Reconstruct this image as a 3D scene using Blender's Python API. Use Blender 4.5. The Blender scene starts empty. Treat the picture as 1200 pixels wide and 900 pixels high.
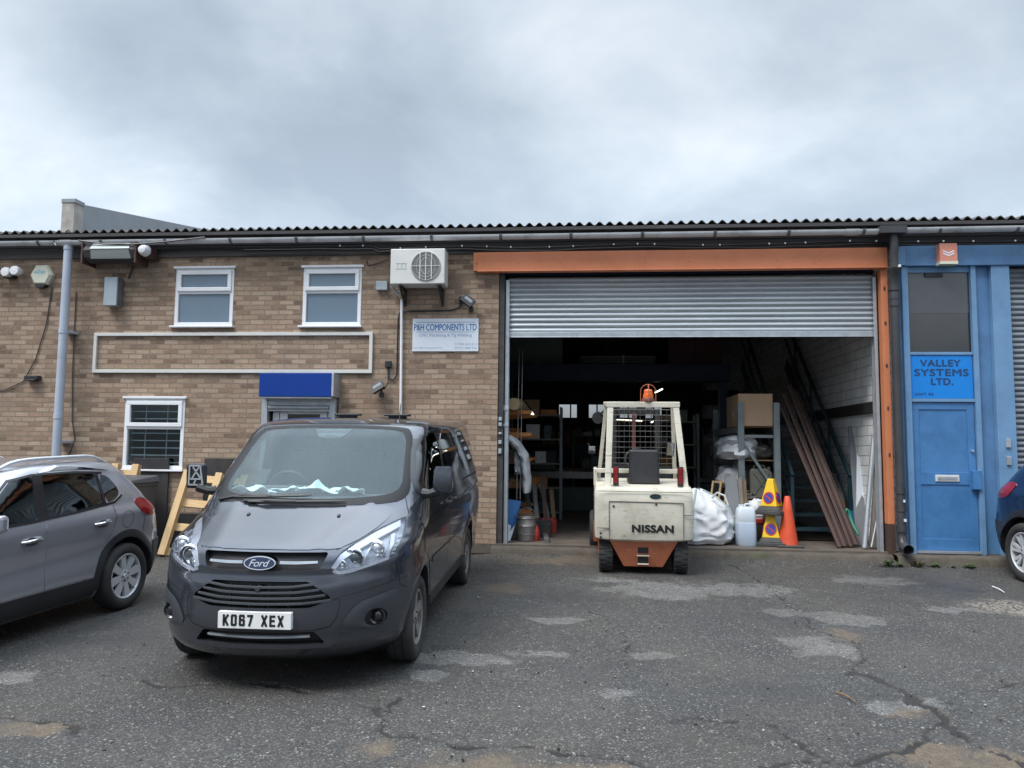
CLX, CLY, ZEN, SUNE, EXPO, BCX = -10.677, -10.765, 4.5, 1.35, 1.18, 6.73
import bpy, bmesh, math, random
import numpy as np
from mathutils import Vector, Matrix, noise as mnoise
from mathutils.bvhtree import BVHTree
from mathutils.geometry import delaunay_2d_cdt

random.seed(7)
for c in (bpy.data.objects, bpy.data.meshes, bpy.data.materials):
    for o in list(c):
        c.remove(o)
SC = bpy.context.scene
COL = SC.collection
PI = math.pi
R = math.radians

# ------------------------------------------------------------------ camera numbers (metres; front wall of the terrace is the plane y = 0)
PSI, PITCH, ROLL, FPX = R(5.0), R(4.84), 0.0103, 900.0
CAM = Vector((0, -11.2, 1.53))
FWD = Vector((-math.sin(PSI) * math.cos(PITCH), math.cos(PSI) * math.cos(PITCH), math.sin(PITCH)))
_r0 = Vector((math.cos(PSI), math.sin(PSI), 0))
_u0 = _r0.cross(FWD)
RGT = _r0 * math.cos(ROLL) + _u0 * math.sin(ROLL)
UPV = -_r0 * math.sin(ROLL) + _u0 * math.cos(ROLL)
SLOPE = 0.034
FLOOR = 0.165


def W(px, py, Y):
    """point on the plane y = Y that a survey sight line through the photo meets"""
    d = FWD + RGT * ((px - 600) / FPX) - UPV * ((py - 450) / FPX)
    return CAM + d * ((Y - CAM.y) / d.y)


def G(px, py, z=None):
    """point on the sloping yard (or on a level floor z)"""
    d = FWD + RGT * ((px - 600) / FPX) - UPV * ((py - 450) / FPX)
    if z is None:
        t = (SLOPE * CAM.y - CAM.z) / (d.z - SLOPE * d.y)
    else:
        t = (z - CAM.z) / d.z
    return CAM + d * t


# ------------------------------------------------------------------ object helpers
ORG = {}


def tag(o, label=None, cat=None, group=None, kind=None):
    for k, v in (('label', label), ('category', cat), ('group', group), ('kind', kind)):
        if v:
            o[k] = v
    return o


def thing(name, label, cat, loc=(0, 0, 0), rot=(0, 0, 0), group=None):
    o = bpy.data.objects.new(name, None)
    o.empty_display_size = 0.2
    COL.objects.link(o)
    o.location = loc
    o.rotation_euler = rot
    ORG[o.name] = Vector(loc)
    return tag(o, label, cat, group)


def local(root):
    """parts of this thing are given in its own frame"""
    ORG[root.name] = Vector((0, 0, 0))
    return root


class MB:
    """collects shapes and links them as ONE mesh object"""

    def __init__(self):
        self.v, self.f, self.m, self.mi = [], [], [], 0

    def add(self, vs, fs):
        n = len(self.v)
        self.v += [Vector(p) for p in vs]
        for f in fs:
            self.f.append([i + n for i in f])
            self.m.append(self.mi)
        return self

    def mat(self, i):
        self.mi = i
        return self

    def box(self, x0, x1, y0, y1, z0, z1):
        return self.hexa([(x0, y0, z0), (x1, y0, z0), (x1, y1, z0), (x0, y1, z0), (x0, y0, z1), (x1, y0, z1), (x1, y1, z1), (x0, y1, z1)])

    def hexa(self, p):
        return self.add(p, [(3, 2, 1, 0), (4, 5, 6, 7), (0, 1, 5, 4), (1, 2, 6, 5), (2, 3, 7, 6), (3, 0, 4, 7)])

    def cbox(self, c, s, rot=None):
        sx, sy, sz = s[0] / 2, s[1] / 2, s[2] / 2
        p = [Vector(q) for q in ((-sx, -sy, -sz), (sx, -sy, -sz), (sx, sy, -sz), (-sx, sy, -sz), (-sx, -sy, sz), (sx, -sy, sz), (sx, sy, sz), (-sx, sy, sz))]
        if rot is not None:
            p = [rot @ q for q in p]
        c = Vector(c)
        return self.hexa([q + c for q in p])

    def bar(self, a, b, w, h, up=(0, 0, 1)):
        a, b = Vector(a), Vector(b)
        d = (b - a).normalized()
        up = Vector(up)
        s = d.cross(up)
        if s.length < 1e-4:
            s = d.cross(Vector((0, 1, 0)))
        s.normalize()
        u = s.cross(d)
        s, u = s * w / 2, u * h / 2
        return self.hexa([a - s - u, a + s - u, b + s - u, b - s - u, a - s + u, a + s + u, b + s + u, b - s + u])

    def tube(self, pts, r, n=8, cap=True, closed=False):
        pts = [Vector(p) for p in pts]
        rs = r if isinstance(r, (list, tuple)) else [r] * len(pts)
        rings, m = [], len(pts)
        prev = None
        for i, p in enumerate(pts):
            if closed:
                d = pts[(i + 1) % m] - pts[i - 1]
            else:
                d = pts[min(i + 1, m - 1)] - pts[max(i - 1, 0)]
            d.normalize()
            if prev is None:
                s = d.cross(Vector((0, 0, 1)))
                if s.length < 1e-3:
                    s = d.cross(Vector((0, 1, 0)))
            else:
                s = prev - d * prev.dot(d)
            s.normalize()
            prev = s
            u = d.cross(s)
            rings.append([p + (s * math.cos(2 * PI * k / n) + u * math.sin(2 * PI * k / n)) * rs[i] for k in range(n)])
        vs = [q for g in rings for q in g]
        fs = []
        for i in range(m if closed else m - 1):
            j = (i + 1) % m
            for k in range(n):
                fs.append((i * n + k, j * n + k, j * n + (k + 1) % n, i * n + (k + 1) % n))
        if cap and not closed:
            fs.append(tuple(range(n)))
            fs.append(tuple((m - 1) * n + k for k in reversed(range(n))))
        return self.add(vs, [tuple(reversed(f)) for f in fs])

    def lathe(self, prof, n=24, c=(0, 0, 0), axis='z', cap=True):
        c = Vector(c)
        vs, fs = [], []
        for r, h in prof:
            for k in range(n):
                a = 2 * PI * k / n
                q = (r * math.cos(a), r * math.sin(a), h)
                if axis == 'x':
                    q = (q[2], q[0], q[1])
                elif axis == 'y':
                    q = (q[1], q[2], q[0])
                vs.append(c + Vector(q))
        for i in range(len(prof) - 1):
            for k in range(n):
                fs.append((i * n + k, i * n + (k + 1) % n, (i + 1) * n + (k + 1) % n, (i + 1) * n + k))
        if cap:
            fs.append(tuple(reversed(range(n))))
            fs.append(tuple((len(prof) - 1) * n + k for k in range(n)))
        return self.add(vs, fs)

    def prism(self, poly, fn, d0, d1):
        """2-D outline given depth: fn(u, v, d) -> point"""
        n = len(poly)
        vs = [fn(u, v, d0) for u, v in poly] + [fn(u, v, d1) for u, v in poly]
        fs = [tuple(reversed(range(n))), tuple(range(n, 2 * n))]
        fs += [(i, (i + 1) % n, n + (i + 1) % n, n + i) for i in range(n)]
        return self.add(vs, fs)

    def grid(self, rows, closed=False):
        n = len(rows[0])
        vs = [p for r in rows for p in r]
        fs = []
        for i in range(len(rows) - 1):
            for k in range(n if closed else n - 1):
                fs.append((i * n + k, i * n + (k + 1) % n, (i + 1) * n + (k + 1) % n, (i + 1) * n + k))
        return self.add(vs, fs)

    def mesh(self, name, mats):
        me = bpy.data.meshes.new(name)
        me.from_pydata([tuple(p) for p in self.v], [], self.f)
        for m in (mats if isinstance(mats, (list, tuple)) else [mats]):
            me.materials.append(m)
        me.polygons.foreach_set('material_index', self.m)
        return me

    def build(self, name, mats, parent=None, smooth=False, bevel=0, recalc=True, kind=None, org=None):
        me = self.mesh(name, mats)
        return link(name, me, parent, smooth, bevel, recalc, kind, org)


def link(name, me, parent=None, smooth=False, bevel=0, recalc=True, kind=None, org=None):
    o = bpy.data.objects.new(name, me)
    if parent is not None:
        base = ORG[parent.name]
        o.parent = parent
        ORG[o.name] = base
        off = base
    else:
        co = np.empty(len(me.vertices) * 3, np.float32)
        me.vertices.foreach_get('co', co)
        co = co.reshape(-1, 3)
        mn, mx = co.min(0), co.max(0)
        off = Vector(org) if org is not None else Vector(((mn[0] + mx[0]) / 2, (mn[1] + mx[1]) / 2, mn[2]))
        o.location = off
        ORG[o.name] = off
    if off.length > 0:
        me.transform(Matrix.Translation(-off))
    if recalc:
        bm = bmesh.new()
        bm.from_mesh(me)
        bmesh.ops.recalc_face_normals(bm, faces=bm.faces)
        bm.to_mesh(me)
        bm.free()
    if smooth:
        me.polygons.foreach_set('use_smooth', [True] * len(me.polygons))
        me.set_sharp_from_angle(angle=R(smooth if smooth is not True else 40))
    COL.objects.link(o)
    if bevel:
        b = o.modifiers.new('soft edges', 'BEVEL')
        b.width = bevel
        b.segments = 2
        b.limit_method = 'ANGLE'
        b.angle_limit = R(50)
    if kind:
        o['kind'] = kind
    return o


def single(o, label, cat, group=None):
    return tag(o, label, cat, group)


def copy_tree(o, parent=None, suffix=None):
    c = o.copy()
    COL.objects.link(c)
    if parent is not None:
        c.parent = parent
    for ch in [x for x in bpy.data.objects if x.parent == o]:
        if ch is not c:
            copy_tree(ch, c)
    return c


_text_cache = {}


def text_mesh(s, bold=0.0, shear=0.0, space=1.0):
    """lettering outline as (verts, faces) in a unit box, u right and v up"""
    key = (s, bold, shear, space)
    if key not in _text_cache:
        cu = bpy.data.curves.new('lettering', 'FONT')
        cu.body = s
        cu.offset = bold
        cu.shear = shear
        cu.space_character = space
        cu.resolution_u = 4
        ob = bpy.data.objects.new('lettering', cu)
        COL.objects.link(ob)
        dg = bpy.context.evaluated_depsgraph_get()
        me = bpy.data.meshes.new_from_object(ob.evaluated_get(dg))
        vs = [(v.co.x, v.co.y) for v in me.vertices]
        fs = [tuple(p.vertices) for p in me.polygons]
        bpy.data.objects.remove(ob)
        bpy.data.curves.remove(cu)
        bpy.data.meshes.remove(me)
        x0, x1 = min(v[0] for v in vs), max(v[0] for v in vs)
        y0, y1 = min(v[1] for v in vs), max(v[1] for v in vs)
        _text_cache[key] = ([((a - x0) / (x1 - x0), (b - y0) / (y1 - y0)) for a, b in vs], fs)
    return _text_cache[key]


def put_text(mb, s, x0, x1, z0, z1, y, bold=0.0, shear=0.0, space=1.0, fn=None, fat=0.0):
    if fat:
        for k, (a, b) in enumerate(((-fat, 0), (fat, 0), (0, fat), (0, -fat))):
            put_text(mb, s, x0 + a, x1 + a, z0 + b, z1 + b, y + .0002 * (k + 1), bold, shear, space)
    vs, fs = text_mesh(s, bold, shear, space)
    fn = fn or (lambda u, v: (u, y, v))
    mb.add([fn(x0 + (x1 - x0) * u, z0 + (z1 - z0) * v) for u, v in vs], fs)


# ------------------------------------------------------------------ car body tools
def pchip(y, k):
    """monotone cubic through the rows of y, k samples per interval"""
    y = np.asarray(y, float)
    n = len(y)
    d = np.diff(y, axis=0)
    m = np.zeros_like(y)
    for i in range(1, n - 1):
        a, b = d[i - 1], d[i]
        m[i] = np.where(a * b > 0, 2 * a * b / np.where(np.abs(a + b) < 1e-9, 1, a + b), 0)
    m[0], m[-1] = d[0], d[-1]
    out = []
    for i in range(n - 1):
        kk = k[i] if isinstance(k, (list, tuple)) else k
        for t in np.linspace(0, 1, kk, endpoint=False):
            h = (2 * t**3 - 3 * t**2 + 1, t**3 - 2 * t**2 + t, -2 * t**3 + 3 * t**2, t**3 - t**2)
            out.append(h[0] * y[i] + h[1] * m[i] + h[2] * y[i + 1] + h[3] * m[i + 1])
    out.append(y[-1])
    return np.array(out)


def _corner(w, c, p, n):
    th = np.linspace(0, 1, 160)**1.6 * PI / 2
    x = w * np.sin(th)**(2 / p)
    y = c * (1 - np.maximum(np.cos(th), 0)**(2 / p))
    y[-1] = c
    x[-1] = w
    s = np.r_[0, np.cumsum(np.hypot(np.diff(x), np.diff(y)))]
    t = np.linspace(0, s[-1], n)
    return np.interp(t, s, x), np.interp(t, s, y)


def loft_body(levels, sculpt=None, step=0.035, nf=26, ns=44, nr=16, crown=0.02):
    """body as stacked plan contours: rows of (z, front y, corner depth, roundness, half width, rear y, rear depth, rear roundness)"""
    L = np.asarray(levels, float)
    k = [max(2, int(math.ceil(max(abs(L[i + 1][j] - L[i][j]) for j in (0, 1, 5)) / step))) for i in range(len(L) - 1)]
    rows = pchip(L, k)
    mb = MB()
    rings = []

    def ring(z, xf, cf, pf, w, xr, cr, pr, s=1.0, mid=0):
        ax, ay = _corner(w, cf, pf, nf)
        bx, by = _corner(w, cr, pr, nr)
        sy = np.linspace(xf + cf, xr - cr, ns + 2)[1:-1]
        X = np.r_[ax, np.full(ns, w), bx[::-1]]
        Y = np.r_[xf + ay, sy, xr - by[::-1]]
        pts = [(X[i] * s, (Y[i] - mid) * s + mid if s != 1.0 else Y[i], z) for i in range(len(X))]
        pts += [(-a, b, c) for a, b, c in reversed(pts[1:-1])]
        return pts
    for r in rows:
        rings.append(ring(*r))
    last = rows[-1]
    mid = (last[1] + last[5]) / 2
    for s in (0.93, 0.84, 0.72, 0.55, 0.35, 0.15):
        rings.append(ring(last[0] + crown * (1 - s * s), *last[1:], s=s, mid=mid))
    if sculpt:
        rings = [[sculpt(*p) for p in g] for g in rings]
    mb.grid(rings, closed=True)
    n = len(rings[0])
    mb.f.append(list(range(n)))
    mb.m.append(0)
    mb.f.append([(len(rings) - 1) * n + i for i in range(n)])
    mb.m.append(0)
    return mb


def clean_bvh(mb):
    bm = bmesh.new()
    vs = [bm.verts.new(p) for p in mb.v]
    for f in mb.f:
        bm.faces.new([vs[i] for i in f])
    bmesh.ops.recalc_face_normals(bm, faces=bm.faces)
    bmesh.ops.triangulate(bm, faces=[f for f in bm.faces if len(f.verts) > 4])
    t = BVHTree.FromBMesh(bm)
    return t, bm


VIEWS = {
    'front': (lambda u, v: Vector((u, -3, v)), Vector((0, 1, 0))),
    'rear': (lambda u, v: Vector((u, 9, v)), Vector((0, -1, 0))),
    'right': (lambda u, v: Vector((4, u, v)), Vector((-1, 0, 0))),
    'left': (lambda u, v: Vector((-4, u, v)), Vector((1, 0, 0))),
    'top': (lambda u, v: Vector((u, v, 4)), Vector((0, 0, -1))),
}


def chaikin(poly, it=2, closed=True):
    for _ in range(it):
        o = []
        n = len(poly)
        for i in range(n if closed else n - 1):
            a, b = poly[i], poly[(i + 1) % n]
            o.append((a[0] * .75 + b[0] * .25, a[1] * .75 + b[1] * .25))
            o.append((a[0] * .25 + b[0] * .75, a[1] * .25 + b[1] * .75))
        if not closed:
            o = [poly[0]] + o + [poly[-1]]
        poly = o
    return poly


def dense(poly, res, closed=True):
    o = []
    n = len(poly)
    for i in range(n if closed else n - 1):
        a, b = poly[i], poly[(i + 1) % n]
        k = max(1, int(math.ceil(math.dist(a, b) / res)))
        for t in range(k):
            o.append((a[0] + (b[0] - a[0]) * t / k, a[1] + (b[1] - a[1]) * t / k))
    if not closed:
        o.append(poly[-1])
    return o


def fillet(poly, r, n=4):
    """outline with its corners rounded to a given size"""
    o = []
    m = len(poly)
    for i in range(m):
        p, a, b = Vector(poly[i]), Vector(poly[i - 1]), Vector(poly[(i + 1) % m])
        ra = min(r, (a - p).length * .45)
        rb = min(r, (b - p).length * .45)
        s, e = p + (a - p).normalized() * ra, p + (b - p).normalized() * rb
        for k in range(n + 1):
            t = k / n
            q = s * (1 - t)**2 + p * 2 * t * (1 - t) + e * t * t
            o.append((q.x, q.y))
    return o


def mirror(poly):
    return [(-a, b) for a, b in reversed(poly)]


def _cast(bvh, view, u, v):
    org, d = VIEWS[view]
    o = org(u, v)
    h, n, i, dist = bvh.ray_cast(o, d)
    if h is None:
        h, n, i, dist = bvh.find_nearest(o + d * 3.4)
    if n.dot(d) > 0:
        n = -n
    return h, n, d


def inside(poly, x, y):
    c = False
    n = len(poly)
    for i in range(n):
        a, b = poly[i], poly[i - 1]
        if (a[1] > y) != (b[1] > y) and x < (b[0] - a[0]) * (y - a[1]) / (b[1] - a[1]) + a[0]:
            c = not c
    return c


def patch(mb, poly, bvh, view, top=0.004, sink=0.012, res=0.03, alongray=False):
    """a panel of this outline lying on the body surface, as a closed solid"""
    pl = dense(poly, res)
    n = len(pl)
    xs = [p[0] for p in pl]
    ys = [p[1] for p in pl]
    pts = list(pl)
    x = min(xs) + res / 2
    while x < max(xs):
        y = min(ys) + res / 2
        while y < max(ys):
            if inside(pl, x, y) and min((a - x)**2 + (b - y)**2 for a, b in pl) > (res * .5)**2:
                pts.append((x, y))
            y += res
        x += res
    r = delaunay_2d_cdt([Vector(p) for p in pts], [], [list(range(n))], 1, 1e-6)
    V, F = r[0], r[2]
    A, B = [], []
    for q in V:
        h, nn, d = _cast(bvh, view, q.x, q.y)
        A.append(h - d * top if alongray else h + nn * top)
        B.append(h + d * sink if alongray else h - nn * sink)
    k = len(V)
    cnt = {}
    for f in F:
        for i in range(len(f)):
            e = (f[i], f[(i + 1) % len(f)])
            cnt[e] = 1
    fs = [tuple(f) for f in F] + [tuple(i + k for i in reversed(f)) for f in F]
    fs += [(b, a, a + k, b + k) for (a, b) in cnt if (b, a) not in cnt]
    mb.add(A + B, fs)
    return mb


def ring_strip(mb, outer, inner, bvh, view, top=0.005, res=0.03, sub=3, sink=0.01):
    n = len(outer)
    rows = []
    for s in range(sub + 1):
        t = s / sub
        row = []
        for a, b in zip(outer, inner):
            h, nn, d = _cast(bvh, view, a[0] + (b[0] - a[0]) * t, a[1] + (b[1] - a[1]) * t)
            row.append(h + nn * (top if 0 < s < sub else top - .004))
        rows.append(row)
    mb.grid([list(r) for r in rows], closed=True)
    return mb


def seam(mb, pts, bvh, view, w=0.007, top=0.0012, res=0.03, lift=0.0):
    """thin joint line following the body"""
    pl = dense(pts, res, closed=False)
    L_, R_ = [], []
    for i, p in enumerate(pl):
        a, b = pl[max(i - 1, 0)], pl[min(i + 1, len(pl) - 1)]
        dx, dy = b[0] - a[0], b[1] - a[1]
        l = math.hypot(dx, dy) or 1
        nx, ny = -dy / l * w / 2, dx / l * w / 2
        for o_, sg in ((L_, 1), (R_, -1)):
            h, nn, d = _cast(bvh, view, p[0] + nx * sg, p[1] + ny * sg)
            o_.append(h + nn * top)
    mid = [(a + b) / 2 + ((a - b).cross(L_[min(i + 1, len(L_) - 1)] - L_[max(i - 1, 0)])).normalized() * 0 for i, (a, b) in enumerate(zip(L_, R_))]
    mb.grid([L_, mid, R_])
    return mb


def shut(parent, pts, bvh, view, w=.007):
    q = MB()
    seam(q, pts, bvh, view, w)
    return q.build('shut_line', M['ink'], parent)


def boolean(bm_or_mb, cutters, mats):
    """body minus cutters -> mesh"""
    if isinstance(bm_or_mb, MB):
        me = bm_or_mb.mesh('body', mats)
        bm = bmesh.new()
        bm.from_mesh(me)
        bmesh.ops.recalc_face_normals(bm, faces=bm.faces)
        bm.to_mesh(me)
        bm.free()
    else:
        me = bpy.data.meshes.new('body')
        bm_or_mb.to_mesh(me)
        for m in mats:
            me.materials.append(m)
    ob = bpy.data.objects.new('tmp', me)
    COL.objects.link(ob)
    tmp = [ob]
    for i, c in enumerate(cutters):
        cm = c.mesh('cut', mats)
        b2 = bmesh.new()
        b2.from_mesh(cm)
        bmesh.ops.recalc_face_normals(b2, faces=b2.faces)
        for f in b2.faces:
            f.material_index = max(1, f.material_index)
        b2.to_mesh(cm)
        b2.free()
        co = bpy.data.objects.new('tmpc', cm)
        COL.objects.link(co)
        co.hide_render = True
        tmp.append(co)
        md = ob.modifiers.new('b', 'BOOLEAN')
        md.operation = 'DIFFERENCE'
        md.solver = 'EXACT'
        md.object = co
    dg = bpy.context.evaluated_depsgraph_get()
    res = bpy.data.meshes.new_from_object(ob.evaluated_get(dg))
    for t in tmp:
        m = t.data
        bpy.data.objects.remove(t)
        bpy.data.meshes.remove(m)
    return res
VAN_LEVELS = [
    # z, front y, corner depth, roundness, half width, rear y, rear depth, rear roundness
    (0.2, 0.2, 0.86, 2.3, 0.86, 4.86, 0.2, 3),
    (0.27, 0.07, 0.86, 2.3, 0.915, 4.93, 0.2, 3),
    (0.36, 0.02, 0.86, 2.3, 0.945, 4.95, 0.2, 3),
    (0.5, 0, 0.86, 2.3, 0.965, 4.96, 0.18, 3),
    (0.65, 0.015, 0.86, 2.3, 0.978, 4.97, 0.18, 3),
    (0.8, 0.04, 0.86, 2.3, 0.984, 4.97, 0.18, 3),
    (0.92, 0.075, 0.86, 2.3, 0.986, 4.965, 0.18, 3),
    (0.985, 0.13, 0.86, 2.3, 0.984, 4.96, 0.18, 3),
    (1.03, 0.25, 0.86, 2.3, 0.98, 4.955, 0.18, 3),
    (1.08, 0.41, 0.84, 2.45, 0.975, 4.95, 0.18, 3),
    (1.13, 0.57, 0.8, 2.65, 0.97, 4.945, 0.18, 3),
    (1.18, 0.73, 0.74, 2.9, 0.963, 4.94, 0.18, 3),
    (1.22, 0.85, 0.66, 3.2, 0.957, 4.935, 0.18, 3),
    (1.27, 0.94, 0.62, 3.3, 0.949, 4.93, 0.18, 3),
    (1.4, 1.1, 0.58, 3.6, 0.925, 4.91, 0.18, 3),
    (1.55, 1.3, 0.54, 3.8, 0.897, 4.89, 0.18, 3),
    (1.7, 1.5, 0.5, 4, 0.867, 4.86, 0.18, 3),
    (1.82, 1.66, 0.47, 4, 0.84, 4.83, 0.18, 3),
    (1.87, 1.75, 0.46, 3.8, 0.822, 4.81, 0.18, 3),
    (1.905, 1.87, 0.5, 3.5, 0.795, 4.79, 0.2, 3),
    (1.93, 2.02, 0.6, 3, 0.74, 4.75, 0.24, 2.8),
    (1.945, 2.2, 0.7, 2.8, 0.66, 4.68, 0.3, 2.6),
]
CAR_LEVELS = [
    (0.20, 0.30, 0.60, 2.4, 0.78, 3.96, 0.45, 2.6),
    (0.28, 0.10, 0.65, 2.4, 0.83, 4.06, 0.45, 2.6),
    (0.42, 0.02, 0.70, 2.4, 0.855, 4.13, 0.46, 2.6),
    (0.60, 0.01, 0.70, 2.4, 0.868, 4.155, 0.46, 2.6),
    (0.75, 0.08, 0.72, 2.4, 0.872, 4.14, 0.46, 2.6),
    (0.86, 0.35, 0.74, 2.5, 0.872, 4.12, 0.46, 2.6),
    (0.94, 0.75, 0.72, 2.7, 0.868, 4.09, 0.46, 2.6),
    (1.00, 1.05, 0.66, 3.0, 0.858, 4.05, 0.46, 2.6),
    (1.06, 1.18, 0.60, 3.2, 0.835, 4.00, 0.46, 2.6),
    (1.16, 1.36, 0.55, 3.4, 0.800, 3.92, 0.46, 2.6),
    (1.28, 1.58, 0.50, 3.6, 0.755, 3.81, 0.46, 2.6),
    (1.39, 1.78, 0.46, 3.6, 0.710, 3.70, 0.46, 2.6),
    (1.45, 1.90, 0.46, 3.2, 0.670, 3.62, 0.48, 2.6),
    (1.49, 2.02, 0.50, 2.8, 0.61, 3.52, 0.50, 2.4),
    (1.515, 2.18, 0.55, 2.5, 0.52, 3.38, 0.50, 2.3),
]
# ------------------------------------------------------------------ materials
MATS = {}


class NT:
    def __init__(self, name):
        self.m = bpy.data.materials.new(name)
        self.m.use_nodes = True
        self.t = self.m.node_tree
        self.t.nodes.clear()
        self.out = self.n('ShaderNodeOutputMaterial')

    def n(self, typ, **kw):
        nd = self.t.nodes.new(typ)
        for k, v in kw.items():
            setattr(nd, k, v)
        return nd

    def l(self, a, b):
        self.t.links.new(a, b)

    def val(self, sock, v):
        if hasattr(v, 'is_linked') or hasattr(v, 'links'):
            self.l(v, sock)
        else:
            sock.default_value = v

    def coord(self, scale=(1, 1, 1), rot=(0, 0, 0), which='Object'):
        tc = self.n('ShaderNodeTexCoord')
        if scale == (1, 1, 1) and rot == (0, 0, 0):
            return tc.outputs[which]
        mp = self.n('ShaderNodeMapping')
        mp.inputs['Scale'].default_value = scale
        mp.inputs['Rotation'].default_value = rot
        self.l(tc.outputs[which], mp.inputs['Vector'])
        return mp.outputs['Vector']

    def noise(self, vec, scale, detail=5, rough=.6, dist=0):
        nd = self.n('ShaderNodeTexNoise')
        nd.inputs['Scale'].default_value = scale
        nd.inputs['Detail'].default_value = detail
        nd.inputs['Roughness'].default_value = rough
        nd.inputs['Distortion'].default_value = dist
        self.l(vec, nd.inputs['Vector'])
        return nd.outputs['Fac']

    def ramp(self, fac, stops, interp='LINEAR'):
        nd = self.n('ShaderNodeValToRGB')
        nd.color_ramp.interpolation = interp
        el = nd.color_ramp.elements
        while len(el) < len(stops):
            el.new(0.5)
        for e, (p, c) in zip(el, stops):
            e.position = p
            e.color = (*c, 1) if len(c) == 3 else c
        self.l(fac, nd.inputs['Fac'])
        return nd.outputs['Color']

    def rng(self, v, a, b, c=0.0, d=1.0):
        nd = self.n('ShaderNodeMapRange')
        for k, x in zip(('From Min', 'From Max', 'To Min', 'To Max'), (a, b, c, d)):
            nd.inputs[k].default_value = x
        self.l(v, nd.inputs['Value'])
        return nd.outputs['Result']

    def math(self, op, a, b=0.0):
        nd = self.n('ShaderNodeMath', operation=op)
        self.val(nd.inputs[0], a)
        self.val(nd.inputs[1], b)
        return nd.outputs[0]

    def mix(self, fac, a, b, mode='MIX'):
        nd = self.n('ShaderNodeMix', data_type='RGBA', blend_type=mode)
        self.val(nd.inputs[0], fac)
        for s, v in ((nd.inputs[6], a), (nd.inputs[7], b)):
            if isinstance(v, tuple):
                s.default_value = (*v, 1) if len(v) == 3 else v
            else:
                self.l(v, s)
        return nd.outputs[2]

    def bump(self, h, strength=.3, dist=.01, normal=None):
        nd = self.n('ShaderNodeBump')
        nd.inputs['Strength'].default_value = strength
        nd.inputs['Distance'].default_value = dist
        self.l(h, nd.inputs['Height'])
        if normal is not None:
            self.l(normal, nd.inputs['Normal'])
        return nd.outputs['Normal']

    def bsdf(self, **kw):
        b = self.n('ShaderNodeBsdfPrincipled')
        for k, v in kw.items():
            s = b.inputs[k.replace('_', ' ')]
            if isinstance(v, tuple) and len(v) == 3 and s.type == 'RGBA':
                s.default_value = (*v, 1)
            else:
                self.val(s, v)
        self.l(b.outputs[0], self.out.inputs[0])
        return b


def pm(name, c1, c2=None, rough=.5, metal=0.0, sc=5, bump=0.0, bsc=60, grime=0.0, gcol=(.035, .03, .026), coat=0.0, stretch=(1, 1, 1), rvar=.15, spec=.5, gsc=3.0, gth=.5, rust=None, scratch=None):
    if name in MATS:
        return MATS[name]
    t = NT(name)
    if c2 is None:
        c2 = tuple(x * .8 for x in c1)
    oi = t.n('ShaderNodeObjectInfo')
    add = t.n('ShaderNodeVectorMath', operation='ADD')
    t.l(t.coord(stretch), add.inputs[0])
    sc_ = t.n('ShaderNodeVectorMath', operation='SCALE')
    sc_.inputs[0].default_value = (7.3, 3.1, 5.7)
    t.l(oi.outputs['Random'], sc_.inputs['Scale'])
    t.l(sc_.outputs[0], add.inputs[1])
    v = add.outputs[0]
    f = t.noise(v, sc)
    col = t.mix(t.rng(f, .33, .67), c1, c2)
    if grime:
        g = t.noise(v, gsc, 7, .68, .3)
        col = t.mix(t.rng(g, gth, gth + .22, 0, grime), col, gcol)
    if rust:
        g = t.noise(v, rust[1], 8, .7, .4)
        col = t.mix(t.rng(g, rust[2], rust[2] + .06, 0, 1), col, rust[0])
    if scratch:
        for k, st in enumerate(((2.2, 2.2, 46), (4.5, 4.5, 90))):
            g = t.noise(t.coord(st, (0, .12 * (k - 1), 0)), 1.0, 3, .6, .2)
            h = t.noise(v, 2.2 + k, 4, .6)
            m_ = t.math('MULTIPLY', t.rng(g, .635, .70, 0, .85), t.rng(h, .44, .56))
            col = t.mix(m_, col, scratch)
    r = t.rng(f, .2, .8, max(.02, rough - rvar / 2), min(1, rough + rvar / 2))
    kw = dict(Base_Color=col, Roughness=r, Metallic=metal, Specular_IOR_Level=spec)
    if coat:
        kw.update(Coat_Weight=coat, Coat_Roughness=.04)
    if bump:
        kw['Normal'] = t.bump(t.noise(v, bsc, 6, .65), bump, .01)
    t.bsdf(**kw)
    MATS[name] = t.m
    return t.m


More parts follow.
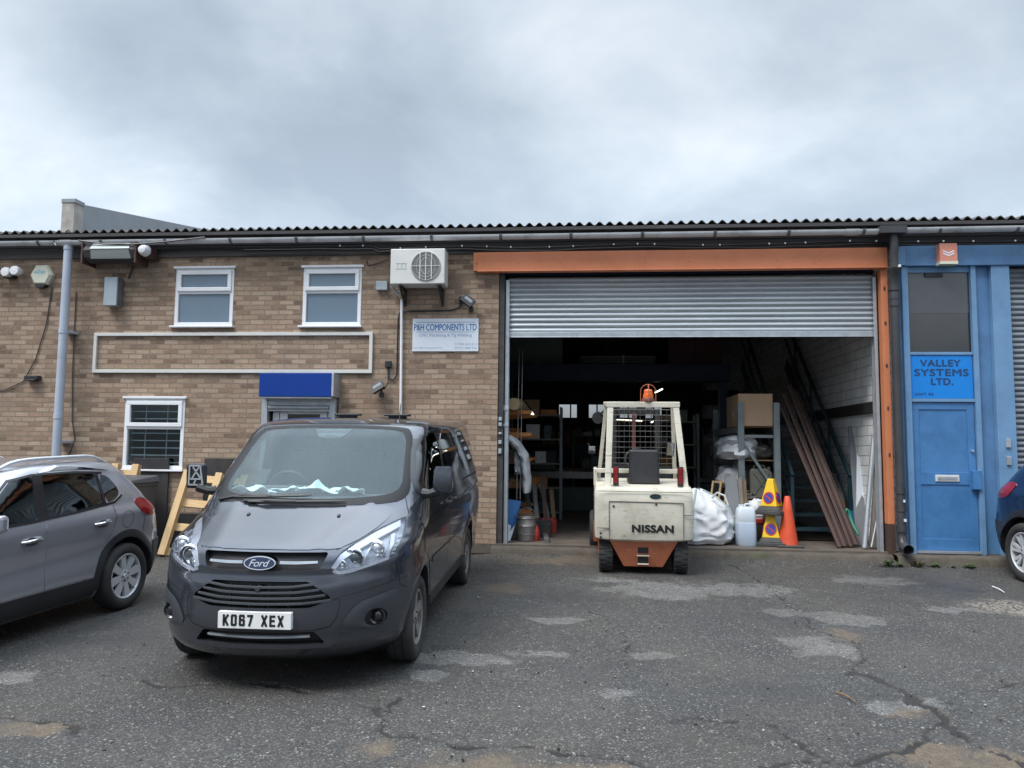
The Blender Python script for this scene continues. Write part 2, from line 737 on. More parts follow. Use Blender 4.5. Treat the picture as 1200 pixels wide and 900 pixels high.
def brick_mat():
    t = NT('brown_stock_brick')
    tc = t.coord()
    sep = t.n('ShaderNodeSeparateXYZ')
    t.l(tc, sep.inputs[0])
    # slight wander of the courses
    wob = t.noise(tc, 2.2, 3)
    cmb = t.n('ShaderNodeCombineXYZ')
    xy = t.math('ADD', sep.outputs[0], sep.outputs[1])
    t.l(t.math('ADD', xy, t.rng(t.noise(tc, 9, 2), .3, .7, -.004, .004)), cmb.inputs[0])
    t.l(t.math('ADD', sep.outputs[2], t.rng(wob, .3, .7, -.006, .006)), cmb.inputs[1])

    def br(off):
        b = t.n('ShaderNodeTexBrick')
        b.offset = .5
        for k, x in (('Scale', 1), ('Mortar Size', .0085), ('Mortar Smooth', .2), ('Bias', 0), ('Brick Width', .225), ('Row Height', .075)):
            b.inputs[k].default_value = x
        b.inputs['Color1'].default_value = (0, 0, 0, 1)
        b.inputs['Color2'].default_value = (1, 1, 1, 1)
        b.inputs['Mortar'].default_value = (.5, .5, .5, 1)
        t.l(cmb.outputs[0], b.inputs['Vector'])
        return b
    b = br(0)
    fine = t.noise(tc, 55, 6, .7)
    patchy = t.noise(tc, 1.1, 4, .6)
    idx = t.math('ADD', b.outputs['Color'], t.rng(patchy, .3, .7, -.12, .12))
    col = t.ramp(idx, [(0.0, (.20, .127, .092)), (.10, (.27, .178, .126)), (.28, (.37, .252, .176)), (.55, (.465, .333, .236)), (.8, (.53, .395, .288)), (1.0, (.42, .270, .192))])
    col = t.mix(t.rng(fine, .3, .75, 0, .55), col, (.15, .105, .075), 'MIX')
    streak = t.noise(t.coord((14, 14, 40)), 1, 4, .6)
    col = t.mix(t.rng(streak, .52, .75, 0, .5), col, (.52, .40, .29))
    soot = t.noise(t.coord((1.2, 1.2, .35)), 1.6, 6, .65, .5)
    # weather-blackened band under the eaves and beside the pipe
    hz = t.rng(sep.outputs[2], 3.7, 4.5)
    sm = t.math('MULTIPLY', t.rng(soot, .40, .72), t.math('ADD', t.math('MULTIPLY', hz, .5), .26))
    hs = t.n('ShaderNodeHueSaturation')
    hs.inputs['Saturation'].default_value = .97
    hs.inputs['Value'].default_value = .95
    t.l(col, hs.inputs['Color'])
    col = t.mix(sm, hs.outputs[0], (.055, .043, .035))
    mort = t.mix(t.rng(fine, .35, .65), (.18, .142, .106), (.31, .25, .19))
    col = t.mix(t.rng(b.outputs['Fac'], 0.1, .9), col, mort)
    h = t.math('ADD', t.math('MULTIPLY', b.outputs['Fac'], -1.0), t.math('MULTIPLY', fine, .5))
    t.bsdf(Base_Color=col, Roughness=.9, Specular_IOR_Level=.25, Normal=t.bump(h, .9, .014))
    return t.m


def block_mat():
    t = NT('white_painted_blockwork')
    tc = t.coord()
    sep = t.n('ShaderNodeSeparateXYZ')
    t.l(tc, sep.inputs[0])
    cmb = t.n('ShaderNodeCombineXYZ')
    t.l(t.math('ADD', sep.outputs[0], sep.outputs[1]), cmb.inputs[0])
    t.l(sep.outputs[2], cmb.inputs[1])
    b = t.n('ShaderNodeTexBrick')
    b.offset = .5
    for k, x in (('Scale', 1), ('Mortar Size', .012), ('Mortar Smooth', .6), ('Brick Width', .44), ('Row Height', .148)):
        b.inputs[k].default_value = x
    t.l(cmb.outputs[0], b.inputs['Vector'])
    f = t.noise(tc, 3, 6, .65, .3)
    col = t.mix(t.rng(f, .35, .7), (.80, .79, .78), (.58, .57, .56))
    col = t.mix(t.math('MULTIPLY', b.outputs['Fac'], .45), col, (.16, .155, .15))
    t.bsdf(Base_Color=col, Roughness=.8, Normal=t.bump(t.math('MULTIPLY', b.outputs['Fac'], -1), .5, .01))
    return t.m


def glass_mat(name, tint=(.75, .82, .82), refl=.06, gcol=(.9, .95, 1), rough=0.0, dust=0.0, mul=1.7):
    t = NT(name)
    lw = t.n('ShaderNodeLayerWeight')
    lw.inputs['Blend'].default_value = .5
    tr = t.n('ShaderNodeBsdfTransparent')
    tr.inputs[0].default_value = (*tint, 1)
    gl = t.n('ShaderNodeBsdfGlossy')
    gl.inputs['Color'].default_value = (*gcol, 1)
    gl.inputs['Roughness'].default_value = rough
    fr = t.math('ADD', t.math('MULTIPLY', t.math('POWER', lw.outputs['Facing'], 5.0), .96), .04)
    fac = t.math('ADD', t.math('MULTIPLY', fr, mul), refl)
    mx = t.n('ShaderNodeMixShader')
    t.l(fac, mx.inputs[0])
    t.l(tr.outputs[0], mx.inputs[1])
    t.l(gl.outputs[0], mx.inputs[2])
    last = mx
    if dust:
        df = t.n('ShaderNodeBsdfDiffuse')
        df.inputs[0].default_value = (.42, .45, .46, 1)
        m2 = t.n('ShaderNodeMixShader')
        t.l(t.rng(t.noise(t.coord(), 3, 5), .3, .7, dust * .7, dust * 1.2), m2.inputs[0])
        t.l(mx.outputs[0], m2.inputs[1])
        t.l(df.outputs[0], m2.inputs[2])
        last = m2
    t.l(last.outputs[0], t.out.inputs[0])
    return t.m


def emit_mat(name, col, s):
    t = NT(name)
    e = t.n('ShaderNodeEmission')
    e.inputs[0].default_value = (*col, 1)
    e.inputs[1].default_value = s
    t.l(e.outputs[0], t.out.inputs[0])
    return t.m


def paint_mat(name, col, flake=.55, rough=.38, dirt=.5, dcol=(.115, .10, .085), zlo=.25, zhi=.9):
    """car paint: metallic base under lacquer, road dust low on the sides"""
    t = NT(name)
    tc = t.coord()
    sep = t.n('ShaderNodeSeparateXYZ')
    t.l(tc, sep.inputs[0])
    n1 = t.noise(tc, 2.3, 6, .65, .3)
    n2 = t.noise(t.coord((3, 3, 1)), 6, 6, .7)
    z = t.rng(sep.outputs[2], zlo, zhi, 1, 0)
    d = t.math('MULTIPLY', t.math('MULTIPLY', z, t.rng(n1, .15, .9)), dirt)
    d = t.math('ADD', d, t.rng(n2, .5, .85, 0, .03))
    c = t.mix(d, col, dcol)
    m = t.math('SUBTRACT', flake, t.math('MULTIPLY', d, flake))
    r = t.math('ADD', t.math('MULTIPLY', d, .35), rough)
    cw = t.math('SUBTRACT', .9, d)
    t.bsdf(Base_Color=c, Metallic=m, Roughness=r, Coat_Weight=cw, Coat_Roughness=t.rng(n2, .3, .7, .02, .10))
    return t.m


def ground_mat():
    t = NT('worn_asphalt')
    tc = t.coord()

    def attr(nm):
        a = t.n('ShaderNodeAttribute')
        a.attribute_name = nm
        return a.outputs['Fac']
    big = t.noise(tc, .55, 6, .65, .4)
    mid = t.noise(tc, 3.2, 7, .68, .2)
    fin = t.noise(tc, 26, 5, .7)
    vo = t.n('ShaderNodeTexVoronoi')
    vo.inputs['Scale'].default_value = 95
    t.l(tc, vo.inputs['Vector'])
    sp = t.n('ShaderNodeSeparateColor')
    t.l(vo.outputs['Color'], sp.inputs[0])
    vo2 = t.n('ShaderNodeTexVoronoi')
    vo2.inputs['Scale'].default_value = 42
    t.l(tc, vo2.inputs['Vector'])
    sp2 = t.n('ShaderNodeSeparateColor')
    t.l(vo2.outputs['Color'], sp2.inputs[0])
    base = t.mix(t.rng(big, .38, .62), (.038, .037, .036), (.094, .089, .082))
    base = t.mix(t.rng(mid, .3, .7, 0, .75), base, (.064, .061, .057))
    stone = t.ramp(sp.outputs[0], [(0, (.018, .018, .019)), (.30, (.042, .041, .041)), (.62, (.088, .085, .081)), (.86, (.18, .172, .16)), (1, (.36, .345, .31))])
    base = t.mix(.62, base, t.mix(1.0, base, t.mix(.4, stone, (.20, .20, .20)), 'OVERLAY'))
    base = t.mix(t.rng(sp.outputs[1], .55, .95, .15, .55), base, stone)
    chips = t.math('MULTIPLY', t.rng(sp2.outputs[0], .93, .99), t.rng(vo2.outputs['Distance'], .25, .45, 1, 0))
    base = t.mix(t.math('MULTIPLY', chips, .7), base, (.34, .32, .28))
    # worn smooth, paler places; soil in the hollows; gravel; open cracks
    pale = t.math('MULTIPLY', t.rng(t.math('ADD', attr('pale'), t.rng(t.noise(tc, 3.6, 9, .74, .6), .25, .75, -.62, .62)), .50, .78), t.rng(t.noise(tc, 15, 6, .7, .3), .30, .62, .35, 1.0))
    base = t.mix(t.math('MULTIPLY', pale, .85), base, t.mix(.55, t.mix(t.rng(fin, .3, .7), (.25, .24, .225), (.16, .154, .146)), stone))
    soil = t.rng(t.math('ADD', attr('soil'), t.rng(t.noise(tc, 4.2, 9, .74, .5), .25, .75, -.6, .6)), .42, 1.0)
    base = t.mix(t.math('MULTIPLY', soil, .72), base, t.mix(t.rng(fin, .35, .65), (.165, .122, .080), (.09, .069, .048)))
    grav = attr('gravel')
    base = t.mix(t.math('MULTIPLY', grav, t.rng(sp2.outputs[1], .2, .6)), base, t.mix(sp2.outputs[2], (.11, .09, .07), (.34, .30, .25)))
    oil = t.rng(t.noise(tc, 1.9, 8, .7, .8), .60, .72)
    base = t.mix(t.math('MULTIPLY', oil, .5), base, (.034, .033, .033))
    warm = t.rng(t.noise(tc, .9, 6, .7, .4), .45, .70)
    base = t.mix(t.math('MULTIPLY', warm, .35), base, (.085, .071, .056))
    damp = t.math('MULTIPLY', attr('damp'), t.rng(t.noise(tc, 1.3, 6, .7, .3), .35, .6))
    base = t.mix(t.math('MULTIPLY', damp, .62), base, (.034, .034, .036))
    crack = t.rng(t.math('ADD', attr('crack'), t.rng(fin, .3, .7, -.15, .15)), .22, .5)
    base = t.mix(crack, base, (.022, .020, .019))
    rgh = t.rng(mid, .3, .7, .72, .92)
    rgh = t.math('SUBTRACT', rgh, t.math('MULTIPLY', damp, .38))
    h = t.math('ADD', t.math('MULTIPLY', vo.outputs['Distance'], -.6), t.math('MULTIPLY', fin, .8))
    t.bsdf(Base_Color=base, Roughness=rgh, Specular_IOR_Level=.42, Normal=t.bump(h, .75, .011))
    return t.m


def wood_mat(name, c1, c2, axis='x', knots=True):
    t = NT(name)
    s = {'x': (1.2, 22, 22), 'y': (22, 1.2, 22), 'z': (22, 22, 1.2)}[axis]
    v = t.coord(s)
    f = t.noise(v, 1.0, 6, .65, 1.2)
    g = t.noise(t.coord(), 5, 6, .7)
    col = t.mix(t.rng(f, .35, .68), c1, c2)
    col = t.mix(t.rng(g, .55, .8, 0, .5), col, tuple(x * .45 for x in c2))
    t.bsdf(Base_Color=col, Roughness=.8, Normal=t.bump(f, .25, .006))
    return t.m


def concrete_mat():
    t = NT('stained_concrete')
    tc = t.coord()
    f = t.noise(tc, 3, 8, .7, .4)
    g = t.noise(tc, 40, 5, .7)
    col = t.mix(t.rng(f, .35, .7), (.115, .096, .074), (.048, .041, .032))
    col = t.mix(t.rng(g, .4, .75, 0, .5), col, (.06, .052, .045))
    m = t.noise(tc, 1.6, 6, .7)
    col = t.mix(t.rng(m, .56, .7, 0, .55), col, (.075, .085, .04))
    t.bsdf(Base_Color=col, Roughness=.92, Normal=t.bump(t.math('ADD', f, g), .6, .012))
    return t.m


M = {}
M['brick'] = brick_mat()
M['block'] = block_mat()
M['concrete'] = concrete_mat()
M['ground'] = ground_mat()
M['roof'] = pm('weathered_fibre_cement', (.060, .055, .052), (.105, .10, .092), .9, sc=3, bump=.5, bsc=40, grime=.7, gcol=(.028, .026, .022))
M['fascia'] = pm('old_dark_boarding', (.030, .029, .032), (.060, .055, .054), .75, sc=2, stretch=(.4, 4, 6), bump=.35, bsc=20, grime=.6, gcol=(.10, .085, .07), gth=.56)
M['gutter'] = pm('grey_plastic_gutter', (.62, .63, .65), (.52, .53, .545), .5, sc=2.5, grime=.45, gth=.5)
M['gutterdark'] = pm('grimy_gutter_clip', (.16, .16, .17), (.09, .09, .095), .6, sc=8)
M['pipe'] = pm('blue_grey_plastic_pipe', (.42, .47, .55), (.36, .40, .47), .45, sc=2, grime=.25, gth=.56)
M['blackpipe'] = pm('black_plastic_pipe', (.035, .036, .040), (.05, .051, .056), .45, grime=.2, gcol=(.14, .13, .12))
M['upvc'] = pm('white_upvc', (.78, .79, .81), (.72, .73, .75), .32, sc=2, grime=.14, gcol=(.3, .28, .25), gth=.55)
M['film'] = pm('frosted_window_film', (.125, .180, .235), (.145, .20, .255), .12, sc=1.2, coat=.6)
M['darkglass'] = pm('dark_window_glass', (.012, .014, .017), (.02, .022, .025), .06, sc=2, coat=1, rvar=.03)
M['wglass'] = glass_mat('window_glass', (.80, .86, .87), .0)
M['galv'] = pm('galvanised_steel', (.50, .53, .56), (.38, .41, .44), .42, .55, sc=7, grime=.25, gcol=(.16, .15, .14), gth=.55)
M['slat'] = pm('galvanised_shutter_slat', (.47, .505, .525), (.39, .42, .445), .42, .45, sc=2, stretch=(.5, 4, 4), grime=.25, gcol=(.2, .19, .18), gth=.55)
M['slatold'] = pm('dull_weathered_shutter_slat', (.25, .275, .30), (.19, .21, .235), .6, .3, sc=2, stretch=(.7, 4, 2), grime=.45, gcol=(.09, .09, .09))
M['orange'] = pm('faded_orange_paint', (.62, .215, .10), (.55, .185, .08), .5, sc=1.5, grime=.22, gcol=(.35, .12, .06), gth=.5, rust=((.16, .07, .04), 9, .70))
M['blue'] = pm('faded_blue_paint', (.100, .225, .415), (.080, .185, .345), .48, sc=2, grime=.45, gcol=(.05, .10, .19), gth=.48, rust=((.10, .075, .06), 8, .70))
M['bluelight'] = pm('chalky_blue_paint', (.155, .295, .475), (.125, .245, .405), .55, sc=2, grime=.4, gcol=(.07, .14, .25), rust=((.11, .08, .065), 8, .70))
M['bluedoor'] = pm('blue_gloss_door_paint', (.068, .205, .435), (.054, .170, .37), .36, sc=2.2, grime=.55, gcol=(.032, .105, .24), gth=.46, rust=((.07, .075, .08), 7, .71), bump=.08, bsc=8)
M['signblue'] = pm('bright_blue_sign_panel', (.004, .215, .66), (.004, .20, .62), .35, sc=2, grime=.1, gcol=(.01, .12, .4))
M['navy'] = pm('dark_blue_lettering', (.012, .05, .16), (.012, .05, .15), .5)
M['royal'] = pm('royal_blue_metal', (.003, .040, .26), (.003, .036, .23), .5, spec=.25, sc=2, grime=.12, gcol=(.03, .04, .15))
M['white'] = pm('white_sign_board', (.70, .74, .80), (.66, .70, .76), .4, sc=2, grime=.08, gcol=(.4, .4, .42))
M['signink'] = pm('blue_sign_ink', (.045, .18, .42), (.045, .17, .40), .5)
M['signpale'] = pm('pale_blue_sign_ink', (.28, .40, .58), (.27, .38, .55), .5)
M['accream'] = pm('stained_cream_casing', (.64, .64, .61), (.57, .57, .545), .45, sc=3, grime=.5, gcol=(.20, .19, .17), gth=.57, gsc=4)
M['fan'] = pm('grey_fan_mesh', (.16, .16, .16), (.12, .12, .12), .6)
M['black'] = pm('black_plastic', (.018, .018, .02), (.026, .026, .028), .45)
M['blackgloss'] = pm('gloss_black_trim', (.010, .010, .012), (.014, .014, .016), .25, coat=.2, rvar=.05)
M['rubber'] = pm('tyre_rubber', (.020, .020, .021), (.034, .033, .032), .85, sc=6, bump=.2, bsc=60, grime=.5, gcol=(.075, .068, .06))
M['alloy'] = pm('silver_alloy_wheel', (.68, .69, .71), (.60, .61, .63), .35, .4, sc=4, grime=.3, gcol=(.20, .18, .16), gth=.52)
M['dirtyalloy'] = pm('brake_dust_alloy_wheel', (.27, .25, .235), (.19, .175, .16), .6, .35, sc=5, grime=.6, gcol=(.12, .095, .075), gth=.48)
M['chrome'] = pm('bright_chrome', (.78, .79, .80), (.74, .75, .76), .10, 1.0, rvar=.05)
M['lampchrome'] = pm('headlight_reflector', (.66, .67, .70), (.56, .57, .60), .25, .55, sc=14)
M['lampbezel'] = pm('headlight_bright_bezel', (.42, .44, .47), (.30, .32, .35), .28, .35, sc=18)
M['lampgrey'] = pm('headlight_inner_bezel', (.52, .54, .57), (.42, .44, .47), .3, .4, sc=14)
M['lens'] = glass_mat('clear_lamp_lens', (.90, .91, .93), .01, mul=.5)
M['screen'] = glass_mat('tinted_windscreen', (.84, .92, .92), .0, (.92, .97, 1.0), 0.0, dust=.025, mul=.85)
M['carglass'] = glass_mat('tinted_side_glass', (.62, .68, .68), .05, (.9, .95, 1), 0.0, mul=1.1)
M['privacy'] = pm('dark_privacy_glass', (.008, .009, .011), (.010, .011, .013), .04, coat=1, rvar=.02)
M['vanpaint'] = paint_mat('dark_grey_metallic_paint', (.066, .073, .090), .72, .17, .32)
M['vanplastic'] = pm('grey_bumper_plastic', (.042, .047, .055), (.036, .040, .047), .5, sc=4, grime=.25, gcol=(.11, .10, .09))
M['silverpaint'] = paint_mat('mid_grey_metallic_paint', (.43, .43, .465), .56, .20, .16)
M['bluepaint'] = paint_mat('navy_metallic_paint', (.012, .032, .085), .35, .32, .4)
M['redlens'] = pm('red_lamp_lens', (.28, .008, .011), (.20, .006, .008), .12, coat=1, rvar=.05)
M['plate'] = pm('white_number_plate', (.78, .78, .76), (.72, .72, .70), .3, sc=8, grime=.2, gcol=(.4, .38, .35))
M['ink'] = pm('black_ink', (.012, .012, .013), (.015, .015, .016), .5)
M['seat'] = pm('dark_seat_fabric', (.035, .037, .042), (.05, .052, .058), .85, bump=.2, bsc=120)
M['dash'] = pm('grey_dashboard_plastic', (.055, .057, .06), (.075, .077, .08), .7)
M['paper'] = pm('crumpled_white_paper', (.80, .82, .82), (.70, .73, .74), .8, sc=9)
M['fordblue'] = pm('dark_blue_enamel', (.006, .013, .055), (.005, .011, .045), .2, coat=.6)
M['cream'] = pm('chipped_cream_paint', (.66, .62, .52), (.57, .53, .435), .5, sc=3, grime=.5, gcol=(.26, .215, .15), gth=.50, gsc=2.6, rust=((.13, .085, .05), 5.5, .645), scratch=(.12, .10, .075))
M['ftorange'] = pm('scraped_orange_paint', (.50, .155, .075), (.38, .11, .055), .55, sc=3, grime=.5, gcol=(.15, .07, .05), gth=.5, rust=((.16, .12, .10), 7, .66), scratch=(.40, .34, .28))
M['ftdark'] = pm('oily_dark_steel', (.020, .019, .019), (.034, .030, .028), .6, sc=5)
M['fred'] = pm('dark_red_mast', (.16, .05, .04), (.10, .03, .025), .6)
M['beacon'] = pm('orange_beacon_lens', (.78, .16, .03), (.70, .13, .02), .25, coat=.8)
M['mesh'] = pm('dull_wire', (.20, .20, .19), (.13, .13, .12), .5, .6)
M['mirror'] = pm('mirror_glass', (.85, .87, .9), (.83, .85, .88), .03, 1.0, rvar=.02)
M['pine'] = wood_mat('new_pine_boards', (.60, .42, .22), (.47, .31, .15), 'x')
M['pinev'] = wood_mat('new_pine_bearers', (.62, .44, .24), (.47, .31, .15), 'z')
M['greywood'] = wood_mat('weathered_grey_timber', (.24, .215, .185), (.13, .115, .10), 'z')
M['brownwood'] = wood_mat('brown_timber', (.20, .13, .075), (.11, .07, .04), 'z')
M['board'] = pm('black_boarding', (.022, .021, .023), (.034, .032, .033), .7, sc=3, grime=.3, gcol=(.09, .075, .06))
M['bin'] = pm('dark_grey_bin_plastic', (.075, .078, .088), (.06, .063, .07), .5, sc=3)
M['rackgrey'] = pm('grey_green_racking', (.17, .20, .205), (.13, .155, .16), .5, sc=5, grime=.3)
M['rackorange'] = pm('orange_racking_beam', (.50, .20, .045), (.40, .15, .035), .55, grime=.35)
M['card'] = pm('cardboard', (.40, .265, .17), (.36, .235, .15), .85, sc=3, bump=.1, bsc=30)
M['cardside'] = M['card']
M['tarp'] = pm('pale_grey_sheeting', (.52, .53, .55), (.40, .41, .43), .55, sc=6, grime=.3, gcol=(.2, .19, .18))
M['bag'] = pm('white_woven_sack', (.74, .75, .76), (.66, .67, .68), .6, sc=6, bump=.15, bsc=160, grime=.22, gcol=(.32, .30, .28), gth=.55)
M['strap'] = pm('grey_green_webbing', (.42, .48, .47), (.36, .42, .41), .7)
M['drum'] = pm('milky_plastic', (.62, .68, .74), (.58, .64, .70), .4, sc=2)
M['drumlow'] = pm('milky_plastic_with_liquid', (.46, .54, .64), (.42, .50, .60), .4, sc=2)
M['jerry'] = pm('olive_drab_can', (.13, .13, .105), (.10, .10, .08), .5, sc=5, grime=.3)
M['cone'] = pm('orange_cone_plastic', (.66, .085, .03), (.58, .07, .025), .5, sc=5, grime=.3, gcol=(.2, .05, .03))
M['yellow'] = pm('yellow_cone_plastic', (.78, .50, .02), (.72, .45, .015), .45, sc=5, grime=.2, gcol=(.3, .2, .05))
M['conebase'] = pm('black_cone_base', (.045, .045, .045), (.07, .068, .064), .8, sc=6)
M['signred'] = pm('red_sign_ring', (.50, .03, .03), (.45, .025, .025), .45)
M['signroyal'] = pm('blue_sign_disc', (.02, .055, .30), (.02, .05, .27), .45)
M['teal'] = pm('teal_blue_stair_paint', (.013, .044, .058), (.010, .034, .046), .5, sc=4, grime=.4)
M['redox'] = pm('red_oxide_steel', (.088, .045, .035), (.055, .030, .024), .65, sc=4, grime=.35, gcol=(.06, .035, .03))
M['darkgreen'] = pm('dark_machine_green', (.035, .06, .045), (.025, .042, .034), .5, grime=.3)
M['green'] = pm('green_hose_plastic', (.02, .19, .13), (.02, .16, .11), .45)
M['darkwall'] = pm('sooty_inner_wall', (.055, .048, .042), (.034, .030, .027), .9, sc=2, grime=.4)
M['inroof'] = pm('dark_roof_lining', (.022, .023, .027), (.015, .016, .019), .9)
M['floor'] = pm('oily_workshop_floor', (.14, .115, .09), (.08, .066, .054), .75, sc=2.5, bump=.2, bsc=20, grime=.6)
M['mezz'] = pm('dark_blue_beam_paint', (.014, .032, .075), (.012, .026, .06), .5)
M['maroon'] = pm('dark_red_cabinet_paint', (.09, .028, .03), (.07, .022, .024), .5)
M['palebox'] = pm('grey_panel', (.17, .18, .19), (.15, .155, .165), .6)
M['bluesheet'] = pm('blue_plastic_sheet', (.035, .17, .42), (.03, .14, .36), .5)
M['steel'] = pm('bare_steel', (.26, .25, .24), (.18, .17, .165), .42, .6, sc=5, grime=.3)
M['redpaint'] = pm('red_enamel', (.36, .03, .025), (.28, .025, .02), .4)
M['leaf'] = pm('weed_leaf', (.060, .095, .028), (.042, .070, .022), .6, sc=30)
M['drygrass'] = pm('dry_moss', (.14, .12, .05), (.10, .085, .04), .85, sc=30)
M['tube'] = emit_mat('lit_fluorescent_tube', (1.0, .93, .78), 1.6)
M['workbulb'] = emit_mat('lit_work_lamp', (1.0, .93, .78), 2.0)
M['alarm'] = pm('yellowed_alarm_plastic', (.66, .66, .54), (.60, .60, .49), .45, grime=.12, gcol=(.35, .33, .26))
M['aqua'] = pm('faded_aqua_ink', (.22, .45, .50), (.22, .43, .48), .5)
M['lampglass'] = pm('flood_lamp_glass', (.38, .41, .40), (.28, .305, .30), .12, sc=2, stretch=(.3, 6, 6), coat=.8)
M['boxgrey'] = pm('pale_blue_grey_enclosure', (.34, .40, .44), (.30, .355, .39), .45, grime=.15)
M['clip'] = pm('white_clip', (.75, .76, .78), (.7, .71, .73), .5)
M['salmon'] = pm('sun_faded_red_box', (.62, .22, .15), (.60, .27, .20), .5, sc=9)
M['tanroll'] = pm('tan_carpet_roll', (.40, .31, .18), (.32, .245, .14), .85)
M['parapet'] = pm('grey_sheet_flashing', (.30, .325, .345), (.265, .285, .305), .5, .2, sc=1.2, grime=.12)
M['frit'] = pm('matt_black_glass_border', (.018, .018, .02), (.022, .022, .024), .5, spec=.2)
M['uppane'] = pm('grey_painted_reflection', (.060, .066, .072), (.05, .055, .06), .15, coat=.5)  # grey reflection in the upper glass, put into the base colour
M['render'] = pm('peeling_white_render', (.42, .40, .37), (.28, .25, .22), .85, sc=5, grime=.5, gcol=(.22, .12, .09), gth=.5, gsc=5)
M['spotwhite'] = pm('white_spotlight_shell', (.74, .75, .77), (.66, .67, .69), .4)
M['lampclear'] = pm('frosted_lamp_face', (.22, .23, .25), (.18, .19, .20), .15, coat=.7)
# ------------------------------------------------------------------ vehicles
def wheel(parent, x, y, z, r, w, side, spokes, rimmat, rimr=.66, kind='split', tilt=0.0):
    """road wheel: tyre mesh with the rim as its child; side +1 faces +x"""
    t = MB()
    prof = [(rimr * r, w * .40), (rimr * r + .012, w * .46), (r * .80, w * .51), (r * .92, w * .49), (r * .975, w * .42), (r, w * .33), (r, w * .16)]
    prof += [(r - .008, w * .155), (r - .008, w * .135), (r, w * .13), (r, -w * .13), (r - .008, -w * .135), (r - .008, -w * .155), (r, -w * .16), (r, -w * .33), (r * .975, -w * .42), (r * .90, -w * .5), (rimr * r, -w * .42)]
    t.lathe([(a, b * side) for a, b in prof], 56, (x, y, z), 'x', cap=False)
    tyre = t.build('wheel', M['rubber'], parent, smooth=35)
    m = MB()
    rr = rimr * r
    f = w * .40 * side
    m.lathe([(rr + .004, f + .004 * side), (rr - .006, f + .008 * side), (rr - .018, f - .002 * side), (rr - .02, f - .10 * side), (rr - .02, -f)], 56, (x, y, z), 'x', cap=False)
    m.mat(1).lathe([(.001, f - .085 * side), (rr - .02, f - .085 * side)], 40, (x, y, z), 'x', cap=False)
    m.mat(0)
    hub = .062
    for k in range(spokes):
        a0 = 2 * PI * k / spokes + tilt
        pairs = [(-.16, .0), (.16, .0)] if kind == 'split' else [(0, 0)]
        for da, _ in pairs:
            wi, wo = (.016, .017) if kind == 'split' else (.028, .040)
            a1 = a0 + da * (1.0)
            ai = a0 + da * .55
            pi = Vector((0, math.cos(ai), math.sin(ai)))
            po = Vector((0, math.cos(a1), math.sin(a1)))
            ti, to = Vector((0, -pi.z, pi.y)), Vector((0, -po.z, po.y))
            c = Vector((x, y, z))
            A, B = hub * .7, rr - .012
            fi, fo = f - .012 * side, f - .002 * side
            P = []
            for (q, tt, rad, ww, ff) in ((pi, ti, A, wi, fi), (po, to, B, wo, fo)):
                for sg, dep in ((-1, 0), (1, 0), (1, -.03 * side), (-1, -.03 * side)):
                    P.append(c + q * rad + tt * ww * sg + Vector((ff + dep, 0, 0)))
            m.hexa([P[0], P[1], P[2], P[3], P[4], P[5], P[6], P[7]])
    m.lathe([(hub, f - .05 * side), (hub, f - .012 * side), (hub * .8, f - .004 * side), (.028, f - .004 * side), (.025, f + .002 * side), (.001, f + .002 * side)], 24, (x, y, z), 'x', cap=False)
    for k in range(5):
        a = 2 * PI * (k + .5) / 5
        m.mat(1).lathe([(.009, f - .012 * side), (.009, f + .001 * side), (.001, f + .002 * side)], 8, (x, y + .044 * math.cos(a), z + .044 * math.sin(a)), 'x', cap=False)
        m.mat(0)
    m.build('rim', [rimmat, M['ftdark']], tyre, smooth=35)
    return tyre


def strip_patch(mb, pts, w, bvh, view, top=.006, sink=.006, res=.03):
    """raised moulding along a line"""
    o = []
    n = len(pts)
    L_, R_ = [], []
    for i, p in enumerate(pts):
        a, b = pts[max(i - 1, 0)], pts[min(i + 1, n - 1)]
        dx, dy = b[0] - a[0], b[1] - a[1]
        l = math.hypot(dx, dy) or 1
        ww = w[i] if isinstance(w, (list, tuple)) else w
        L_.append((p[0] - dy / l * ww / 2, p[1] + dx / l * ww / 2))
        R_.append((p[0] + dy / l * ww / 2, p[1] - dx / l * ww / 2))
    return patch(mb, L_ + R_[::-1], bvh, view, top, sink, res)


def ell(cx, cy, a, b, n=28):
    return [(cx + a * math.cos(2 * PI * k / n), cy + b * math.sin(2 * PI * k / n)) for k in range(n)]


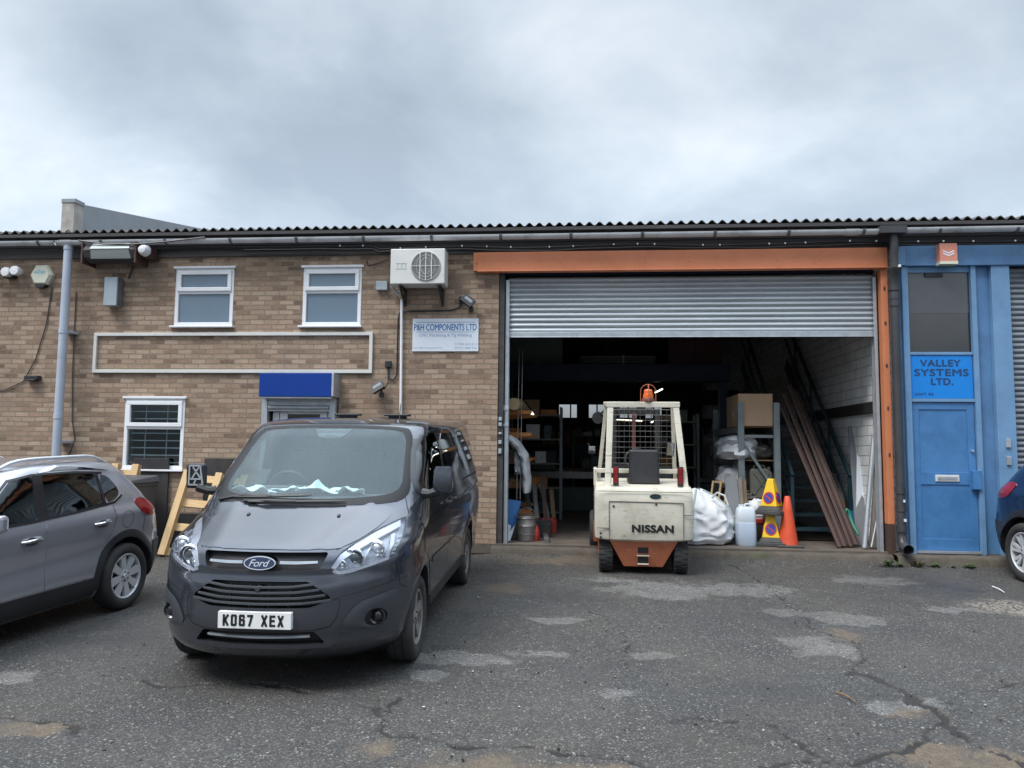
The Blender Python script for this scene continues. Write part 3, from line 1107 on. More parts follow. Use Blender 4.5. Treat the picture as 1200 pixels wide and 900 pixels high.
def make_van():
    root = local(thing('parked_van', 'dark grey panel van parked nose out in front of the brick office wall', 'van', (-2.235, -5.9, SLOPE * -5.9), (math.atan(SLOPE), 0, R(.6))))

    def flare(x, y, z):
        # wheel-arch lips, waist crease and lower body tuck
        for yc in (0.98, 3.913):
            d = math.hypot(y - yc, z - .335)
            k = math.exp(-((d - .425) / .06)**2) * .016 if z > .2 else 0
            if abs(x) > .6:
                x += math.copysign(k, x)
        if abs(x) > .7 and 1.0 < y < 4.8:
            x += math.copysign(.010 * math.exp(-((z - 1.08 - .02 * (y - 1)) / .035)**2), x)
            x -= math.copysign(.018 * math.exp(-((z - .58) / .14)**2), x)
        # chin and bumper shelf
        if y < .9 and abs(x) < .97:
            y -= .016 * math.exp(-((z - .335) / .03)**2)
            y += .012 * math.exp(-((z - .815) / .03)**2) * (1 if abs(x) < .5 else .4)
        # bonnet ridges
        if .95 < z < 1.25 and y < 1.1:
            r_ = abs(abs(x) - (.40 + .22 * (y - .2)))
            z += .008 * math.exp(-(r_ / .05)**2)
        return (x, y, z)
    body = loft_body(VAN_LEVELS, flare, step=.03, nf=34, ns=70, nr=14)
    bvh, bm = clean_bvh(body)
    bm.free()
    ws = chaikin([(-.845, 1.262), (-.80, 1.50), (-.735, 1.835), (-.60, 1.868), (0, 1.884), (.60, 1.868), (.735, 1.835), (.80, 1.50), (.845, 1.262), (.60, 1.238), (0, 1.222), (-.60, 1.238)], 2)
    wi = chaikin([(-.765, 1.335), (-.735, 1.52), (-.685, 1.805), (-.57, 1.842), (0, 1.858), (.57, 1.842), (.685, 1.805), (.735, 1.52), (.765, 1.335), (.58, 1.292), (0, 1.268), (-.58, 1.292)], 2)
    hl = chaikin([(.86, 1.150), (.79, 1.125), (.685, 1.080), (.59, 1.022), (.525, .968), (.478, .860), (.525, .812), (.60, .818), (.72, .852), (.86, .895), (.885, .96), (.885, 1.06)], 1)
    hl = fillet([(.862, 1.158), (.79, 1.128), (.685, 1.082), (.59, 1.022), (.525, .965), (.472, .858), (.515, .812), (.60, .818), (.72, .852), (.855, .895), (.888, .96), (.888, 1.06)], .03, 3)
    ug = fillet([(-.46, .977), (.46, .977), (.415, .868), (.36, .855), (-.36, .855), (-.415, .868)], .03)
    lg = fillet([(-.345, .786), (.345, .786), (.495, .680), (.495, .655), (.36, .607), (-.36, .607), (-.495, .655), (-.495, .680)], .02)
    sl = fillet([(-.40, .446), (.40, .446), (.47, .358), (-.47, .358)], .02)
    dw = chaikin([(1.30, 1.40), (1.36, 1.46), (1.62, 1.70), (1.86, 1.80), (2.26, 1.815), (2.30, 1.30), (1.70, 1.295), (1.33, 1.305)], 1)
    cut = []
    for s in (1, -1):
        for yc in (.98, 3.913):
            c = MB()
            c.lathe([(.41, .62 * s), (.41, 1.3 * s)], 40, (0, yc, .335), 'x')
            cut.append(c)
        cut.append(patch(MB(), hl if s == 1 else mirror(hl), bvh, 'front', .03, .06, .05))
        cut.append(patch(MB(), dw, bvh, 'right' if s == 1 else 'left', .05, .2, .08, True))
        cut.append(patch(MB(), ell(.775 * s, .50, .062, .062), bvh, 'front', .03, .05, .04))
    cut.append(patch(MB(), ug, bvh, 'front', .03, .07, .06, True))
    cut.append(patch(MB(), lg, bvh, 'front', .03, .09, .06, True))
    cut.append(patch(MB(), sl, bvh, 'front', .03, .10, .06, True))
    cut.append(patch(MB(), wi, bvh, 'front', .05, .16, .08))
    cav = MB()
    prof = [(1.03, 1.205), (1.06, .80), (2.42, .80), (2.42, 1.865), (1.86, 1.85), (1.45, 1.545)]
    n = len(prof)
    vs = [(-(.885 - .115 * (v - .8) / 1.05), u, v) for u, v in prof] + [((.885 - .115 * (v - .8) / 1.05), u, v) for u, v in prof]
    cav.add(vs, [tuple(reversed(range(n))), tuple(range(n, 2 * n))] + [(i, (i + 1) % n, n + (i + 1) % n, n + i) for i in range(n)])
    me = boolean(body, [cav] + cut, [M['vanpaint'], M['black']])
    link('body', me, root, smooth=32)
    # glass
    ring_strip(MB(), ws, wi, bvh, 'front', .006, sub=4).build('windscreen_surround', M['frit'], root, smooth=50)
    g = patch(MB(), wi, bvh, 'front', .001, .004, .05).build('windscreen', M['screen'], root, smooth=50)
    f = MB()
    patch(f, chaikin([(-.20, 1.872), (.20, 1.872), (.13, 1.80), (.10, 1.765), (-.10, 1.765), (-.13, 1.80)], 1), bvh, 'front', -.004, .012, .04)
    f.build('sensor_shroud', M['blackgloss'], g, smooth=40)
    w = MB()
    for (x0, z0), (x1, z1), th in (((-.60, 1.262), (.06, 1.285), .024), ((-.45, 1.232), (.36, 1.246), .022)):
        pts = [_cast(bvh, 'front', x0 + (x1 - x0) * k / 8, z0 + (z1 - z0) * k / 8) for k in range(9)]
        w = MB()
        w.tube([h + nn * .022 for h, nn, d in pts], [.007] + [.011] * 7 + [.006], 6)
        arm = [_cast(bvh, 'front', xx, zz) for xx, zz in ((x0 + .55, 1.238), (x0 + .42, 1.247), ((x0 + x1) / 2 - .03, (z0 + z1) / 2))]
        arm = [(-.75 + (0.25 if x0 > -.5 else 0), 1.245), ((x0 + x1) / 2 - .25, (z0 + z1) / 2 - .004), ((x0 + x1) / 2, (z0 + z1) / 2)]
        arm = [_cast(bvh, 'front', *a) for a in arm]
        w.tube([h + nn * k for (h, nn, d), k in zip(arm, (.012, .035, .03))], [.012, .010, .008], 6)
        w.build('wiper', M['black'], root, smooth=40)
    # bonnet with its shut lines
    hood = chaikin([(-.50, .205), (-.25, .150), (0, .138), (.25, .150), (.50, .205), (.585, .345), (.675, .565), (.745, .80), (.735, .965), (.50, .868), (0, .825), (-.50, .868), (-.735, .965), (-.745, .80), (-.675, .565), (-.585, .345)], 1)
    b = patch(MB(), hood, bvh, 'top', .0045, .01, .05).build('bonnet', M['vanpaint'], root, smooth=40)
    for x in (-.365, .365):
        nz = MB()
        h, nn, d = _cast(bvh, 'top', x, .70)
        nz.cbox(h + nn * .008, (.022, .035, .014), Matrix.Rotation(.35, 3, 'X'))
        nz.build('washer_nozzle', M['black'], b, bevel=.004)
    for sg in (1, -1):
        shut(root, [(sg * x, z) for x, z in ((.50, .985), (.55, 1.012), (.60, 1.035))], bvh, 'front')
        shut(root, [(sg * x, z) for x, z in ((.885, .90), (.90, .80), (.905, .70), (.94, .66))], bvh, 'front', .006)
        shut(root, [(sg * x, z) for x, z in ((.80, 1.30), (.84, 1.21), (.87, 1.16))], bvh, 'front', .006)
        shut(root, [(sg * x, z) for x, z in ((.50, .66), (.56, .655), (.545, .54), (.50, .475), (.40, .455), (0, .452))], bvh, 'front', .008)
        shut(root, [(sg * x, z) for x, z in ((.50, .66), (.70, .70), (.94, .745))], bvh, 'front', .005)
    # front grilles
    gb = MB()
    for k, z in enumerate((.750, .712, .674, .638)):
        hw = .345 + (.782 - z) * 1.10
        strip_patch(gb, [(-hw, z + .016), (-hw * .62, z), (0, z - .004), (hw * .62, z), (hw, z + .016)], .017, bvh, 'front', .002, .03, .03)
    for x in (-.22, -.07, .07, .22):
        strip_patch(gb, [(x, .61), (x, .775)], .010, bvh, 'front', -.035, .055, .03)
    gb.lathe([(.001, -.035), (.016, -.035), (.022, 0), (.022, .05)], 14, (0, .052, .735), 'y')
    gb.build('grille', M['vanplastic'], root, bevel=.002)
    up = MB()
    for sg in (1, -1):
        strip_patch(up, [(sg * .135, .913), (sg * .25, .911), (sg * .395, .914)], [.020, .020, .016], bvh, 'front', .0, .03, .03)
    up.build('grille_bar', M['chrome'], root, smooth=40)
    bd = MB()
    E = ell(0, .912, .116, .047, 32)
    by = _cast(bvh, 'front', 0, .912)[0].y
    bd.prism(E, lambda u, v, d: (u, d + (v - .912) * .30, v), by - .022, by + .03)
    bd.mat(1)
    bd.prism(ell(0, .912, .108, .040, 32), lambda u, v, d: (u, d + (v - .912) * .30, v), by - .026, by)
    bd.mat(0)
    put_text(bd, 'Ford', -.075, .075, .889, .936, 0, .004, .35, .95, fn=lambda u, v: (u, by - .028 + (v - .912) * .30, v))
    bd.build('badge', [M['chrome'], M['fordblue']], root)
    rb = MB()
    strip_patch(rb, [(-.37, .410), (0, .404), (.37, .410)], .013, bvh, 'front', -.004, .03, .03)
    rb.build('bumper_strip', M['galv'], root, smooth=40)
    pl = MB()
    pl.box(-.26, .26, -.020, .02, .474, .586)
    pl.mat(1)
    CH = plate_text(pl, 'KO67 XEX', -.225, .215, .490, .569, -.0215)
    pl.build('number_plate', [M['plate'], M['ink']], root)
    # bumper corner pods, fog lamps
    for sg in (1, -1):
        pod = [(.575, .51), (.665, .62), (.78, .655), (.895, .685), (.90, .62), (.855, .47), (.78, .43), (.66, .435), (.585, .46)]
        pod = chaikin(pod if sg == 1 else mirror(pod), 1)
        hole = ell(.775 * sg, .50, .066, .066, len(pod))
        outer = pod
        # start both outlines at the same bearing
        cx = (.775 * sg, .50)
        k0 = min(range(len(outer)), key=lambda i: abs(math.atan2(outer[i][1] - cx[1], outer[i][0] - cx[0])))
        outer = outer[k0:] + outer[:k0]
        area = sum(outer[i - 1][0] * outer[i][1] - outer[i][0] * outer[i - 1][1] for i in range(len(outer)))
        if area < 0:
            outer = [outer[0]] + outer[:0:-1]
        angs = [math.atan2(p[1] - cx[1], p[0] - cx[0]) for p in outer]
        hole = [(cx[0] + .066 * math.cos(a), cx[1] + .066 * math.sin(a)) for a in angs]
        ring_strip(MB(), outer, hole, bvh, 'front', .010, sub=3).build('bumper_corner', M['vanplastic'], root, smooth=40)
        h, nn, d = _cast(bvh, 'front', .775 * sg, .50)
        fl = MB()
        fl.lathe([(.001, -.01), (.028, -.008), (.038, .0), (.042, .01), (.042, .05)], 20, (h.x, h.y + .035, h.z), 'y')
        fg = fl.build('fog_lamp', M['darkglass'], root, smooth=40)
        fr = MB()
        fr.lathe([(.042, .012), (.056, .0), (.062, .03)], 20, (h.x, h.y + .025, h.z), 'y', cap=False)
        fr.build('fog_lamp_ring', M['blackgloss'], fg, smooth=40)
    # headlamps
    for sg in (1, -1):
        P = hl if sg == 1 else mirror(hl)
        q = MB()
        patch(q, P, bvh, 'front', -.040, .055, .04)
        lampb = q.build('headlight', M['lampbezel'], root, smooth=40)

        def mp(pts):
            pts = [(sg * a, b) for a, b in pts]
            return pts
        q = MB()
        strip_patch(q, mp([(.50, .865), (.55, .945), (.64, 1.02), (.74, 1.075), (.835, 1.12)]), [.03, .045, .05, .05, .05], bvh, 'front', -.012, .03, .03)
        strip_patch(q, mp([(.50, .850), (.54, .836), (.62, .842), (.73, .872), (.845, .905)]), .022, bvh, 'front', -.012, .03, .03)
        strip_patch(q, mp([(.835, .915), (.842, 1.00), (.815, 1.06)]), .022, bvh, 'front', -.014, .03, .03)
        strip_patch(q, mp([(.685, .885), (.70, .95), (.72, 1.03)]), .016, bvh, 'front', -.016, .03, .03)
        q.build('reflector', M['lampchrome'], lampb, smooth=40)
        for (x, z, r_) in ((.618, .925, .058), (.745, .975, .050), (.545, .880, .030)):
            h, nn, d = _cast(bvh, 'front', sg * x, z)
            q = MB()
            q.lathe([(r_ * 1.3, -.022), (r_ * 1.15, -.03), (r_, -.005)], 24, (h.x, h.y + .055, h.z), 'y', cap=False)
            q.mat(1).lathe([(.001, -.034), (r_ * .45, -.028), (r_ * .75, -.015), (r_ * .95, .006), (r_, .02)], 24, (h.x, h.y + .055, h.z), 'y', cap=False)
            q.build('projector', [M['chrome'], M['darkglass'] if r_ > .055 else M['lampchrome']], lampb, smooth=50)
        q = MB()
        for k in range(5):
            z = .925 + k * .026
            strip_patch(q, mp([(.868, z), (.868, z + .014)]), .018, bvh, 'front', -.010, .02, .03)
        q.build('indicator', M['lampgrey'], lampb)
        patch(MB(), P, bvh, 'front', .003, .0, .03).build('lens', M['lens'], lampb, smooth=50)
    # sides
    for sg, view in ((1, 'right'), (-1, 'left')):
        door = [(1.03, 1.20), (1.22, 1.285), (2.32, 1.275), (2.335, .45), (2.28, .40), (1.48, .40), (1.41, .50), (1.38, .62), (1.30, .73), (1.20, .80), (1.06, .85)]
        dd = MB()
        patch(dd, door, bvh, view, .004, .01, .05)
        dpt = dd.build('door', M['vanpaint'], root, smooth=40)
        hd = MB()
        hs = [_cast(bvh, view, y, 1.145)[0] for y in (2.10, 2.15, 2.22, 2.27)]
        hd.tube([h + Vector((sg * k, 0, 0)) for h, k in zip(hs, (.01, .045, .045, .01))], .013, 8)
        hd.build('handle', M['vanpaint'], dpt, smooth=40)
        sd = MB()
        patch(sd, [(2.345, 1.29), (3.44, 1.29), (3.44, .80), (3.38, .55), (3.38, .40), (2.345, .40)], bvh, view, .004, .01, .06)
        spt = sd.build('sliding_door' if sg == 1 else 'side_panel', M['vanpaint'], root, smooth=40)
        if sg == 1:
            hd = MB()
            hs = [_cast(bvh, view, y, 1.15)[0] for y in (2.42, 2.47, 2.55, 2.60)]
            hd.tube([h + Vector((sg * k, 0, 0)) for h, k in zip(hs, (.01, .045, .045, .01))], .013, 8)
            hd.build('handle', M['vanpaint'], spt, smooth=40)
        patch(MB(), dw, bvh, view, .002, .004, .05).build('window', M['carglass'], root, smooth=50)
        ow = chaikin([(1.20, 1.315), (1.30, 1.475), (1.58, 1.715), (1.84, 1.826), (2.31, 1.842), (2.345, 1.275), (1.70, 1.27), (1.25, 1.28)], 1)
        ring_strip(MB(), ow, dw, bvh, view, .007, sub=2).build('window_surround', M['blackgloss'], root, smooth=50)
        for pts in ([(2.385, 1.835), (3.40, 1.845), (3.42, 1.33), (2.39, 1.30)], [(3.50, 1.845), (4.55, 1.83), (4.62, 1.36), (3.51, 1.33)]):
            patch(MB(), chaikin(pts, 2), bvh, view, .005, .01, .06).build('window', M['privacy'], root, smooth=50)
        q = MB()
        strip_patch(q, [(1.45, .72), (2.33, .715)], .05, bvh, view, .012, .005, .05)
        strip_patch(q, [(2.35, .715), (3.42, .71)], .05, bvh, view, .012, .005, .05)
        q.build('side_moulding', M['vanpaint'], root, smooth=40)
        q = MB()
        strip_patch(q, [(3.46, 1.265), (4.86, 1.275)], .022, bvh, view, .004, .004, .05)
        q.build('slider_rail', M['black'], root)
        q = MB()
        strip_patch(q, [(1.43, .36), (3.47, .36)], .10, bvh, view, .012, .02, .06)
        q.build('sill', M['black'], root, smooth=40)
        for pts in ([(2.34, 1.85), (2.345, 1.28), (2.34, .42)], [(3.45, 1.87), (3.46, 1.3), (3.455, .85), (3.40, .55)], [(.98, .80), (1.02, 1.0), (1.05, 1.19)], [(1.42, .36), (2.30, .355), (2.36, .40)]):
            shut(root, pts, bvh, view, .007)
        for yc in (.98, 3.913):
            wheel(root, sg * .855, yc, .335, .338, .215, sg, 5, M['dirtyalloy'], .64, 'wide', .3)
        # mirror
        h = _cast(bvh, view, 1.30, 1.30)[0]
        mm = MB()
        mm.tube([h, h + Vector((sg * .06, -.03, .0)), h + Vector((sg * .15, -.04, .03))], [.045, .035, .04], 8)
        mk = mm.build('mirror', M['black'], root, smooth=40)
        c = h + Vector((sg * .175, -.03, .105))
        q = MB()
        if sg == 1:
            rows = []
            for k in range(7):
                t = k / 6
                ww, dd_ = .088 - .012 * t, .060 - .022 * t * t
                zz = -.085 + .215 * t
                rr = 1 if 0 < k < 6 else .82
                rows.append([c + Vector((math.copysign(abs(math.cos(a))**.55, math.cos(a)) * ww * rr, math.copysign(abs(math.sin(a))**.6, math.sin(a)) * dd_ * rr, zz)) for a in [2 * PI * i / 20 for i in range(20)]])
            q.grid(rows, closed=True)
            q.add(rows[0], [tuple(range(20))])
            q.add(rows[-1], [tuple(reversed(range(20)))])
            q.build('mirror_housing', M['vanpaint'], mk, smooth=45)
            q = MB()
            q.cbox(c + Vector((0, .055, .02)), (.14, .008, .17))
            q.build('mirror_glass', M['mirror'], mk)
        else:
            q.cbox(c + Vector((0, .02, .02)), (.17, .07, .215))
            q.build('mirror_housing', M['black'], mk, bevel=.02)
            q = MB()
            z0 = c + Vector((.015, -.022, .025))
            for a, b in (((-.065, -.08), (-.06, .085)), ((-.06, .085), (.035, .085)), ((.035, .085), (.06, -.08)), ((.06, -.08), (-.065, -.08)), ((-.055, -.03), (.05, -.03)), ((-.04, -.03), (.025, .075)), ((.045, -.03), (-.03, .075)), ((-.02, -.08), (0, -.03))):
                q.bar(z0 + Vector((a[0], 0, a[1])), z0 + Vector((b[0], 0, b[1])), .012, .010, (0, 1, 0))
            q.build('broken_mirror_frame', M['lampgrey'], mk)
    # cab inside
    q = MB()
    q.prism([(1.05, 1.205), (1.07, .95), (1.60, .90), (1.60, 1.13), (1.50, 1.24), (1.32, 1.285), (1.14, 1.265)], lambda u, v, d: (d, u, v), -.84, .84)
    q.prism([(1.40, 1.25), (1.44, 1.345), (1.50, 1.33), (1.58, 1.22)], lambda u, v, d: (d, u, v), -.62, -.12)
    q.build('dashboard', M['dash'], root, bevel=.02)
    q = MB()
    a = [Vector((-.38 + .19 * math.cos(t), 1.66 - .07 * math.sin(t), 1.27 + .18 * math.sin(t))) for t in [2 * PI * k / 28 for k in range(28)]]
    q.tube(a, .016, 8, closed=True)
    q.tube([a[0], a[14]], .012, 6)
    q.tube([Vector((-.38, 1.66, 1.27)), a[21]], .012, 6)
    q.lathe([(.001, -.03), (.06, -.02), (.07, .03)], 14, (-.38, 1.66, 1.27), 'y')
    q.build('steering_wheel', M['black'], root, smooth=40)
    for x in (-.42, .18, .56):
        q = MB()
        q.cbox((x, 2.0, .98), (.44 if x < 0 else .36, .48, .14))
        q.cbox((x, 2.24, 1.30), (.42 if x < 0 else .35, .13, .62), Matrix.Rotation(R(-10), 3, 'X'))
        q.cbox((x, 2.28, 1.68), (.26, .09, .17), Matrix.Rotation(R(-8), 3, 'X'))
        q.build('seat', M['seat'], root, bevel=.04)
    # roof details
    q = MB()
    for x, y in ((-.12, 2.55), (.40, 2.55)):
        h = _cast(bvh, 'top', x, y)[0]
        q = MB()
        q.cbox(h + Vector((0, 0, .028)), (.26, .12, .022))
        q.cbox(h + Vector((0, 0, .012)), (.18, .08, .03))
        q.build('roof_mount', M['black'], root, bevel=.008)
    h = _cast(bvh, 'top', .52, 2.1)[0]
    q = MB()
    q.tube([h, h + Vector((0, .05, .16))], [.006, .003], 6)
    q.build('aerial', M['black'], root)
    bl = MB()
    for zc in (0,):
        for pts in ([(-.70, 1.83), (0, 1.84), (.70, 1.83), (.78, 1.40), (-.78, 1.40)],):
            patch(bl, chaikin(pts, 1), bvh, 'rear', .005, .01, .08)
    bl.build('rear_window', M['privacy'], root, smooth=40)
    for sg in (1, -1):
        tl = MB()
        patch(tl, chaikin([(sg * x, z) for x, z in ((.80, 1.22), (.955, 1.22), (.975, .88), (.83, .88))] if sg == 1 else [(sg * x, z) for x, z in reversed(((.80, 1.22), (.955, 1.22), (.975, .88), (.83, .88)))], 1), bvh, 'rear', .01, .02, .04)
        tl.build('tail_light', M['redlens'], root, smooth=40)
    return root


def plate_text(mb, s, x0, x1, z0, z1, y):
    """square-cut registration characters drawn as strokes"""
    A = {'K': [[(0, 0), (0, 1)], [(1, 1), (.12, .42)], [(.30, .58), (1, 0)]],
         'O': [[(0, .1), (0, .9), (.12, 1), (.88, 1), (1, .9), (1, .1), (.88, 0), (.12, 0), (0, .1)]],
         '6': [[(1, .86), (.88, 1), (.12, 1), (0, .9), (0, .1), (.12, 0), (.88, 0), (1, .1), (1, .46), (.88, .56), (0, .56)]],
         '7': [[(0, 1), (1, 1), (.35, 0)]],
         'X': [[(0, 0), (1, 1)], [(0, 1), (1, 0)]],
         'E': [[(1, 1), (0, 1), (0, 0), (1, 0)], [(0, .52), (.85, .52)]]}
    n = len(s)
    adv = (x1 - x0) / (n - .4)
    w = adv * .74
    h = z1 - z0
    th = .0155
    x = x0
    for c in s:
        if c == ' ':
            x += adv * .75
            continue
        for st in A[c]:
            pts = [Vector((x + th / 2 + p[0] * (w - th), y, z0 + th / 2 + p[1] * (h - th))) for p in st]
            for i, (a, b) in enumerate(zip(pts[:-1], pts[1:])):
                d = (b - a).normalized() * th * .46
                k = .0002 * (i % 3)
                mb.bar(a - d + Vector((0, k, 0)), b + d + Vector((0, k, 0)), .002, th, (b - a).cross(Vector((0, 1, 0))))
        x += adv
    return mb


def make_car(name, label, paint, loc, yaw, rimmat, windows='open', spokes=8, kind='wide', rails=True, levels=None, wbase=(.83, 3.37)):
    root = local(thing(name, label, 'car', loc, (math.atan(SLOPE), 0, R(yaw))))

    def flare(x, y, z):
        for yc in wbase:
            d = math.hypot(y - yc, z - .325)
            if abs(x) > .55:
                x += math.copysign(math.exp(-((d - .40) / .06)**2) * .014, x)
        if abs(x) > .6 and .9 < y < 3.9:
            x -= math.copysign(.026 * math.exp(-((z - .62 - .03 * (y - 2)) / .13)**2), x)
            x += math.copysign(.010 * math.exp(-((z - .93 - .02 * (y - 2)) / .04)**2), x)
        return (x, y, z)
    body = loft_body(levels or CAR_LEVELS, flare, step=.03, nf=26, ns=60, nr=26, crown=.018)
    bvh, bm = clean_bvh(body)
    bm.free()
    fg = fillet([(1.56, 1.005), (1.80, 1.215), (2.02, 1.372), (2.275, 1.402), (2.19, 1.028)], .03)
    rg = fillet([(2.375, 1.404), (2.70, 1.402), (3.045, 1.376), (3.055, 1.078), (2.70, 1.046), (2.325, 1.032)], .025)
    qg = chaikin([(3.085, 1.362), (3.20, 1.352), (3.29, 1.25), (3.31, 1.165), (3.22, 1.105), (3.085, 1.088)], 1)
    allg = [(1.50, .995), (1.75, 1.22), (1.98, 1.385), (2.26, 1.425), (2.80, 1.420), (3.15, 1.392), (3.28, 1.33), (3.36, 1.20), (3.33, 1.135), (3.20, 1.075), (2.70, 1.035), (2.2, 1.01)]
    cut = []
    for s in (1, -1):
        for yc in wbase:
            c = MB()
            c.lathe([(.395, .50 * s), (.395, 1.2 * s)], 40, (0, yc, .325), 'x')
            cut.append(c)
        for pts in (fg, rg, qg):
            cut.append(patch(MB(), pts, bvh, 'right' if s == 1 else 'left', .05, .2, .08, True))
    cav = MB()
    prof = [(1.45, 1.12), (1.35, .45), (3.55, .45), (3.72, .98), (3.35, 1.42), (2.1, 1.44)]
    n = len(prof)
    fx = lambda v: .80 if v < 1.0 else .80 - .24 * (v - 1.0) / .45
    vs = [(-fx(v), u, v) for u, v in prof] + [(fx(v), u, v) for u, v in prof]
    cav.add(vs, [tuple(reversed(range(n))), tuple(range(n, 2 * n))] + [(i, (i + 1) % n, n + (i + 1) % n, n + i) for i in range(n)])
    rw = chaikin([(-.56, 1.40), (.56, 1.40), (.66, 1.12), (.60, 1.07), (-.60, 1.07), (-.66, 1.12)], 1)
    fw = chaikin([(-.60, 1.42), (.60, 1.42), (.74, 1.12), (.60, 1.075), (-.60, 1.075), (-.74, 1.12)], 1)
    cut.append(patch(MB(), rw, bvh, 'rear', .05, .2, .08, True))
    cut.append(patch(MB(), fw, bvh, 'front', .05, .25, .08, True))
    me = boolean(body, [cav] + cut, [paint, M['black']])
    link('body', me, root, smooth=32)
    patch(MB(), rw, bvh, 'rear', .001, .004, .05).build('rear_window', M['carglass'], root, smooth=50)
    patch(MB(), fw, bvh, 'front', .001, .004, .05).build('windscreen', M['screen'], root, smooth=50)
    for sg, view in ((1, 'right'), (-1, 'left')):
        for pts in (fg, rg, qg):
            patch(MB(), pts, bvh, view, .001, .004, .05).build('window', M['carglass'], root, smooth=50)
        # black glazing surround: belt moulding, pillars, roof line
        q = MB()
        strip_patch(q, [(1.52, 1.005), (2.2, 1.022), (2.70, 1.045), (3.20, 1.085), (3.33, 1.145)], .020, bvh, view, .008, .01, .05)
        strip_patch(q, [(1.54, 1.03), (1.78, 1.225), (2.0, 1.375), (2.27, 1.410), (2.80, 1.406), (3.14, 1.380)], .018, bvh, view, .008, .01, .05)
        patch(q, [(2.275, 1.412), (2.375, 1.412), (2.325, 1.035), (2.190, 1.025)], bvh, view, .005, .01, .05)
        strip_patch(q, [(3.065, 1.385), (3.066, 1.085)], .034, bvh, view, .005, .01, .05)
        q.build('window_surround', M['blackgloss'], root, smooth=40)
        if rails:
            q = MB()
            patch(q, chaikin([(2.42, 1.432), (2.62, 1.468), (2.86, 1.455), (3.28, 1.395), (3.10, 1.412), (2.80, 1.432)], 1), bvh, view, .006, .01, .05)
            q.build('roof_arch_trim', M['privacy'], root, smooth=40)
            q = MB()
            strip_patch(q, [(2.36, 1.426), (2.48, 1.446), (2.62, 1.470)], [.012, .03, .012], bvh, view, .009, .01, .05)
            q.build('chrome_arch', M['chrome'], root, smooth=40)
            q = MB()
            rl = []
            for k in range(15):
                t = k / 14
                y = 1.95 + 1.45 * t
                h = _cast(bvh, 'top', sg * (.585 - .02 * abs(t - .5)), y)[0]
                rl.append(h + Vector((0, 0, .048 * min(1, 6 * t, 6 * (1 - t)))))
            q.tube(rl, [.010] + [.017] * 13 + [.010], 8)
            q.build('roof_rail', M['alloy'], root, smooth=50)
        # doors
        d1 = [(1.25, .94), (1.62, .985), (2.255, 1.005), (2.290, .70), (2.288, .41), (1.32, .41), (1.25, .6)]
        d2 = [(2.275, 1.006), (2.70, 1.028), (3.16, 1.055), (3.17, .92), (3.13, .80), (3.02, .68), (2.93, .55), (2.80, .41), (2.302, .41), (2.302, .70)]
        for dp, hy in ((d1, 2.0), (d2, 2.87)):
            dpt = patch(MB(), dp, bvh, view, .004, .008, .04).build('door', paint, root, smooth=40)
            q = MB()
            z = .862 if hy < 2.5 else .905
            hs = [_cast(bvh, view, hy + dy, z + dy * .06)[0] for dy in (0, .03, .10, .18, .22)]
            q.tube([h + Vector((sg * k, 0, 0)) for h, k in zip(hs, (.004, .035, .040, .036, .004))], [.012, .015, .015, .014, .010], 8)
            q.build('handle', M['chrome'], dpt, smooth=50)
            q = MB()
            patch(q, ell(hy + .11, z - .004, .075, .036, 20), bvh, view, .0055, .0, .03)
            q.build('handle_cup', M['vanplastic'], dpt, smooth=50)
        q = MB()
        patch(q, [(1.22, .40), (2.29, .395), (2.80, .395), (2.95, .40), (2.93, .22), (1.27, .22)], bvh, view, .014, .02, .05)
        o_ = [(wbase[1] + .47 * math.cos(a), .325 + .47 * math.sin(a)) for a in [R(x) for x in range(-12, 193, 8)]]
        i_ = [(wbase[1] + .398 * math.cos(a), .325 + .398 * math.sin(a)) for a in [R(x) for x in range(-12, 193, 8)]]
        rows = []
        for t in (0, .5, 1):
            rows.append([_cast(bvh, view, a[0] + (b[0] - a[0]) * t, a[1] + (b[1] - a[1]) * t) for a, b in zip(o_, i_)])
        q.grid([[h + nn * (.012 if 0 < i else .004) for h, nn, d in r] for i, r in enumerate(rows)])
        patch(q, [(3.80, .62), (4.0, .64), (4.0, .30), (3.80, .26), (3.76, .40)], bvh, view, .014, .01, .04)
        q.build('lower_cladding', M['black'], root, smooth=40)
        for pts in ([(2.255, 1.005), (2.29, .7), (2.292, .40)], [(3.17, 1.06), (3.18, .92), (3.13, .79), (3.01, .67), (2.92, .54), (2.79, .40)], [(3.62, .91), (3.62, .75), (3.60, .60)]):
            shut(root, pts, bvh, view, .008)
        fc = ell(3.36, .90, .085, .085, 24)
        if sg == 1:
            shut(root, fc + [fc[0]], bvh, view, .006)
        q = MB()
        patch(q, chaikin([(3.49, 1.085), (3.60, 1.10), (3.74, 1.06), (3.82, .99), (3.80, .90), (3.70, .905), (3.59, .935), (3.53, 1.0)], 1), bvh, view, .010, .02, .03)
        q.build('tail_light', M['redlens'], root, smooth=50)
        for yc in wbase:
            wheel(root, sg * .775, yc, .325, .328, .205, sg, spokes, rimmat, .68, kind, .2)
        q = MB()
        for y in (2.15, 2.95):
            q.cbox((sg * .33, y, .62), (.46, .50, .16))
            q.cbox((sg * .33, y + .30, .98), (.44, .14, .62), Matrix.Rotation(R(-14), 3, 'X'))
            q.cbox((sg * .33, y + .37, 1.28), (.24, .08, .15), Matrix.Rotation(R(-14), 3, 'X'))
        q.build('seat', M['seat'], root, bevel=.04)
        q = MB()
        h = _cast(bvh, view, 1.62, 1.0)[0]
        q.cbox(h + Vector((sg * .11, 0, .07)), (.20, .10, .14))
        q.build('door_mirror', paint, root, bevel=.03)
    q = MB()
    patch(q, chaikin([(-.62, .62), (.62, .62), (.66, .34), (-.66, .34)], 1), bvh, 'rear', .02, .02, .06)
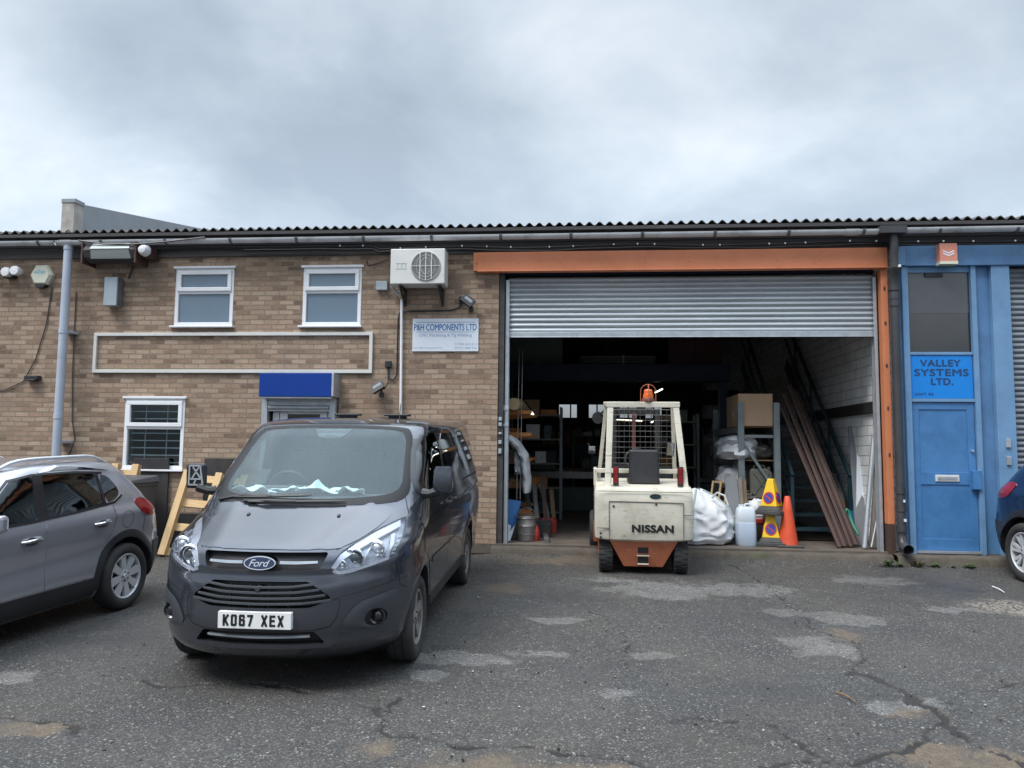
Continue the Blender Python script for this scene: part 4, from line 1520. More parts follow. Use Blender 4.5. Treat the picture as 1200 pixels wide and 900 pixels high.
    q.build('rear_bumper', M['black'], root, smooth=40)
    return root


def make_forklift():
    pit = R(4.0)
    root = FK = local(thing('forklift', 'scuffed cream and orange forklift truck backing out of the open workshop doorway', 'forklift', (.825, -.98, -.034), (pit, 0, R(-1.0))))
    root.scale = (.945, .945, .98)
    # local frame: rear axle at y = 0, rear face towards -y
    q = MB()
    hw = .655
    prof = lambda z: None
    # counterweight: curved rear, waist taper
    rows = []
    for z, w_, yr in ((.44, .60, -.26), (.47, .648, -.315), (.60, .655, -.335), (.95, .655, -.335), (1.09, .652, -.32), (1.135, .635, -.29)):
        ring = []
        for k in range(13):
            a = PI * k / 12
            cx = -math.cos(a)
            ring.append(Vector((math.copysign(abs(cx)**.35, cx) * w_ if abs(cx) > 1e-6 else 0, yr + .16 * (1 - abs(math.sin(a))**.35), z + (.018 * abs(cx) if z < .5 else 0))))
        ring += [Vector((w_, .95, z)), Vector((-w_, .95, z))]
        rows.append(ring)
    q.grid(rows, closed=True)
    q.add(rows[0], [tuple(reversed(range(len(rows[0]))))])
    q.add(rows[-1], [tuple(range(len(rows[-1])))])
    q.build('counterweight', M['cream'], root, smooth=35)
    # door lines of the battery / counterweight panel
    q = MB()
    y = -.3375
    for a, b in (((-.455, .45), (-.46, .965)), ((-.46, .965), (.515, .955)), ((.515, .955), (.52, .445)), ((.515, .80), (.63, .80)), ((-.62, .62), (-.46, .62)), ((-.62, 1.095), (.62, 1.09))):
        q.bar((a[0], y, a[1]), (b[0], y, b[1]), .006, .008, (0, 1, 0))
    for x, z in ((-.40, .90), (.16, .935), (-.57, .55), (-.57, .50)):
        q.lathe([(.001, -.003), (.014, -.002), (.016, .004)], 10, (x, y, z), 'y')
    q.build('panel_line', M['ftdark'], root)
    q = MB()
    put_text(q, 'NISSAN', -.155, .385, .575, .668, -.3395, .02, 0, 1.05, None, .005)
    q.build('lettering', M['ink'], root)
    q = MB()
    q.prism(ell(.15, 1.035, .075, .030), lambda u, v, d: (u, d, v), -.336, -.318)
    q.mat(1).prism(ell(.15, 1.035, .062, .020), lambda u, v, d: (u, d, v), -.3385, -.33)
    q.build('badge', [M['ink'], M['teal']], root)
    # orange chassis
    q = MB()
    q.hexa([(-.47, -.24, .44), (.46, -.24, .44), (.46, .3, .44), (-.47, .3, .44), (-.47, -.24, .44), (.46, -.24, .44), (.46, .3, .44), (-.47, .3, .44)][:0] or
           [(-.26, -.17, .10), (.26, -.17, .10), (.26, .30, .10), (-.26, .30, .10), (-.455, -.26, .455), (.455, -.26, .455), (.455, .30, .455), (-.455, .30, .455)])
    q.mat(1)
    for z in (.335, .205):
        yy = -.262 + (.455 - z) * .09 / .355
        q.box(-.075, .065, yy - .006, yy + .1, z - .05, z + .035)
    q.mat(2)
    q.box(-.09, .08, -.262, -.20, .248, .262)
    q.box(-.08, .07, -.245, -.19, .140, .152)
    q.build('tow_coupling_plate', [M['ftorange'], M['ink'], M['cream']], root, bevel=.008)
    q = MB()
    q.box(-.60, .60, .32, 1.55, .16, .62)
    q.hexa([(-.665, .45, .30), (-.60, .45, .30), (-.60, 1.5, .22), (-.665, 1.5, .22), (-.665, .40, .62), (-.60, .40, .62), (-.60, 1.5, .62), (-.665, 1.5, .62)])
    q.hexa([(.60, .45, .30), (.665, .45, .30), (.665, 1.5, .22), (.60, 1.5, .22), (.60, .40, .62), (.665, .40, .62), (.665, 1.5, .62), (.60, 1.5, .62)])
    q.build('chassis', M['ftorange'], root, bevel=.01)
    q = MB()
    q.box(-.655, .655, .955, 1.45, .62, 1.05)
    q.mat(1)
    q.box(-.668, -.650, .30, .80, .62, .95)
    q.build('side_cover', [M['cream'], M['ftdark']], root, bevel=.01)
    # wheels
    for x in (-.50, .50):
        rw = MB()
        rw.lathe([(.12, .09), (.20, .095), (.235, .085), (.248, .05), (.248, -.05), (.235, -.085), (.20, -.095), (.12, -.09)], 44, (x, 0, .248), 'x', cap=False)
        for k in range(22):
            a = 2 * PI * k / 22
            rot = Matrix.Rotation(a, 3, 'X')
            rw.cbox(Vector((x - .045, 0, .248)) + rot @ Vector((0, 0, .247)), (.085, .030, .012), rot)
            rot = Matrix.Rotation(a + .14, 3, 'X')
            rw.cbox(Vector((x + .045, 0, .248)) + rot @ Vector((0, 0, .247)), (.085, .030, .012), rot)
        wl = rw.build('wheel', M['rubber'], root, smooth=30)
        rm = MB()
        rm.lathe([(.001, .06), (.06, .06), (.07, .03), (.12, .04), (.125, -.04)], 24, (x, 0, .248), 'x', cap=False)
        rm.lathe([(.001, -.06), (.06, -.06), (.07, -.03), (.12, -.04)], 24, (x, 0, .248), 'x', cap=False)
        rm.build('rim', M['cream'], wl, smooth=30)
    for x in (-.62, .62):
        rw = MB()
        rw.lathe([(.16, .10), (.28, .105), (.315, .09), (.325, .05), (.325, -.05), (.315, -.09), (.28, -.105), (.16, -.10)], 44, (x, 1.33, .285), 'x', cap=False)
        wl = rw.build('wheel', M['rubber'], root, smooth=30)
        rm = MB()
        rm.lathe([(.001, .06), (.09, .06), (.10, .03), (.16, .05), (.165, -.04)], 24, (x, 1.33, .285), 'x', cap=False)
        rm.lathe([(.001, -.06), (.16, -.05)], 24, (x, 1.33, .285), 'x', cap=False)
        rm.build('rim', M['cream'], wl, smooth=30)
    # axle
    q = MB()
    q.tube([(-.46, 0, .25), (.46, 0, .25)], .05, 10)
    q.box(-.30, .30, -.05, .25, .20, .42)
    q.build('rear_axle', M['ftdark'], root)
    # overhead guard
    P = {'rl': ((-.475, -.14, 1.10), (-.435, .08, 2.20)), 'rr': ((.565, -.14, 1.10), (.455, .08, 2.20)), 'fl': ((-.60, 1.12, .98), (-.475, .93, 2.20)), 'fr': ((.56, 1.12, .98), (.50, .93, 2.20))}
    for k in ('rl', 'rr'):
        a, b = P[k]
        q = MB()
        q.bar(a, b, .085, .07, (0, 1, 0))
        q.build('guard_post', M['cream'], root, bevel=.01)
    for k in ('fl', 'fr'):
        a, b = P[k]
        q = MB()
        q.bar(a, b, .055, .06, (0, 1, 0))
        q.build('guard_post', M['cream'], root, bevel=.008)
    q = MB()
    q.bar((-.49, .07, 2.205), (.51, .07, 2.205), .075, .075)
    q.bar((-.52, .95, 2.205), (.54, .95, 2.205), .06, .06)
    q.bar((-.46, .09, 2.205), (-.49, .93, 2.205), .06, .055)
    q.bar((.48, .09, 2.205), (.51, .93, 2.205), .06, .055)
    for k in range(5):
        x = -.32 + k * .165
        q.bar((x, .09, 2.195), (x, .93, 2.195), .028, .035)
    q.build('overhead_guard', M['cream'], root, bevel=.008)
    q = MB()
    q.bar((-.66, .45, 1.285), (.62, .45, 1.285), .05, .06)
    q.bar((-.64, .47, 1.29), (-.64, 1.10, 1.25), .05, .05)
    q.bar((.60, .47, 1.29), (.60, 1.10, 1.25), .05, .05)
    q.bar((-.64, .45, 1.08), (-.64, .45, 1.28), .05, .05)
    q.bar((.60, .45, 1.08), (.60, .45, 1.28), .05, .05)
    q.build('side_rail', M['cream'], root, bevel=.008)
    q = MB()
    for k in range(12):
        z = 1.25 + k * .079
        q.tube([(-.52, 1.16, z), (.52, 1.16, z)], .0035, 4, cap=False)
    for k in range(14):
        x = -.52 + k * .08
        q.tube([(x, 1.16, 1.25), (x, 1.16, 2.12)], .0035, 4, cap=False)
    q.build('load_guard_mesh', M['mesh'], root)
    q = MB()
    for x in (-.34, .34):
        q.box(x - .04, x + .04, 1.62, 1.74, .15, 2.12)
    for z in (.4, 1.2, 2.04):
        q.box(-.30, .30, 1.66, 1.72, z, z + .09)
    q.box(-.48, .48, 1.78, 1.86, .28, .40)
    q.box(-.48, .48, 1.78, 1.86, .62, .72)
    for x in (-.38, .28):
        q.box(x, x + .10, 1.80, 1.86, .13, .66)
        q.box(x, x + .10, 1.80, 2.8, .12, .16)
    q.mat(1).box(-.06, .0, 1.62, 1.68, .3, 2.06)
    q.build('mast', [M['ftdark'], M['fred']], root, bevel=.005)
    q = MB()
    rows = []
    q.cbox((.035, .20, 1.365), (.42, .09, .47), Matrix.Rotation(R(-9), 3, 'X'))
    q.cbox((.035, .40, 1.15), (.44, .46, .12))
    st = q.build('seat', M['black'], root, bevel=.035)
    q = MB()
    a = [Vector((-.02 + .17 * math.cos(t), .98 + .05 * math.sin(t), 1.40 + .15 * math.sin(t))) for t in [2 * PI * k / 24 for k in range(24)]]
    q.tube(a, .014, 8, closed=True)
    q.tube([a[2], a[14]], .01, 6)
    q.tube([Vector((-.02, .98, 1.40)), (-.02, 1.10, 1.0)], .03, 8)
    q.box(-.50, .50, 1.05, 1.13, .98, 1.30)
    q.build('steering_column', M['black'], root, smooth=40)
    for x in (-.365, .495):
        q = MB()
        q.box(x - .038, x + .038, -.175, -.125, 1.145, 1.40)
        q.mat(1)
        for z0, z1 in ((1.30, 1.385), (1.22, 1.292), (1.185, 1.213)):
            q.box(x - .028, x + .028, -.184, -.174, z0, z1)
        q.build('tail_light', [M['black'], M['redlens']], root, bevel=.004)
    for x, y, z, s in ((-.69, .78, 1.55, -1), (.46, .86, 1.56, 1)):
        q = MB()
        if s == 1:
            q.cbox((x, y, z), (.115, .03, .185), Matrix.Rotation(.1, 3, 'Y'))
            q.mat(1).cbox((x, y - .017, z), (.095, .004, .165), Matrix.Rotation(.1, 3, 'Y'))
        else:
            q.cbox((x, y, z), (.11, .06, .10))
            q.mat(1).cbox((x, y - .032, z + .02), (.09, .004, .06))
        q.mat(0).tube([(x, y + .02, z), (x - s * -.06, .95, z + .08)], .008, 6)
        q.build('mirror', [M['black'], M['mirror']], root, bevel=.012)
    # working lamps and beacon
    for x, z in ((-.60, 2.0), (.56, 1.98)):
        q = MB()
        q.lathe([(.05, .07), (.085, .04), (.09, -.03), (.085, -.04), (.001, -.04)], 18, (x, 1.05, z), 'y')
        q.bar((x, 1.05, z + .02), (x * .86, .96, z + .10), .02, .02)
        q.build('work_lamp', M['black'], root, smooth=40)
    q = MB()
    q.lathe([(.001, 0), (.085, 0), (.09, .03), (.08, .05)], 20, (.085, .10, 2.243), 'z', cap=False)
    bc = q.build('beacon_base', M['fred'], root, smooth=40)
    q = MB()
    q.lathe([(.072, .05), (.072, .10), (.062, .105), (.060, .15), (.045, .165), (.001, .168)], 20, (.085, .10, 2.243), 'z', cap=False)
    q.build('beacon_lens', M['beacon'], bc, smooth=40)
    q = MB()
    for a in (0, PI / 2):
        arc = []
        for k in range(13):
            t = PI * k / 12
            r_ = .105
            arc.append(Vector((.085 + r_ * math.cos(t) * math.cos(a), .10 + r_ * math.cos(t) * math.sin(a), 2.245 + (.13 + .10 * math.sin(t) if 0 < k < 12 else 0))))
        q.tube(arc, .005, 5)
    q.build('beacon_cage', M['ftorange'], bc)
    return root
# ------------------------------------------------------------------ terrace of workshops
def wall_grid(mb, x0, x1, z0, z1, y0, y1, holes):
    """wall slab with rectangular openings"""
    xs = sorted({x0, x1} | {min(max(h[i], x0), x1) for h in holes for i in (0, 1)})
    zs = sorted({z0, z1} | {min(max(h[i], z0), z1) for h in holes for i in (2, 3)})
    solid = {}
    for i in range(len(xs) - 1):
        for j in range(len(zs) - 1):
            cx, cz = (xs[i] + xs[i + 1]) / 2, (zs[j] + zs[j + 1]) / 2
            solid[i, j] = not any(h[0] < cx < h[1] and h[2] < cz < h[3] for h in holes)
    for (i, j), s in solid.items():
        if not s:
            continue
        a, b, c, d = xs[i], xs[i + 1], zs[j], zs[j + 1]
        mb.add([(a, y0, c), (b, y0, c), (b, y0, d), (a, y0, d)], [(0, 1, 2, 3)])
        mb.add([(a, y1, c), (b, y1, c), (b, y1, d), (a, y1, d)], [(3, 2, 1, 0)])
        for di, dj, quad in ((-1, 0, [(a, y0, c), (a, y0, d), (a, y1, d), (a, y1, c)]), (1, 0, [(b, y0, d), (b, y0, c), (b, y1, c), (b, y1, d)]),
                             (0, -1, [(b, y0, c), (a, y0, c), (a, y1, c), (b, y1, c)]), (0, 1, [(a, y0, d), (b, y0, d), (b, y1, d), (a, y1, d)])):
            if not solid.get((i + di, j + dj), False):
                mb.add(quad, [(0, 1, 2, 3)])
    return mb


EAVE = 4.815
GUT = 4.645
bld = thing('workshop_terrace', 'long brown brick workshop terrace with corrugated roof and wide orange framed opening', 'building', (-5, 0, 0))
W1, W2, W3 = (-6.205, -5.275, 3.36, 4.25), (-4.18, -3.275, 3.355, 4.245), (-6.92, -5.965, 1.17, 2.24)
DOOR = (-4.66, -3.58, 0.10, 2.30)
q = MB()
wall_grid(q, -15.0, -1.19, -.15, 4.62, 0, .25, [W1, W2, W3, DOOR])
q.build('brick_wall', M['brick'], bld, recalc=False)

# party walls, partitions and back wall
q = MB()
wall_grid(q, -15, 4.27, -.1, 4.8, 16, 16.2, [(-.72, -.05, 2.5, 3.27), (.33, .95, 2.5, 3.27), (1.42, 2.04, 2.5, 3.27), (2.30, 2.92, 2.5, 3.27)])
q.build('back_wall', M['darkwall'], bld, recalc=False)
for x0, x1 in ((-.72, -.05), (.33, .95), (1.42, 2.04), (2.30, 2.92)):
    q = MB()
    for t in ((0, .64, 1) if x0 < 0 else (0, .5, 1)):
        x = x0 + (x1 - x0) * t
        q.box(x - .025, x + .025, 16.06, 16.12, 2.5, 3.27)
    q.box(x0, x1, 16.065, 16.115, 2.49, 2.54)
    q.box(x0, x1, 16.065, 16.115, 3.23, 3.28)
    q.build('back_window_frame', M['black'], bld)
q = MB()
q.hexa([(4.27, .13, -.1), (4.47, .13, -.1), (4.47, 16, -.1), (4.27, 16, -.1), (4.27, .13, 4.77), (4.47, .13, 4.77), (4.47, 16, 4.80), (4.27, 16, 4.80)])
q.add([(4.27, .13, 4.80), (4.27, 16, 4.80), (4.27, 8, 5.6), (4.47, .13, 4.80), (4.47, 16, 4.80), (4.47, 8, 5.6)], [(0, 2, 1), (3, 4, 5), (0, 3, 5, 2), (2, 5, 4, 1)])
q.build('blockwork_party_wall', M['block'], bld)
q = MB()
q.box(-1.80, -1.62, .25, 5.5, -.1, 4.72)
q.box(-15, -1.62, 5.5, 5.6, -.1, 5.4)
q.box(-15.2, -15, 0, 16.2, -.1, 4.7)
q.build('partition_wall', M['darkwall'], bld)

# roof: corrugated sheets over the whole terrace
E0 = EAVE
PIT = .105
q = MB()
xs = np.arange(-15, 14.001, .146 / 8)
amp = .026


def wave(x):
    return amp * math.cos(2 * PI * x / .146)


row = lambda y, dz, s=1: [Vector((x, y, E0 + (abs(y + .20) * PIT if y < 8 else (16.72 - y) * PIT) + dz + wave(x))) for x in xs]
q.grid([row(-.20, -.010), row(-.20, 0), row(8, 0), row(16.4, 0)])
q.grid([row(-.20, -.010), row(8, -.010), row(16.4, -.010)])
q.build('corrugated_roof', M['roof'], bld, smooth=60, recalc=False)
q = MB()
q.box(-15, 4.27, .28, 8, 4.60, 4.62)
q.box(-15, 4.27, 8, 16, 4.60, 4.62)
q.build('ceiling_lining', M['inroof'], bld) if False else None
q = MB()
q.hexa([(-15, .26, 4.72), (4.27, .26, 4.72), (4.27, 8, 5.55), (-15, 8, 5.55), (-15, .26, 4.76), (4.27, .26, 4.76), (4.27, 8, 5.58), (-15, 8, 5.58)])
q.hexa([(-15, 8, 5.55), (4.27, 8, 5.55), (4.27, 16, 4.72), (-15, 16, 4.72), (-15, 8, 5.58), (4.27, 8, 5.58), (4.27, 16, 4.76), (-15, 16, 4.76)])
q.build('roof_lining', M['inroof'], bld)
q = MB()
q.box(-15, 14, -.035, .0, 4.435, 4.62)
q.box(-15, 14, -.055, -.02, 4.60, 4.70)
q.box(-15, 14, -.18, -.02, EAVE - .060, EAVE - .045)
q.box(-15, 14, -.195, -.165, EAVE - .085, EAVE - .038)
q.build('fascia_board', M['fascia'], bld)
q = MB()
q.box(-15, 14, -.018, .25, 4.621, 4.765)
q.build('eaves_beam', M['fascia'], bld)


def half_pipe(mb, x0, x1, y, z0, z1, r):
    a = [PI + PI * k / 12 * 1.0 for k in range(13)]
    o = [(r * math.cos(t), r * math.sin(t)) for t in a]
    i = [((r - .005) * math.cos(t), (r - .005) * math.sin(t)) for t in reversed(a)]
    sec = o + i
    mb.grid([[Vector((x0, y + u, z0 + v)) for u, v in sec], [Vector((x1, y + u, z1 + v)) for u, v in sec]], closed=True)
    return mb


q = MB()
PX = W(72.5, 420, -.24).x
GY = -.26
half_pipe(q, -15, -8.02, GY, GUT, GUT - .005, .062)
half_pipe(q, -8.0, 4.20, GY, GUT - .005, GUT - .005, .064)
half_pipe(q, 4.46, 14, GY - .01, GUT + .005, GUT + .04, .066)
for x in np.arange(-14.4, 14, 1.02):
    if abs(x - 4.33) > .2:
        z = GUT + (max(0, x - 4.46) * .0036)
        q.mat(1)
        half_pipe(q, x - .022, x + .022, GY - .004, z, z, .070)
q.mat(0)
half_pipe(q, 3.72, 3.90, GY, GUT - .003, GUT - .003, .074)
half_pipe(q, PX - .09, PX + .09, GY, GUT - .002, GUT - .002, .076)
q.build('gutter', [M['gutter'], M['gutterdark']], bld, smooth=50)
q = MB()
PX = W(72.5, 420, -.24).x
q.tube([(PX, -.24, GUT - .04), (PX, -.24, .0)], .062, 18)
for z in (3.25, 1.95, GUT - .10):
    q.tube([(PX, -.24, z - .035), (PX, -.24, z + .035)], .069, 18)
for z in (3.23, 1.55):
    q.box(PX - .085, PX + .085, -.20, 0, z, z + .035)
q.build('grey_downpipe', M['pipe'], bld, smooth=50)
q = MB()
q.box(4.16, 4.52, GY - .10, GY + .09, GUT - .07, GUT + .03)
q.tube([(4.375, GY + .02, GUT - .05), (4.375, -.27, GUT - .25), (4.375, -.24, 4.30), (4.375, -.24, 4.10)], .058, 16)
q.tube([(4.375, -.24, 4.12), (4.39, -.20, 4.05), (4.40, -.15, 3.95), (4.40, -.15, 3.80)], .072, 16)
q.tube([(4.40, -.15, 3.86), (4.40, -.15, .36)], .058, 16)
for z in (3.72, 3.62, 1.02, .78, .50):
    q.tube([(4.40, -.15, z - .045), (4.40, -.15, z + .045)], .068, 16)
q.tube([(4.40, -.15, .40), (4.40, -.17, .30), (4.40, -.25, .25), (4.40, -.36, .235)], [.062, .066, .068, .070], 16, cap=False)
q.mat(1)
for z, w in ((4.10, .03), (.86, .02), (.60, .03)):
    q.box(4.41, 4.41 + w, -.226 if z < 4 else -.315, -.2, z, z + .035)
q.build('black_downpipe', [M['blackpipe'], M['clip']], bld, smooth=50)

# rising parapet of the fire wall at the left
q = MB()
q.hexa([(-8.14, .03, 4.80), (-7.95, .03, 4.80), (-7.95, 7.5, 5.7), (-8.14, 7.5, 5.7), (-8.14, .03, 5.33), (-7.95, .03, 5.34), (-7.95, 7.5, 6.75), (-8.14, 7.5, 6.75)])
q.build('parapet_flashing', M['parapet'], bld)
q = MB()
xa, xb = W(74, 250, -.15).x, W(89, 250, -.15).x
q.box(xa, xb, -.19, .03, 4.80, 5.28)
q.mat(1).box(xa - .008, xb + .012, -.20, .04, 5.27, 5.34)
q.build('parapet_end', [M['render'], M['parapet']], bld, bevel=.008)


# windows
def upvc_window(x0, x1, z0, z1, pane, bars=False):
    fr = MB()
    y0, y1 = -.012, .06
    t = .055
    for a, b, c, d in ((x0, x1, z1 - t, z1), (x0, x1, z0, z0 + t)):
        fr.box(a, b, y0, y1, c, d)
    fr.box(x0, x0 + t, y0 + .001, y1, z0 + t, z1 - t)
    fr.box(x1 - t, x1, y0 + .001, y1, z0 + t, z1 - t)
    zt = z1 - .40 * (z1 - z0) - .01
    fr.box(x0 + t, x1 - t, y0 + .003, y1, zt - .028, zt + .028)
    f = fr.build('window', M['upvc'], bld, bevel=.006)
    s = MB()
    a, b, c, d = x0 + .035, x1 - .035, zt + .012, z1 - .035
    for e in ((a, b, d - .06, d), (a, b, c, c + .06)):
        s.box(e[0], e[1], -.035, .012, e[2], e[3])
    s.box(a, a + .06, -.034, .012, c + .06, d - .06)
    s.box(b - .06, b, -.034, .012, c + .06, d - .06)
    s.build('sash', M['upvc'], f, bevel=.006)
    g = MB()
    g.box(a + .05, b - .05, .0, .014, c + .05, d - .05)
    g.box(x0 + t - .01, x1 - t + .01, .018, .030, z0 + t - .01, zt - .02)
    g.build('pane', pane, f)
    h = MB()
    h.box(x0 - .03, x1 + .03, -.045, .0, z1, z1 + .035)
    h.build('head_trim', M['upvc'], f, bevel=.004)
    h = MB()
    h.box(x0 - .045, x1 + .03, -.075, .02, z0 - .03, z0 - .002)
    h.build('sill', M['upvc'], f, bevel=.006)
    if bars:
        g = MB()
        n = 9
        for k in range(n):
            z = z0 + .10 + k * (z1 - z0 - .18) / (n - 1)
            if abs(z - zt) > .05:
                g.bar((x0 + .06, .085, z), (x1 - .06, .085, z), .012, .016)
        for k in (.30, .66):
            x = x0 + (x1 - x0) * k
            g.bar((x, .097, z0 + .06), (x, .097, z1 - .06), .012, .012)
        g.build('security_grille', M['galv'], f)
    return f


upvc_window(*W1, M['film'])
upvc_window(*W2, M['film'])
upvc_window(*W3, M['wglass'], True)
# entrance with its blue shutter box
q = MB()
q.box(-4.69, -3.60, -.30, -.002, 2.265, 2.605)
q.mat(1).box(-3.60, -3.565, -.30, -.002, 2.265, 2.605)
q.mat(1).box(-4.68, -3.60, -.285, -.01, 2.235, 2.265)
es = q.build('entrance_shutter_box', [M['royal'], M['galv']], bld, bevel=.006)
for x in (-4.68, -3.64):
    q = MB()
    q.box(x - .045, x + .045, -.10, -.005, .1, 2.255)
    q.build('shutter_guide', M['galv'], es, bevel=.004)
q = MB()
q.box(-4.635, -3.685, -.075, -.045, 2.06, 2.255)
q.tube([(-4.62, -.075, 2.115), (-3.70, -.075, 2.115)], .035, 10)
for k in range(2):
    q.box(-4.635, -3.685, -.088, -.07, 2.17 + k * .05, 2.20 + k * .05)
q.build('shutter_curtain', M['galv'], es, smooth=40)
q = MB()
q.box(-4.66, -3.58, .06, .12, 2.18, 2.30)
for x0, x1 in ((-4.60, -4.50), (-4.49, -4.37), (-3.87, -3.76), (-3.75, -3.62)):
    q.box(x0, x1, .03, .11, .1, 2.18)
q.box(-4.37, -3.87, .03, .10, .1, 1.0)
q.box(-4.37, -3.87, .03, .10, 2.02, 2.18)
dr = q.build('entrance_door', M['upvc'], bld, bevel=.006)
q = MB()
q.box(-4.375, -3.865, .05, .07, .98, 2.03)
q.build('pane', M['darkglass'], dr)

# wide opening: steel, orange lintel, roller shutter
q = MB()
q.box(-1.50, 4.345, -.10, .0, 4.145, 4.432)
q.box(-1.50, 4.345, -.13, -.005, 4.135, 4.152)
q.box(-1.565, -1.50, -.085, -.0, 4.155, 4.432)
q.mat(1)
for x in (-1.53,) + tuple(-.9 + .62 * k for k in range(9)):
    q.lathe([(.001, -.006), (.014, -.004), (.016, .003)], 8, (x, -.1 if x > -1.5 else -.086, 4.27), 'y')
q.build('orange_lintel', [M['orange'], M['orange']], bld, bevel=.004)
q = MB()
q.box(4.262, 4.352, -.06, .12, .55, 4.135)
q.mat(1).box(4.262, 4.352, -.058, .12, .13, .55)
q.mat(1)
for z in (1.5, 2.15, 2.75, 3.35, 3.85):
    q.prism(ell(4.307, z, .016, .035, 10), lambda u, v, d: (u, d, v), -.064, -.056)
q.build('orange_jamb', [M['orange'], M['redox']], bld, bevel=.004)
q = MB()
q.box(-1.188, -1.105, .02, .25, .1, 4.135)
q.build('steel_column', M['fascia'], bld)
q = MB()
q.box(-1.105, -1.035, .06, .09, .14, 4.05)
q.box(-1.105, -1.085, .06, .20, .14, 4.05)
q.box(-1.105, -1.035, .17, .20, .14, 4.05)
q.box(-1.112, -1.030, .050, .062, 2.10, 2.16)
q.box(-1.112, -1.030, .050, .062, 1.86, 1.90)
q.build('shutter_guide', M['galv'], bld, bevel=.003)
q = MB()
q.box(4.195, 4.258, .06, .09, .14, 4.05)
q.box(4.236, 4.258, .06, .20, .14, 4.05)
q.box(4.195, 4.258, .17, .20, .14, 4.05)
q.build('shutter_guide', M['galv'], bld, bevel=.003)
q = MB()
sl = []
z = 4.10
pts = []
while z > 3.27:
    for t, dy in ((0, .012), (.10, .004), (.22, -.008), (.42, -.016), (.62, -.016), (.80, -.008), (.92, .002)):
        pts.append((z - t * .0765, .130 + dy))
    z -= .0765
pts.append((3.262, .142))
q.grid([[Vector((x, y, z)) for z, y in pts] for x in (-1.05, 1.6, 4.21)])
q.grid([[Vector((x, y + .018, z)) for z, y in pts] for x in (-1.05, 4.21)])
rs = q.build('roller_shutter', M['slat'], bld, smooth=30, recalc=False)
q = MB()
q.box(-1.05, 4.21, .105, .165, 3.185, 3.268)
q.box(-1.05, 4.21, .095, .165, 3.185, 3.197)
q.build('bottom_rail', M['galv'], rs, bevel=.004)
q = MB()
q.tube([(-1.05, .34, 3.98), (4.21, .34, 3.98)], .15, 20)
q.build('shutter_barrel', M['fascia'], rs, smooth=40)
q = MB()
q.box(-1.1, 4.25, .20, .26, 4.14, 4.7)
q.build('inner_lintel', M['mezz'], bld)
# switches on the left column
q = MB()
for z, h, m in ((1.94, .055, 0), (1.86, .055, 0), (1.74, .03, 1), (1.60, .055, 0), (1.46, .075, 0)):
    q.mat(m).box(-1.170, -1.125, -.012, .02, z, z + h)
single(q.build('switch_panel', [M['boxgrey'], M['galv']], bevel=.006), 'column of small grey switches on dark post left of the opening', 'switch')

# the blue unit at the right
un = thing('blue_shopfront', 'faded blue steel shopfront with door, sign panel and dull grey roller shutter', 'shopfront', (6.5, 0, .1))
q = MB()
q.box(4.47, 14, -.10, 0, 4.165, 4.45)
q.mat(1).box(4.475, 4.585, -.112, -.1, 4.175, 4.44)
q.mat(0)
q.build('header_beam', [M['blue'], M['bluelight']], un, bevel=.004)
q = MB()
q.box(4.47, 4.545, -.02, .10, .15, 4.165)
q.build('post', M['blue'], un, bevel=.004)
q = MB()
q.box(4.545, 4.628, -.065, .06, .15, 4.165)
q.build('post', M['bluelight'], un, bevel=.004)
q = MB()
q.box(5.478, 5.545, -.065, .06, .15, 4.165)
q.build('post', M['bluelight'], un, bevel=.004)
q = MB()
q.box(5.545, 5.745, .005, .08, .15, 4.165)
q.build('post', M['blue'], un, bevel=.004)
q = MB()
q.box(5.745, 5.99, -.075, .09, .15, 4.165)
q.mat(1)
for z in (1.62, 1.38):
    q.box(5.84, 5.90, -.10, -.07, z, z + .12)
q.build('post', [M['bluelight'], M['galv']], un, bevel=.004)
q = MB()
for x0, z0, z1 in ((4.628, 2.905, 2.945), (4.628, 2.245, 2.29)):
    q.box(x0, 5.478, -.045, .05, z0, z1)
q.box(4.628, 5.478, -.03, .05, 4.08, 4.165)
q.build('transom', M['bluelight'], un, bevel=.004)
q = MB()
q.box(4.628, 5.478, .0, .015, 2.945, 4.08)
q.mat(1).box(4.64, 5.466, -.006, .0, 3.50, 4.08)  # upper half greyer: a reflection painted as its own pane
q.mat(2).box(4.88, 5.12, -.03, 0, 4.02, 4.075)
q.build('upper_pane', [M['darkglass'], M['uppane'], M['black']], un)
q = MB()
q.box(4.632, 5.474, -.01, .035, .195, 2.243)
dd = q.build('door', M['bluedoor'], un)
q = MB()
x0, x1 = 4.632, 5.474
for a, b, c, d in ((x0 + .004, x1 - .004, 2.14, 2.24), (x0 + .004, x1 - .004, .20, .36), (x0 + .10, x1 - .10, 1.10, 1.27)):
    q.box(a, b, -.022, -.009, c, d)
for a, b in ((x0 + .004, x0 + .10), (x1 - .10, x1 - .004)):
    q.box(a, b, -.0215, -.009, .36, 2.14)
q.build('door_stile', M['bluedoor'], dd, bevel=.003)
q = MB()
q.box(4.92, 5.235, -.036, -.02, 1.145, 1.235)
q.mat(1).box(4.945, 5.21, -.042, -.03, 1.165, 1.212)
q.build('letter_plate', [M['accream'], M['galv']], dd, bevel=.003)
q = MB()
q.box(5.39, 5.505, -.10, -.02, 1.04, 1.30)
q.build('lock_box', M['bluedoor'], dd, bevel=.006)
q = MB()
q.lathe([(.001, -.05), (.018, -.05), (.018, -.02)], 10, (5.42, 0, 1.57), 'y')
q.build('handle', M['galv'], dd)
q = MB()
q.box(4.632, 5.474, -.075, .03, .165, .197)
q.build('threshold_bar', M['galv'], dd)
q = MB()
z = 4.16
pts = []
while z > .22:
    for t, dy in ((0, .012), (.10, .004), (.22, -.008), (.42, -.016), (.62, -.016), (.80, -.008), (.92, .002)):
        pts.append((z - t * .0765, .06 + dy))
    z -= .0765
